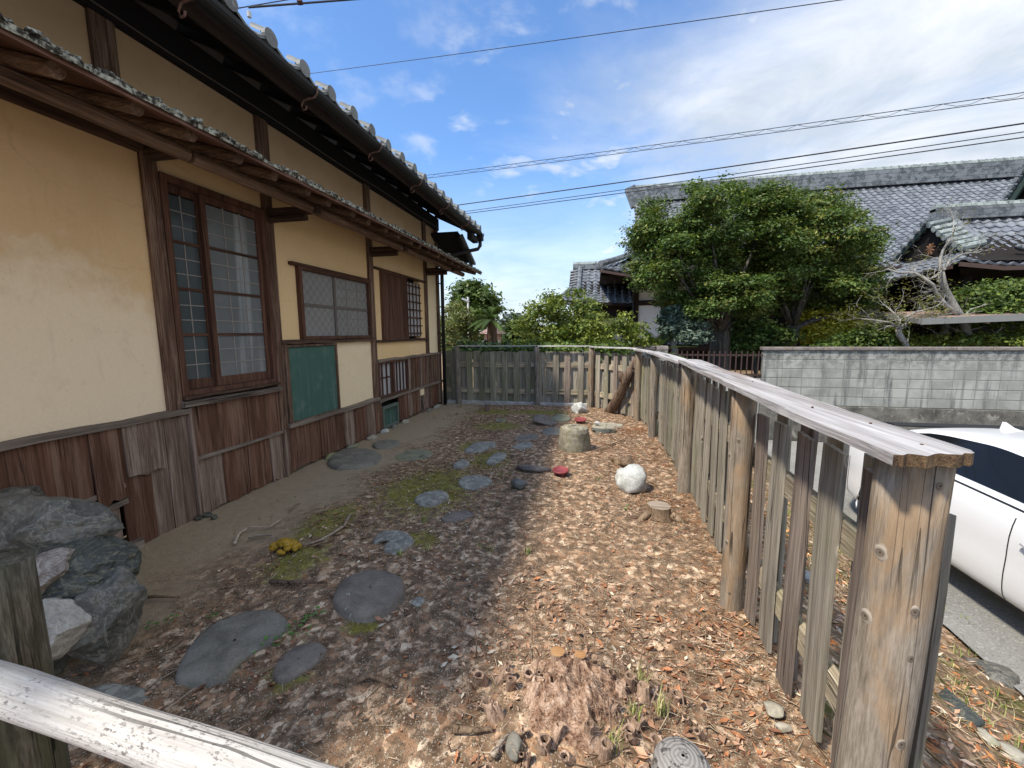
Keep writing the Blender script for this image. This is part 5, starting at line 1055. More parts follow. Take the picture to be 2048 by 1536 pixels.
# ------------------------------------------------------------------ roofs of grey pan tiles
def tmat(name, a, b, l): 
    M = Mat(name, .42, .5); v = M.pos(); n1 = M.noise(v, 1.1, 5, .6); n2 = M.voro(v, 7.0, 'Color'); q = M.xyz(n2); g = M.noise(v, 22, 4, .65)
    c = M.mix(M.rng(M.math('MULTIPLY_ADD', q[0], .5, M.math('MULTIPLY', n1, .6)), .3, .8), a, b); c = M.mix(M.rng(g, .56, .70, 0, .6), c, l); return M.out(c, M.math('MULTIPLY_ADD', g, .3, .28), M.bump(g, .2, .01))
M_tile = tmat("temple_roof_tile", (.085, .092, .102), (.18, .192, .208), (.29, .30, .31)); M_ridge = tmat("temple_ridge_tile", (.060, .066, .070), (.16, .17, .175), (.30, .32, .30)); M_rtop = tmat("lichened_ridge_cap", (.13, .15, .14), (.27, .30, .28), (.40, .43, .38))
M_tdark = plain("temple_dark_wood", (.018, .014, .012), .85, .15); M_twood = plain("temple_brown_wood", (.040, .026, .019), .8, .2); M_twhite = plain("temple_white_plaster", (.80, .79, .75), .9, .1, 0, .06, 2); M_tgrey = plain("temple_grey_panel", (.36, .38, .38), .6, .3, 0, .25, 2)
M_copper = plain("green_copper_wood", (.035, .055, .045), .7, .3); M_fascia = plain("brown_gutter", (.075, .045, .036), .6, .3)
def tiles(root, S, rows, cols, n_parts, pick, mat=M_tile, inside=lambda u, v: True, rise=.055, name="tile"):
    """S(u,v) surface, v from eave 0 to ridge 1; every tile a curved pan with a proud lower edge"""
    H = [0.0, .55, 1.0, .62, .12, 0.0]; U_ = [0, .14, .30, .48, .72, 1.0]; items = []
    for j in range(rows):
        for i in range(cols):
            u0, u1, v0, v1 = i / cols, (i + 1) / cols, j / rows, (j + 1.12) / rows
            if not inside((u0 + u1) / 2, (v0 + v1) / 2): continue
            up = Vector(S((u0 + u1) / 2, v1)) - Vector(S((u0 + u1) / 2, v0)); du = Vector(S(u1, v0)) - Vector(S(u0, v0)); nr = du.cross(up).normalized()
            if nr.z < 0: nr = -nr
            lo, hi, fr = [], [], []
            for h, q in zip(H, U_):
                a, b = Vector(S(u0 + (u1 - u0) * q, v0)), Vector(S(u0 + (u1 - u0) * q, min(v1, 1.02))); lo.append(a + nr * (rise * h + .035)); hi.append(b + nr * (rise * h * .9 + .008)); fr.append(a + nr * (rise * h * .6 - .01))
            items.append((lo + hi + fr, sum(lo, Vector()) / 6))
    faces = [(k, k + 1, 6 + k + 1, 6 + k) for k in range(5)] + [(12 + k, 12 + k + 1, k + 1, k) for k in range(5)]
    near = sorted((it for it in items if pick(it[1])), key=lambda it: (it[1] - Vector((0, 0, EYE))).length)[:n_parts]; ids = set(id(it) for it in near); rest = MB()
    for it in items:
        if id(it) in ids:
            c = it[1]; o = MB().add([v - c for v in it[0]], faces).build(name, mat, None); o.location = c; setparent(o, root)
        else: rest.add(it[0], faces)
    if rest.v: o = rest.build("tile_field", mat, root); o['kind'] = 'stuff'
def inview(p, x0, x1, y0, y1):
    d = np.array(p) - C0; w = d @ _f
    if w <= 0: return False
    a, b = CX + FPX * (d @ _r) / w, CY - FPX * (d @ _u) / w; return x0 < a < x1 and y0 < b < y1
def ridge(root, a, b, h, w, mat=M_ridge, n=24, name="ridge"):
    """stacked ridge: courses of flat tiles, round cap tiles on top"""
    a, b = Vector(a), Vector(b); k = 4
    for i in range(k): MB().bar(a + Vector((0, 0, h * (i + .5) / (k + 1))), b + Vector((0, 0, h * (i + .5) / (k + 1))), w * (1 - .10 * i) + (.03 if i % 2 else 0), h / (k + 1) * .92).build("ridge_course", mat, root)
    d = (b - a) / n
    for i in range(n):
        p = a + d * i + Vector((0, 0, h * .84)); MB().tube([p, p + d * .5, p + d * .97], [w * .36, w * .33, w * .31], 8).build("ridge_cap", M_rtop, root)

temple = thing("temple_hall", (8, 18, 0), "large temple hall with sweeping grey tiled roof behind the maples", "temple")
ER, EZ, RY, RZ = 15.4, 3.45, 22.8, 8.0
def S_main(u, v): 
    x = .15 + u * 25.85; y = ER + (RY - ER) * v; z = EZ + (RZ - EZ) * (.70 * v + .30 * v * v) + .35 * math.exp(-(x - .15) / .9) * max(0, 1 - v * 2.5); return (x, y, z)
def hipx(v): return .15 + 1.85 * min(1, v / .34)
mroof = MB()
n_ = 14; mroof.grid([[np.array(S_main(0, v)) * [0, 1, 1] + [hipx(v), 0, -.04 - .10 * (1 - v)] for v in np.linspace(0, 1, n_)], [np.array(S_main(.5, v)) + [0, 0, -.04] for v in np.linspace(0, 1, n_)], [np.array(S_main(1, v)) + [0, 0, -.04] for v in np.linspace(0, 1, n_)]])
mroof.grid([[(2.0, y_, z_) for y_, z_ in ((18.0, 4.8), (22.8, 8.0))], [(2.0, y_, z_) for y_, z_ in ((27.6, 4.8), (22.8, 8.0))]]); mroof.grid([[(.15, 15.4, 3.6), (.15, 30, 3.6)], [(2.0, 17.9, 4.85), (2.0, 27.7, 4.85)]])
mroof.grid([[(.15, 15.4, 3.5), (26, 15.4, 3.4)], [(1.6, 17.1, 3.42), (26, 17.1, 3.42)]]); mroof.grid([[(.15, 15.4, 3.5), (.15, 30, 3.5)], [(1.6, 17.1, 3.42), (1.6, 30, 3.42)]]); mroof.grid([[(2, 22.8, 8.0), (26, 22.8, 8.0)], [(2, 30, 3.5), (26, 30, 3.5)]])
mr = mroof.build("roof", M_tdark, temple)
tiles(mr, S_main, 32, 88, 300, lambda p: inview(p, 1640, 2046, 380, 545) or inview(p, 1195, 1300, 515, 560), inside=lambda u, v: .15 + u * 25.85 > hipx(v) - .05)
ridge(mr, (1.9, RY, RZ + .02), (26, RY, RZ + .02), .85, .5, n=80)
for k in range(15):
    v = .36 + k * .043; p = Vector(S_main(0, v)); p.x = 2.0; MB().tube([p + Vector((-.18, 0, -.03)), p + Vector((.42, 0, .08))], .085, 8).build("verge_tile", M_ridge, mr)
MB().tube([(2.42, *np.array(S_main(0, v))[1:] + [0, .14]) for v in (.36, .6, .8, 1.0)], .12, 8).build("verge_ridge", M_ridge, mr)
for k in range(9): v = .34 * k / 9; p = Vector(S_main(0, v)); p.x = hipx(v); q = Vector(S_main(0, .34 * (k + 1) / 9)); q.x = hipx(.34 * (k + 1) / 9); MB().tube([p + Vector((0, 0, .12)), q + Vector((0, 0, .12))], [.11, .10], 8).build("hip_tile", M_ridge, mr)
MB().bar((1.95, RY - .1, RZ - .15), (1.6, RY - .1, RZ + .75), .45, .5).build("ridge_end_ornament", M_ridge, mr)
MB().bar((.12, ER - .06, 3.66), (1.3, ER - .06, EZ - .02), .05, .09).build("eave_gutter", M_fascia, mr); MB().bar((1.3, ER - .06, EZ - .02), (25, ER - .06, EZ - .03), .05, .09).build("eave_gutter", M_fascia, mr)
MB().box(1.6, 26, 17.1, 17.3, 0, 3.3).build("hall_wall", M_tdark, temple)
for (x0, x1, z0, z1, m) in ((1.66, 2.50, 2.72, 3.35, M_twhite), (1.66, 2.50, 1.0, 2.52, M_twhite), (2.66, 3.5, 2.72, 3.35, M_twhite), (2.66, 3.16, 1.0, 2.52, M_tgrey), (3.20, 3.72, 1.0, 2.52, M_tgrey), (3.76, 4.3, 1.0, 2.52, M_tgrey), (4.4, 5.2, .9, 2.5, M_tgrey), (8.2, 9.0, .6, 2.3, M_tgrey), (9.1, 9.9, .6, 2.3, M_tgrey)): MB().box(x0, x1, 17.05, 17.09, z0, z1).build("wall_panel", m, temple)
for x_ in (1.58, 2.58, 4.34, 6.4, 8.1, 10.0): MB().box(x_ - .07, x_ + .07, 16.98, 17.12, -.1, 3.4).build("hall_post", M_twood, temple)
MB().box(1.55, 26, 16.97, 17.06, 2.53, 2.70).build("hall_beam", M_twood, temple); MB().box(1.55, 26, 16.95, 17.06, .75, .95).build("hall_sill", M_twood, temple)
for k in range(26): x_ = .35 + k * .34; MB().bar((x_, 15.48, 3.36), (x_, 17.05, 3.38), .06, .07).build("eave_rafter", M_tdark, temple)
MB().tube([(1.45, 15.5, 3.3), (1.45, 16.8, 2.9), (1.46, 16.9, 2.6), (1.46, 16.9, .2)], .05, 8).build("downpipe", M_gutter, temple)

# left annex with its own roof
annex = thing("temple_annex", (.3, 18.5, 0), "small tiled annex with open dark eaves left of the white temple wall", "building")
def S_an(u, v): x = -1.0 + u * 2.9; return (x, 17.2 + 2.6 * v, 2.62 + 1.75 * (.75 * v + .25 * v * v))
ar = MB().grid([[(-1.0, 17.2, 2.56), (1.9, 17.2, 2.56)], [(-1.0, 19.8, 4.3), (1.9, 19.8, 4.3)], [(-1.0, 22.4, 2.56), (1.9, 22.4, 2.56)]]).grid([[(-1.8, 17.2, 2.85), (-1.0, 17.2, 2.56)], [(-1.0, 18.4, 3.3), (-1.0, 18.4, 3.3)]]).grid([[(-1.8, 17.2, 2.84), (-1.0, 18.4, 3.28)], [(-1.8, 22.4, 2.84), (-1.0, 21.2, 3.28)]]).build("roof", M_tdark, annex)
tiles(ar, S_an, 12, 10, 120, lambda p: True)
def S_an2(u, v): a = 1 - v * .98; return (-1.0 - .8 * (1 - u) * a, 17.2 + 1.15 * v, 2.62 + .70 * v + .22 * (1 - u) ** 2 * a)
tiles(ar, S_an2, 5, 3, 20, lambda p: True)
ridge(ar, (-1.05, 19.8, 4.36), (1.9, 19.8, 4.36), .30, .34, n=12); MB().tube([(-1.85, 17.15, 2.98), (-1.5, 17.6, 2.92), (-1.02, 18.4, 3.42)], [.07, .09, .10], 8).build("hip_tile", M_ridge, ar)
for k in range(9): v = .35 + k * .072; p = S_an(0, v); MB().tube([(p[0] - .16, p[1], p[2] + .04), (p[0] + .22, p[1], p[2] + .10)], .06, 8).build("verge_tile", M_ridge, ar)
MB().tube([(-.72, S_an(0, v)[1], S_an(0, v)[2] + .15) for v in (.3, .6, 1.0)], .10, 8).build("verge_ridge", M_ridge, ar)
MB().bar((-1.85, 17.15, 2.80), (1.9, 17.15, 2.50), .06, .10).build("eave_beam", M_tdark, annex); MB().box(-.9, 1.5, 17.5, 17.7, 2.05, 2.5).build("eave_beam", M_tdark, annex)
for x_ in (-.62, -.3, 1.35): MB().box(x_ - .07, x_ + .07, 17.5, 17.64, -.1, 2.5).build("annex_post", M_tdark, annex)
MB().box(-.9, 1.4, 20.4, 20.5, 0, 2.6).build("annex_wall", M_twhite, annex)

# porch roof at the right with its gable
porch = thing("temple_porch", (12, 13.8, 0), "tiled temple porch with a small dark gable, far right behind the bare tree", "building")
PY, PZ, AY, AZ = 12.3, 2.98, 14.6, 4.62; XL = 8.75
def S_po(u, v): x = XL + u * 8.4; return (x, PY + (AY - PY) * v, PZ + (AZ - PZ) * (.55 * v + .45 * v * v) + .22 * math.exp(-(x - XL) / .6) * (1 - v))
def pin(v): return XL + .85 * min(1, v / .42)
po = MB().grid([[np.array(S_po(0, v)) * [0, 1, 1] + [pin(v), 0, -.03] for v in np.linspace(0, 1, 8)], [np.array(S_po(1, v)) + [0, 0, -.03] for v in np.linspace(0, 1, 8)]]).grid([[(9.62, AY, AZ), (17, AY, AZ)], [(9.62, 17.2, 3.0), (17, 17.2, 3.0)]]).grid([[(XL, PY, PZ), (17, PY, PZ - .1)], [(XL + 1, PY + 1.3, PZ - .2), (17, PY + 1.3, PZ - .2)]]).build("roof", M_tdark, porch)
tiles(po, S_po, 13, 34, 300, lambda p: inview(p, 1800, 2046, 400, 600), inside=lambda u, v: XL + u * 8.4 > pin(v) - .08, rise=.05)
def S_sk(u, v): y = 16.6 - u * (16.6 - PY); return (8.75 - .25 * (u < .9) + (.95 + .25 * (u < .9)) * v, y + .9 * v * u, 2.95 + .62 * v + .2 * math.exp(-(y - PY) / .5) * (1 - v))
tiles(po, S_sk, 4, 16, 64, lambda p: True, rise=.04); MB().bar((8.5, 16.6, 2.86), (8.72, PY + .2, 3.05), .05, .09).build("eave_gutter", M_fascia, po); MB().bar((8.7, PY - .05, 3.08), (9.6, PY - .05, PZ - .03), .05, .10).build("eave_gutter", M_fascia, po); MB().bar((9.6, PY - .05, PZ - .03), (17, PY - .05, PZ - .04), .05, .10).build("eave_gutter", M_fascia, po)
ridge(po, (9.55, AY, AZ), (17, AY, AZ), .42, .36, n=26)
for k in range(7): v = .42 + k * .085; p = Vector(S_po(0, v)); p.x = 9.6; MB().tube([p + Vector((-.22, 0, .02)), p + Vector((.30, 0, .12))], .085, 8).build("verge_tile", M_rtop, po)
for k in range(8): t = (k + .5) / 8; MB().tube([(9.38, AY + 1.9 * t, AZ - 1.35 * t + .05), (9.9, AY + 1.9 * t, AZ - 1.35 * t + .10)], .08, 8).build("verge_tile", M_ridge, po)
MB().tube([(9.95, S_po(0, v)[1], S_po(0, v)[2] + .13) for v in (.42, .6, .8, 1.0)], .10, 8).build("verge_ridge", M_ridge, po)
MB().extrude([(9.62, 13.55, 3.62), (9.62, AY, AZ - .05), (9.62, 16.2, 3.45)], (.05, 0, 0)).build("gable_wall", M_tdark, porch); MB().bar((9.50, 13.50, 3.62), (9.50, AY, AZ - .02), .05, .16).build("bargeboard", M_copper, porch); MB().bar((9.50, 16.4, 3.35), (9.50, AY, AZ - .02), .05, .16).build("bargeboard", M_copper, porch)
mb = MB()
for k in range(9): a = k * .7; mb.tube([(9.47, 14.4, 3.82), (9.46, 14.4 + .17 * math.cos(a), 3.80 + .17 * math.sin(a))], [.045, .02], 6)
mb.build("gable_ornament", plain("carved_brown_wood", (.15, .075, .035), .7), porch)
boulder("roof_finial", (10.35, 12.75, 3.50), (.22, .12, .13), M_ridge, "dark demon-face end tile sitting on the porch roof slope", 88, 6, .35, cat="roof tile")
MB().box(9.6, 17, 13.8, 13.9, 0, 3.2).build("porch_wall", M_tdark, porch)
for x_ in (9.4, 11.4): MB().box(x_ - .09, x_ + .09, 12.9, 13.08, 0, 2.95).build("porch_post", M_tdark, porch)
# big dormer gable cut by the right edge of the picture
GX = 14.0; ga, gb = onx(1998, 428, GX), onx(2125, 235, GX); gdv = gb - ga
gab = thing("dormer_gable", (GX, float(ga[1]), 0), "steep dark green gable edge of the temple, cut off at top right", "gable")
gc = np.array([GX, 2 * gb[1] - ga[1], ga[2]])
MB().extrude([tuple(ga + [.25, 0, 0]), tuple(gb + [.25, 0, 0]), tuple(gc + [.25, 0, 0])], (.05, 0, 0)).build("gable_wall", M_tdark, gab)
for e in (ga, gc):
    MB().extrude([tuple(e), tuple(gb), tuple(gb + [6, 0, 0]), tuple(e + [6, 0, 0])], (0, 0, .10)).build("gable_roof", M_copper, gab)
    MB().bar(tuple(e + [.04, 0, -.14]), tuple(gb + [.04, 0, -.14]), .07, .26, (0, 0, 1)).build("bargeboard", M_copper, gab)
    for k in range(13): p = e + (gb - e) * (k / 12.0); MB().tube([tuple(p + [-.12, 0, .16]), tuple(p + [.5, 0, .16])], .095, 8).build("verge_tile", M_ridge, gab)
ridge(gab, tuple(gb + [-.1, 0, .1]), tuple(gb + [6, 0, .1]), .4, .36, n=16)

# ------------------------------------------------------------------ foliage
M_fol = attr_mat("leaf_foliage", .55, .3, .28, .18, 14); M_trunk = wood("tree_bark", (0.0161, 0.0129, 0.00967), (0.05, 0.0403, 0.0322), (0.121, 0.105, 0.0849), 'Z', .8, 1.0, crack=1.4, bleach=(0.161, 0.145, 0.117)); M_pale = wood("pale_bark", (0.107, 0.0967, 0.0825), (0.252, 0.237, 0.208), (0.406, 0.387, 0.348), 'Z', 1.2, .8, crack=1.0)
FR = np.random.default_rng(23)
def foliage(lobes, n, size, cols, hl, up=.75, shell=.55, clump=.10, long=1.5, sprig=None):
    """lobes: (cx,cy,cz,rx,ry,rz). leaves gathered on sprigs spread through each lobe's shell"""
    lobes = np.array(lobes, float); vol = (lobes[:, 3] * lobes[:, 4] * lobes[:, 5]) ** .67; per = 14; m = n // per; pick = FR.choice(len(lobes), m, p=vol / vol.sum()); L = lobes[pick]
    d = FR.normal(size=(m, 3)); d /= np.linalg.norm(d, axis=1, keepdims=True); rad = (shell + (1 - shell) * FR.uniform(0, 1, m) ** .5) * (1 + .10 * FR.normal(size=m)); c = L[:, :3] + d * rad[:, None] * L[:, 3:]
    outd = d.copy(); pos = np.repeat(c, per, 0) + FR.normal(size=(m * per, 3)) * clump * [1.35, 1.35, .45]; k = len(pos); outp = np.repeat(outd, per, 0)
    nrm = outp * .6 + np.array([0, 0, up]) + FR.normal(size=(k, 3)) * .55; nrm /= np.linalg.norm(nrm, axis=1, keepdims=True); t = np.cross(nrm, FR.normal(size=(k, 3))); t /= np.linalg.norm(t, axis=1, keepdims=True); b = np.cross(nrm, t)
    s = (FR.uniform(size[0], size[1], k) / 2)[:, None]; V = np.stack([pos - t * s * long, pos + b * s * .75 - nrm * s * .2, pos + t * s * long, pos - b * s * .75 - nrm * s * .2], 1).reshape(-1, 3); F = np.arange(k * 4).reshape(-1, 4)
    ci = FR.integers(0, len(cols), m); cc = np.repeat(np.array(cols)[ci], per, 0); hi = np.clip((np.repeat(FR.uniform(0, 1, m), per) - .80) * 5, 0, 1)[:, None]; cc = cc * (1 - hi) + np.array(hl) * hi; cc = cc * np.repeat(FR.uniform(.75, 1.25, (m, 1)), per, 0) * FR.uniform(.75, 1.25, (k, 1)); return V, F, cc
def tree(name, label, cat, base, lobes, n, size, cols, hl, trunk_r, limbs=None, mat=M_fol, trunkm=M_trunk, group=None, **kw):
    t = thing(name, base, label, cat, group); V, F, cc = foliage(lobes, n, size, cols, hl, **kw); fast_mesh("crown", V, F, cc, mat, t)
    mb = MB(); b = Vector(base); lo = sorted(lobes, key=lambda l: l[2]); ctr = Vector(np.mean([l[:3] for l in lobes], 0)); fork = b.lerp(Vector((ctr.x * .4 + b.x * .6, ctr.y * .4 + b.y * .6, lo[0][2])), .75)
    mb.tube([b + Vector((0, 0, -.1)), b.lerp(fork, .25) + Vector((U(-.05, .05), 0, 0)), b.lerp(fork, .6) + Vector((U(-.1, .1), 0, 0)), fork], [trunk_r * 1.35, trunk_r, trunk_r * .9, trunk_r * .85], 12, jit=.07)
    mb.build("trunk", trunkm, t, smooth=True)
    for l in (lobes if len(lobes) < 20 else [q for q in sorted(lobes, key=lambda q: q[2]) if q[3] > .2][:len(lobes) // 2:4]):
        e = Vector(l[:3]); mid = fork.lerp(e, .5) + Vector((U(-.15, .15), U(-.1, .1), -.12)); r = trunk_r * (.42 if l[3] > .5 else .3); MB().tube([fork - Vector((0, 0, trunk_r * .4)), fork.lerp(mid, .5), mid, e], [r, r * .8, r * .6, r * .2], 7, jit=.08).build("limb", trunkm, t, smooth=True)
    return t
def P3(x, y, Y): p = ony(x, y, Y); return (p[0], p[1], p[2])
def lobe(x, y, Y, rx, rz, ry=None): p = ony(x, y, Y); s = (np.array(p) - C0) @ _f / FPX; return (p[0], p[1], p[2], rx * s, (ry or (rx + rz) / 2 * 1.0) * s, rz * s)
MG = [(0.0633, 0.113, 0.023), (0.0851, 0.145, 0.0299), (0.11, 0.175, 0.0368), (0.144, 0.205, 0.046), (0.0736, 0.118, 0.0299)]
random.seed(41)
def inpoly(x, y, P):
    c = False; n = len(P)
    for i in range(n):
        (x0, y0), (x1, y1) = P[i], P[i - 1]
        if (y0 > y) != (y1 > y) and x < (x1 - x0) * (y - y0) / (y1 - y0) + x0: c = not c
    return c
def pads(P, Y, n, rx, rz, dy):
    """flat leaf pads spread through a crown whose outline is P"""
    out = []; xs_ = [p[0] for p in P]; ys_ = [p[1] for p in P]; t = 0
    while len(out) < n and t < 9000:
        t += 1; x, y = U(min(xs_), max(xs_)), U(min(ys_), max(ys_))
        if not inpoly(x, y, P): continue
        a, b = U(*rx), U(*rz)
        if any(abs(x - o[0]) < a * .55 and abs(y - o[1]) < b * .9 for o in out) and t < 6000: continue
        out.append((x, y, a, b))
    return [lobe(x, y, Y + U(-dy, dy), a, b, a) for x, y, a, b in out]
def sprays(x0, x1, Y, ytop, n):
    out = []
    for k in range(n): x = U(x0, x1); c = abs((x - (x0 + x1) / 2) / ((x1 - x0) / 2)); y = ytop + 70 * c ** 2.2 + U(-10, 40); out.append(lobe(x, y, Y + U(-.8, .8), U(4, 9), U(12, 28), U(4, 9)))
    return out
MP1 = [(1270,520),(1278,470),(1300,405),(1345,410),(1370,388),(1410,400),(1450,382),(1500,392),(1555,378),(1588,410),(1598,470),(1590,560),(1560,600),(1500,625),(1430,632),(1370,612),(1320,590),(1285,560)]
MP2 = [(1545,410),(1565,388),(1620,396),(1660,405),(1695,440),(1738,470),(1742,560),(1730,605),(1690,622),(1640,612),(1600,600),(1560,610),(1540,560)]
g = ony(1441, 780, 11.6)
tree("maple_tree", "dark green maple with thick forked trunk, left of the pair", "tree", (g[0], 11.6, .05), pads(MP1, 11.6, 80, (24, 42), (13, 24), 1.3) + sprays(1290, 1590, 11.6, 372, 26), 96000, (.040, .074), MG, (.24, .24, .060), .27, up=1.1, shell=.1, clump=.08)
g = ony(1562, 760, 12.7)
tree("maple_tree", "dark green maple reaching over the block wall, right of the pair", "tree", (g[0], 12.7, .05), pads(MP2, 12.7, 58, (24, 40), (13, 22), 1.2) + sprays(1545, 1735, 12.7, 384, 18), 68000, (.040, .074), MG, (.28, .26, .060), .20, up=1.1, shell=.1, clump=.08)
LG = [(.16, .21, .035), (.21, .26, .048), (.11, .16, .03), (.27, .31, .06)]
def shrub(name, label, px, Y, lobes, n, size, cols, hl, r=.05, group="shrubs beyond the back fence", **kw): g = ony(px, 760, Y); return tree(name, label, "shrub", (g[0], Y, -.1), [a if len(a) == 6 else lobe(*a) for a in lobes], n, size, cols, hl, r, group=group, **kw)
shrub("leafy_shrub", "bright green shrub with upright sprays, left of the two tall ones", 1085, 10.2, pads([(1035,690),(1040,625),(1062,600),(1080,608),(1095,588),(1118,605),(1125,650),(1130,695)], 10.2, 26, (9, 18), (8, 15), 0.5), 4300, (.04, .085), LG, (.24, .28, .06), .05, shell=.35, clump=.08)
shrub("leafy_shrub", "taller bright shrub with a dark hollow below, right of the first", 1150, 10.4, pads([(1115,690),(1112,600),(1125,590),(1150,588),(1185,598),(1195,640),(1200,690),(1160,690),(1150,660),(1140,690)], 10.4, 26, (9, 18), (8, 15), 0.5), 4300, (.04, .085), LG[1:] + MG[2:4], (.24, .28, .06), .06, shell=.35, clump=.08)
shrub("leafy_shrub", "spreading yellow-green shrub on an arched dark branch before the annex", 1222, 10.0, pads([(1175,690),(1180,650),(1195,625),(1205,650),(1240,640),(1247,622),(1255,648),(1290,665),(1295,690)], 10.0, 24, (8, 16), (6, 12), 0.4), 3800, (.04, .08), LG + [(.17, .20, .04)], (.27, .29, .06), .05, shell=.35, clump=.08)
shrub("leafy_shrub", "loose olive shrub beside the black downpipe", 915, 13, pads([(885,700),(885,625),(905,605),(925,615),(955,640),(965,690)], 13, 24, (8, 16), (7, 13), 0.6), 4200, (.04, .085), [(.13, .165, .045), (.19, .21, .065), (.23, .23, .09), (.09, .125, .033)], (.38, .36, .15), .04, shell=.3, clump=.09)
shrub("dark_hedge", "low dark hedge just behind the back fence", 1040, 9.2, ((940,700,9.2,40,18), (1000,702,9.3,45,16), (1070,700,9.3,45,16), (1140,700,9.3,45,16), (1210,700,9.4,45,16)), 4200, (.05, .09), MG + LG[:1], (.12, .17, .03), .04, shell=.3)
g = ony(948, 760, 24); tree("round_tree", "tall rounded tree with sunlit top above the lamp post", "tree", (g[0], 24, -.5), [lobe(*a) for a in ((940,585,24,24,24), (960,600,24,24,26), (930,605,24,20,24), (955,630,23.5,24,22), (975,615,24.5,14,22), (935,640,23.5,20,18))], 9000, (.14, .26), [(.085, .14, .028), (.12, .185, .04), (.065, .105, .025)], (.24, .30, .07), .22, shell=.4, clump=.25)
shrub("yellow_shrub", "bright yellow-leaved shrub under the right maple", 1650, 13.4, ((1640,645,13.4,40,30), (1685,655,13.2,34,30), (1610,660,13.5,26,24), (1655,628,13.4,44,16), (1665,675,13.2,44,20)), 7500, (.06, .10), [(.56, .52, .06), (.64, .58, .08), (.45, .46, .05)], (.72, .64, .14), .05, group="shrubs behind the block wall", shell=.3)
shrub("dark_shrub", "dark glossy shrub between the maple trunks", 1510, 12.2, ((1500,665,12.2,36,32), (1545,675,12.1,36,26), (1480,690,12,24,22)), 4200, (.06, .10), MG, (.075, .10, .022), .05, group="shrubs behind the block wall", shell=.4)
shrub("dark_shrub", "low dark green shrub left of the thin bare tree", 1710, 11.6, ((1712,682,11.6,40,16), (1750,670,11.5,34,20), (1770,685,11.4,30,14), (1660,692,11.6,26,8)), 4600, (.05, .09), MG + LG[:1], (.10, .15, .03), .04, group="shrubs behind the block wall", shell=.4)
shrub("dark_shrub", "dense dark shrub behind the carport roof at far right", 1985, 11.8, ((1960,600,11.9,46,30), (2020,585,12,44,28), (2060,600,12,40,40), (2000,630,11.6,52,22), (1925,640,11.7,30,22)), 7500, (.05, .09), MG + LG[:1], (.10, .15, .03), .06, group="shrubs behind the block wall", shell=.35)
shrub("leafy_shrub", "bright low shrub under the carport roof", 1990, 11.2, ((1950,680,11.2,36,14), (2010,682,11.1,40,14), (2060,675,11.1,40,18), (1880,685,11.3,36,12), (1840,682,11.4,30,12)), 5000, (.045, .08), LG, (.22, .27, .06), .03, group="shrubs behind the block wall", shell=.3)
# far green mass behind everything: reads as one wood
V, F, cc = foliage([(x_ + U(-1, 1), 38 + U(-3, 6), U(.2, 1.4), U(2, 3.2), 1.5, U(1.4, 2.6)) for x_ in np.arange(-26, 34, 2.2)], 26000, (.25, .5), [(.045, .075, .018), (.06, .10, .025), (.08, .12, .03)], (.14, .19, .05), shell=.3, clump=.4); tag(fast_mesh("distant_wood", V, F, cc, M_fol), "far line of green trees and hedges at the horizon", "trees", None, "stuff")
# cloud-pruned pine
g = ony(1362, 760, 11.0); M_needle = attr_mat("pine_needle", .6, .25, .1, .15, 20); t = thing("pine_tree", (g[0], 11.0, 0), "small blue-green cloud-pruned pine before the grey panels", "tree")
V, F, cc = foliage([lobe(*a) for a in ((1352,622,11,22,10), (1372,632,10.9,20,9), (1335,640,11,18,9), (1385,650,10.8,26,10), (1345,660,10.9,24,10), (1388,672,10.7,30,14), (1362,640,11,26,10))], 11000, (.035, .075), [(.10, .145, .10), (.135, .185, .135), (.075, .11, .075)], (.20, .25, .19), up=1.1, shell=.2, clump=.05, long=2.6); F = F; fast_mesh("crown", V, F, cc, M_needle, t)
MB().tube([P3(1352, 750, 11), P3(1350, 700, 11), P3(1340, 665, 11), P3(1352, 640, 11), P3(1358, 620, 11)], [.09, .08, .06, .05, .02], 9, jit=.08).build("trunk", M_pale, t, smooth=True)
for e in ((1385, 652), (1335, 642), (1390, 675), (1372, 634)): MB().tube([P3(1345, 672, 11), P3((1345 + e[0]) / 2, e[1] + 8, 10.95), P3(*e, 10.9)], [.035, .028, .01], 6).build("limb", M_pale, t)

# cycads: a crown of arching feather fronds on a stout trunk
def cycad(base, h, r, nf, L, cols, label, droop=1.0):
    t = thing("cycad", base, label, "cycad", "cycads beyond the fence"); b = Vector(base)
    if h > .1: MB().tube([b, b + Vector((0, 0, h * .5)), b + Vector((0, 0, h))], [r, r * 1.05, r * .9], 12, jit=.10).build("trunk", M_roughbark, t)
    for k in range(nf):
        a = 6.283 * k / nf + U(-.15, .15); el = U(.15, 1.25); l = L * U(.8, 1.1); V, F, Cc = [], [], []; rows = 16; c = np.array(random.choice(cols)) * U(.8, 1.2)
        pts = []
        for i in range(rows + 1):
            s = i / rows; hz = l * s * math.cos(el) * (1 + .25 * s); vz = l * s * math.sin(el) - droop * l * .55 * s * s; pts.append(b + Vector((math.cos(a) * hz, math.sin(a) * hz, h + vz)))
        sd = Vector((-math.sin(a), math.cos(a), 0))
        for i in range(1, rows):
            w = l * .20 * math.sin(math.pi * min(1, .12 + i / rows * .86)) ; dv = (pts[i + 1] - pts[i])
            for sg in (-1, 1):
                for q in (0, .5):
                    p0 = pts[i] + dv * q; tip = p0 + sd * sg * w + dv * 1.1 + Vector((0, 0, w * .25)); o = len(V); V += [p0, p0 + dv * .55, tip]; F.append((o, o + 1, o + 2)); Cc.append(c * U(.8, 1.2))
        o = len(V)
        fast_mesh("frond", [tuple(v) for v in V], F, Cc, M_grassm, t, False, 3)
CG = [(.065, .105, .026), (.09, .14, .032), (.05, .08, .022)]
random.seed(61)
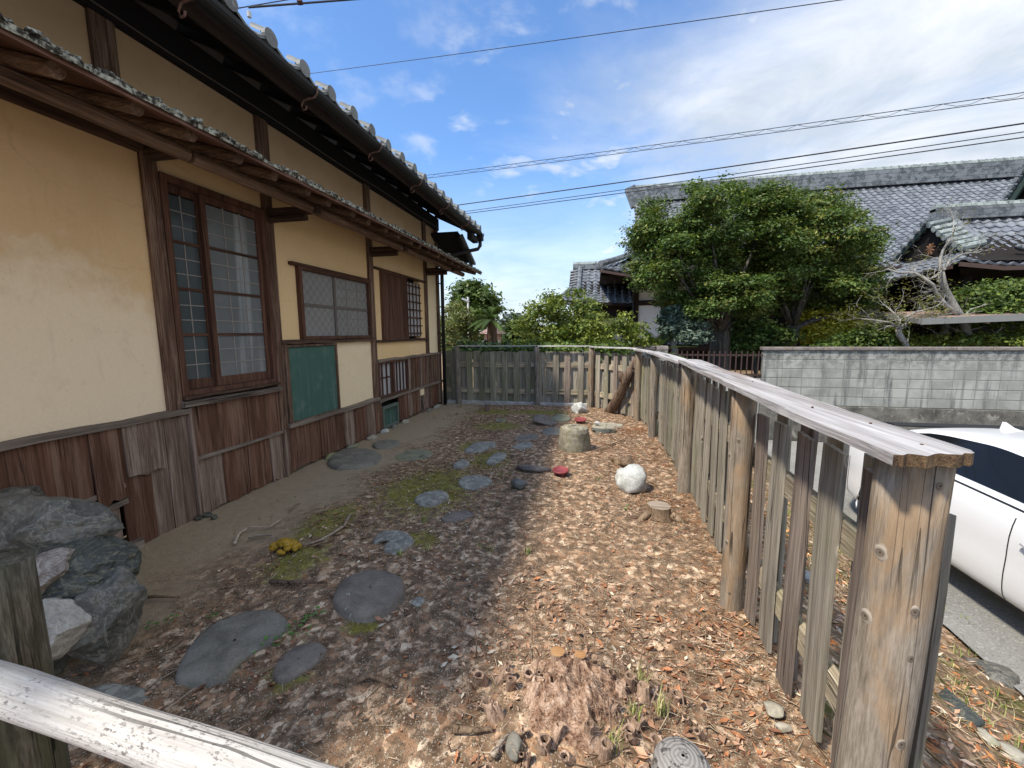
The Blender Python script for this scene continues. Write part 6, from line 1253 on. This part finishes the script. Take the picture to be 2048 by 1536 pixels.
g = P3(984, 655, 13.0); cycad((g[0], 13.0, -.3), g[2] + .5, .17, 26, 1.05, CG, "tall cycad with dark trunk left of the bushes")
g = P3(1022, 690, 12.0); cycad((g[0], 12.0, .1), .55, .2, 22, .95, CG, "low dark cycad right of the tall one")
g = P3(962, 690, 11.5); cycad((g[0], 11.5, .3), .5, .15, 20, .62, [(.26, .30, .03), (.20, .25, .03)], "small bright yellow-green cycad below the lamp post", .8)
g = P3(1308, 700, 10.8); cycad((g[0], 10.8, .5), .45, .16, 24, .85, CG + [(.08, .13, .03)], "cycad with stiff upright fronds before the white temple wall", .5)
# bare pale-barked trees
def bare(name, label, base_px, Y, main, seed, r0, leafy=0):
    rs = random.Random(seed); g = P3(*base_px, Y); t = thing(name, (g[0], Y, 0), label, "tree"); twig = MB(); lv = []
    def grow(p, d, r, l, dep):
        n = 4; pts = [p]
        for i in range(n): d = (d + Vector((rs.gauss(0, .22), rs.gauss(0, .18), rs.gauss(0, .20) + .03))).normalized(); p = p + d * (l / n); pts.append(p)
        twig.tube(pts, [r * (1 - .55 * i / n) for i in range(n + 1)], 5); lv.append(p)
        if dep > 0:
            for k in range(3 if dep > 1 else 2): i = rs.randint(1, n); dd = (d + Vector((rs.gauss(0, .75), rs.gauss(0, .45), rs.gauss(0, .55)))).normalized(); grow(pts[i], dd, r * .55, l * rs.uniform(.5, .75), dep - 1)
    for (pl, rr) in main:
        pts = [Vector(P3(x, y, Y + rs.uniform(-.12, .12))) for x, y in pl]; m = len(pts); MB().tube(pts, [rr[0] + (rr[1] - rr[0]) * i / (m - 1) for i in range(m)], 9, jit=.07).build("limb", M_pale, t, smooth=True)
        for i in range(1, m):
            for q in range(2): d = ((pts[i] - pts[i - 1]).normalized() + Vector((rs.gauss(0, .6), rs.gauss(0, .4), rs.gauss(0, .5)))).normalized(); grow(pts[i], d, max(.006, rr[1] * .35), rs.uniform(.25, .5), 2)
    twig.build("twigs", M_pale, t)
    if leafy:
        V, F, Cc = [], [], []
        for p in lv:
            for k in range(leafy): q = p + Vector((rs.gauss(0, .06), rs.gauss(0, .06), rs.gauss(0, .05))); s = rs.uniform(.02, .04); a = rs.uniform(0, 6.28); d = Vector((math.cos(a), math.sin(a), rs.uniform(-.5, .5))) * s; e = Vector((-math.sin(a), math.cos(a), rs.uniform(-.5, .5))) * s * .6; o = len(V); V += [tuple(q - d), tuple(q + e), tuple(q + d), tuple(q - e)]; F.append((o, o + 1, o + 2, o + 3)); Cc.append(np.array((.20, .21, .06)) * rs.uniform(.6, 1.4))
        fast_mesh("crown", V, F, Cc, M_fol, t)
bare("bare_tree", "thick pale bare tree rising behind the carport roof", (1945, 720), 11.3, [([(1938,735),(1950,690),(1935,668),(1925,640),(1905,605),(1888,575),(1882,545)], (.095, .06)), ([(1915,628),(1890,608),(1872,585),(1866,570),(1842,552),(1828,545),(1795,545),(1775,538)], (.05, .016)), ([(1882,545),(1900,522),(1925,508),(1945,505)], (.04, .012)), ([(1882,545),(1880,520),(1886,500),(1905,470),(1908,440)], (.04, .008)), ([(1884,545),(1860,558),(1838,552)], (.035, .015))], 5, .1, 1)
bare("bare_tree", "small thin bare tree with few yellow leaves, left of the thick one", (1812, 720), 11.0, [([(1812,740),(1812,690),(1798,668),(1796,655)], (.065, .05)), ([(1796,655),(1780,645),(1745,640),(1715,637)], (.035, .012)), ([(1796,655),(1800,640),(1790,628),(1772,612)], (.035, .012)), ([(1798,655),(1815,645),(1845,640),(1870,632)], (.022, .008)), ([(1800,640),(1830,625),(1875,612)], (.026, .010))], 8, .06, 5)

# carport roof, lamp post, far houses
cp_ = thing("carport", (8.2, 11.0, 0), "flat grey carport roof edge above the block wall at far right", "carport"); a, b = ony(1841, 641, 10.6), ony(2160, 628, 10.6); M_cgrey = plain("carport_grey", (.21, .21, .195), .6, .3); M_cund = plain("carport_underside", (.30, .21, .165), .7, .2)
MB().extrude([tuple(a), tuple(b), tuple(b + [.35, 2.2, .25]), tuple(a + [.35, 2.2, .25])], (0, 0, -.02)).build("roof_sheet", M_cund, cp_); MB().bar(tuple(a + [0, -.03, -.02]), tuple(b + [0, -.03, -.02]), .05, .14).build("edge_beam", M_cgrey, cp_); MB().bar(tuple(a + [0, 0, -.02]), tuple(a + [.35, 2.2, .23]), .05, .10).build("edge_beam", M_cgrey, cp_)
MB().bar(tuple(a * .55 + b * .45 + [0, 1.1, .02]), tuple(a * .55 + b * .45 + [0, 1.1, -1.9]), .09, .09, (0, 1, 0)).build("post", M_cgrey, cp_); MB().bar(tuple(a * .55 + b * .45 + [.0, .02, -.08]), tuple(a * .55 + b * .45 + [.3, 2.1, .12]), .06, .09).build("roof_rib", M_cund, cp_)
lp = thing("lamp_post", (0, 0, 0), "slim white street lamp post with angled lamp head", "street lamp"); g0, g1 = ony(938, 760, 15), ony(936, 594, 15); lp.location = (g0[0], 15, -.5); MB().tube([(g0[0], 15, -.5), (g1[0], 15, g1[2])], .038, 8).build("pole", plain("white_paint", (.72, .72, .70), .5), lp); g2 = ony(924, 596, 15); MB().bar((g1[0], 15, g1[2] - .15), (g2[0], 15, g2[2] - .02), .09, .06).build("lamp_head", plain("lamp_grey", (.45, .46, .48), .4), lp)
def far_house(px0, px1, ye, yr, Y, wall, roofm, label, depth=6):
    a, b, c, d = ony(px0, ye, Y), ony(px1, ye, Y), ony((px0 + px1) / 2 - 10, yr, Y + depth / 2), ony((px0 + px1) / 2 + 10, yr, Y + depth / 2); t = thing("distant_house", (float((a[0] + b[0]) / 2), Y, -.9), label, "house"); zr = c[2]; ze = a[2]
    MB().box(a[0] + .4, b[0] - .4, Y + .4, Y + depth - .4, -1, ze - .05).build("wall", wall, t); MB().add([(a[0], Y, ze), (b[0], Y, ze), (b[0], Y + depth, ze), (a[0], Y + depth, ze), (a[0] + .5, Y + depth / 2, zr), (b[0] - .5, Y + depth / 2, zr)], [(0, 1, 5, 4), (2, 3, 4, 5), (1, 2, 5), (3, 0, 4)]).build("roof", roofm, t); MB().box(a[0] + .5, b[0] - .5, Y + depth / 2 - .2, Y + depth / 2 + .2, zr - .05, zr + .35).build("ridge", M_ridge, t)
    for k in range(3): xx = a[0] + .8 + (b[0] - a[0] - 2.0) * k / 2; MB().box(xx, xx + .8, Y + .36, Y + .40, ze - 1.3, ze - .5).build("window", M_frost_grey, t)
far_house(985, 1042, 655, 634, 42, M_twhite, M_tile, "distant grey-roofed house between the cycad and bushes"); far_house(955, 985, 668, 652, 30, plain("pink_wall", (.48, .30, .25), .8), plain("pink_roof", (.30, .19, .16), .8), "distant pinkish house glimpsed left of the tall cycad", 5)

# ------------------------------------------------------------------ overhead wires
M_wire = plain("black_wire", (.030, .030, .034), .6, .3)
def wire(a, Ya, b, Yb, r, label, sag=.12, spiral=0):
    A, B = np.array(P3(*a, Ya)), np.array(P3(*b, Yb)); A2, B2 = A - (B - A) * .6, B + (B - A) * .5; pts = []
    for i in range(41): t = i / 40; q = A2 * (1 - t) + B2 * t; q[2] -= sag * 4 * t * (1 - t) - sag * .95; pts.append(tuple(q))
    o = thing("overhead_wire", pts[0], label, "wire", "overhead wires"); MB().tube(pts, r, 6).build("strand", M_wire, o)
    if spiral:
        lo = [(p[0], p[1], p[2] - spiral) for p in pts]; MB().tube(lo, r, 6).build("strand", M_wire, o); Z = []; n = 150
        for i in range(n): t = i / (n - 1) * 40; k = min(39, int(t)); f = t - k; q = np.array(pts[k]) * (1 - f) + np.array(pts[k + 1]) * f; q[2] -= spiral / 2 - spiral * .5 * math.cos(i * math.pi / 1.5); Z.append(tuple(q))
        MB().tube(Z, r * .6, 4).build("lashing_wire", M_wire, o)
wire((605,150), 16, (1700,0), 11, .009, "single thin wire high across the blue sky"); wire((850,352), 17, (2048,188), 12, .009, "double cable laced with a zigzag tie wire", .15, .12)
wire((915,411), 18, (2048,249), 13, .019, "topmost of the three lower black cables"); wire((928,424), 18, (2048,266), 13, .012, "middle of the three lower black cables"); wire((932,428), 18, (2048,277), 13, .014, "lowest of the three black cables")
A, B = (-2.30, 2.62, 3.66), P3(1500, -90, 12); o = thing("service_wire", A, "service wire running from the house eave insulator", "wire"); MB().tube([tuple(np.array(A) * (1 - t) + np.array(B) * t - [0, 0, .10 * math.sin(math.pi * t)]) for t in np.linspace(0, 1, 20)], .007, 5).build("strand", M_wire, o)
q = np.array(A) * .97 + np.array(B) * .03; MB().tube([tuple(q - [.012, 0, 0]), tuple(q + [.02, .01, .003])], .016, 6).build("clamp", M_rust, o)
A, B = P3(455, 20, 5), P3(760, -32, 9); o = thing("service_wire", A, "upper thin wire near the top edge above the eave", "wire"); MB().tube([tuple(np.array(A) * (1 - t) + np.array(B) * t) for t in np.linspace(-.4, 1.5, 8)], .007, 5).build("strand", M_wire, o)

# ------------------------------------------------------------------ the white car
Mc = Mat("white_car_paint", .28, .5); Mc.b.inputs['Coat Weight'].default_value = .7; Mc.b.inputs['Coat Roughness'].default_value = .04; nz = Mc.noise(Mc.vec(rand=False), 3, 4, .6); M_paint = Mc.out(Mc.mix(nz, (.74, .745, .74), (.80, .80, .79)))
M_cglass = Mat("car_glass", .04, .22).out((.008, .009, .011)); M_black = plain("black_trim", (.012, .012, .013), .5, .4); M_rubber = plain("tyre_rubber", (.020, .020, .020), .85, .2); M_rim = plain("alloy_rim", (.45, .45, .46), .3, .5, .8, .1); M_lamp = Mat("red_lamp_lens", .1, .6).out((.35, .012, .016))
car = thing("parked_car", (4.08, 3.85, ROAD_Z), "white car parked along the outside of the picket fence", "car")
CXc, CYr, CZ = 4.08, 6.30, ROAD_Z + .008
ks = [0, .06, .24, .6, 1.1, 1.5, 2.05, 2.6, 3.1, 3.45, 3.85, 4.2, 4.36, 4.42]
ztop = [.62, .96, 1.08, 1.20, 1.36, 1.42, 1.455, 1.40, 1.20, 1.04, .96, .84, .68, .50]; hw = [.58, .70, .80, .855, .875, .88, .88, .88, .88, .875, .85, .78, .66, .50]; wr = [.50, .56, .58, .60, .61, .62, .62, .62, .66, .72, .72, .66, .58, .45]; zl = [.42, .34, .29, .25, .24, .24, .24, .24, .24, .24, .25, .27, .32, .38]
ss = np.linspace(0, 4.42, 120)
def sm(a): 
    v = np.interp(ss, ks, a); k = np.ones(7) / 7; w = np.convolve(np.pad(v, 3, 'edge'), k, 'valid'); return w
ZT, HW, WR, ZL = sm(ztop), sm(hw), sm(wr), sm(zl); BELT = np.interp(ss, [0, 1, 3, 4.42], [1.02, 1.03, .96, .80])
def section(i):
    zt, w, r, zl_ = ZT[i], HW[i], WR[i], ZL[i]; be = min(BELT[i], zt - .015); k = max(0.0, min(1.0, (zt - be) / .30)); r = r * k + (w * .86) * (1 - k)
    pts = [(0, zl_ + .01), (w * .86, zl_), (w * .965, zl_ + .03), (w * .992, zl_ + .12), (w, .50), (w * .992, .62), (w * .998, .80) if be > .9 else (w * .992, .72), (w * .962, be), (w * .925, be + .012), (r + (w * .925 - r) * .5, be + (zt - be) * .47), (r * 1.0, zt - .075 * k - .004), (r * .93, zt - .030 * k), (r * .70, zt - .008), (r * .35, zt + .004), (0, zt + .008)]
    out = []
    for j in range(len(pts) - 1):                                # light smoothing by subdivision
        out.append(np.array(pts[j])); out.append((np.array(pts[j]) + np.array(pts[j + 1])) / 2)
    out.append(np.array(pts[-1])); o2 = [out[0]] + [(out[j - 1] + 2 * out[j] + out[j + 1]) / 4 for j in range(1, len(out) - 1)] + [out[-1]]; return o2
SEC = [section(i) for i in range(len(ss))]; NP = len(SEC[0])
def cpt(i, j, side, off=0.0):
    p = SEC[i][j]; q0, q1 = SEC[i][max(0, j - 1)], SEC[i][min(NP - 1, j + 1)]; t = q1 - q0; n = np.array([t[1], -t[0]]); n = n / (np.linalg.norm(n) + 1e-9); p = p + n * off
    return (CXc + side * p[0], CYr - ss[i], CZ + p[1])
WH = (1.05, 3.65); WRAD = .315
mb = MB()
for side in (-1, 1):
    V = [cpt(i, j, side) for i in range(len(ss)) for j in range(NP)]; F = []
    for i in range(len(ss) - 1):
        for j in range(NP - 1):
            y_, z_ = (ss[i] + ss[i + 1]) / 2, (SEC[i][j][1] + SEC[i][j + 1][1]) / 2
            if any((y_ - w) ** 2 + (z_ - WRAD) ** 2 < (.365) ** 2 for w in WH) and SEC[i][j][0] > .5 and j < 14: continue
            f = (i * NP + j, i * NP + j + 1, (i + 1) * NP + j + 1, (i + 1) * NP + j); F.append(f if side < 0 else f[::-1])
    mb.add(V, F)
body = mb.build("body", M_paint, car, smooth=True)
mb = MB()                                                        # inner tub so that no daylight shows through the arches
mb.box(CXc - .70, CXc + .70, CYr - 4.1, CYr - .25, CZ + .26, CZ + .75); mb.build("underbody", M_black, car)
def patch(i0, i1, j0, j1, side, off, name, mat, parent=car): 
    rows = [[cpt(i, j, side, off) for j in range(j0, j1 + 1)] for i in range(i0, i1 + 1)]; return MB().grid(rows).build(name, mat, parent, smooth=True)
idx = lambda s: int(np.argmin(abs(ss - s)))
for side in (-1, 1):
    rows = []
    for i in range(idx(1.0), idx(3.05)):
        s = ss[i]; lo, hi = 17, 21; t0 = np.interp(s, [1.0, 1.4, 2.7, 3.05], [.75, .0, .0, .0]); t1 = np.interp(s, [1.0, 1.3, 2.6, 3.05], [.78, 1.0, 1.0, .12]); row = []
        for q in np.linspace(t0, t1, 6): j = lo + (hi - lo) * q - .3; k = int(j); f = j - k; row.append(tuple(np.array(cpt(i, k, side, .005)) * (1 - f) + np.array(cpt(i, min(k + 1, NP - 1), side, .005)) * f))
        rows.append(row)
    MB().grid(rows).build("side_window", M_cglass, car, smooth=True)
    for (s, j0, j1) in ((2.57, 3, 15), (1.50, 9, 15), (3.40, 3, 13), (.42, 3, 13)): i = idx(s); MB().grid([[tuple(np.array(cpt(i, j, side, .0025)) + [0, -.005, 0]) for j in range(j0, j1)], [tuple(np.array(cpt(i, j, side, .0025)) + [0, .005, 0]) for j in range(j0, j1)]]).build("door_seam", M_black, car)
    i = idx(2.57); MB().grid([[tuple(np.array(cpt(i, j, side, .0075)) + [0, -.02, 0]) for j in range(17, 21)], [tuple(np.array(cpt(i, j, side, .0075)) + [0, .02, 0]) for j in range(17, 21)]]).build("pillar_trim", M_black, car)
    i0, i1 = idx(1.0), idx(3.05); MB().tube([cpt(i, 16, side, .006) for i in range(i0, i1)], .008, 6).build("belt_trim", M_black, car)
    for s in (2.77, 1.72): i = idx(s); c0 = np.array(cpt(i, 12, side, .028)); MB().tube([tuple(c0 + [0, .10, 0]), tuple(c0 + [side * .008, .03, .003]), tuple(c0 + [side * .008, -.05, .003]), tuple(c0 + [0, -.10, 0])], [.010, .016, .016, .010], 8).build("door_handle", M_paint, car, smooth=True)
    patch(idx(.03), idx(.30), 13, 16, side, .006, "tail_lamp", M_lamp); patch(idx(4.05), idx(4.30), 12, 14, side, .006, "headlight", M_rim)
    patch(idx(.05), idx(4.3), 2, 3, side, .008, "sill_trim", M_paint)
    for w in WH:
        c = (CXc + side * .765, CYr - w, CZ + WRAD); wheel = MB().tube([(c[0] - side * .10, c[1], c[2]), (c[0] - side * .09, c[1], c[2]), (c[0] + side * .09, c[1], c[2]), (c[0] + side * .10, c[1], c[2])], [WRAD * .93, WRAD, WRAD, WRAD * .93], 32).build("wheel", M_rubber, car, smooth=False); MB().tube([(c[0] + side * .085, c[1], c[2]), (c[0] + side * .104, c[1], c[2])], [.20, .19], 24).build("rim", M_rim, wheel)
        for k in range(5): a_ = k * 1.2566; MB().bar((c[0] + side * .108, c[1], c[2]), (c[0] + side * .108, c[1] + .18 * math.cos(a_), c[2] + .18 * math.sin(a_)), .03, .02, (1, 0, 0)).build("spoke", M_black, wheel)
        MB().tube([(c[0] - side * .15, c[1] + .372 * math.cos(t), c[2] + .372 * math.sin(t)) if False else (CXc + side * (HW[idx(w)] * .985), c[1] + .366 * math.cos(t), c[2] + .366 * math.sin(t)) for t in np.linspace(-.25, math.pi + .25, 22)], .010, 6).build("arch_lip", M_paint, car, smooth=True)
rows = [[tuple(np.array(cpt(i, j, sd, .006))) for sd, j in [(-1, k) for k in range(22, NP)] + [(1, k) for k in range(NP - 2, 21, -1)]] for i in range(idx(.32), idx(.98))]; MB().grid(rows).build("rear_window", M_cglass, car, smooth=True)
rows = [[tuple(np.array(cpt(i, j, sd, .006))) for sd, j in [(-1, k) for k in range(22, NP)] + [(1, k) for k in range(NP - 2, 21, -1)]] for i in range(idx(2.72), idx(3.26))]; MB().grid(rows).build("windscreen", M_cglass, car, smooth=True)
i = idx(1.37); zt_ = CZ + ZT[i]; yb = CYr - 1.37
MB().add([(CXc - .025, yb + .05, zt_), (CXc + .025, yb + .05, zt_), (CXc + .03, yb - .16, zt_ + .015), (CXc - .03, yb - .16, zt_ + .015), (CXc, yb + .06, zt_ + .075), (CXc, yb + .02, zt_ + .078), (CXc, yb - .07, zt_ + .04)], [(0, 1, 4), (1, 5, 4), (0, 4, 5), (1, 2, 6, 5), (3, 0, 5, 6), (2, 3, 6)]).build("roof_antenna", M_paint, car, smooth=False)
MB().bar((CXc - .66, CYr - .80, CZ + 1.315), (CXc + .66, CYr - .80, CZ + 1.315), .16, .02).build("rear_spoiler", M_black, car, bevel=.006)
MB().box(CXc - .26, CXc + .26, CYr - .02, CYr + .012, CZ + .62, CZ + .74).build("number_plate", plain("plate_white", (.7, .7, .68), .4), car)
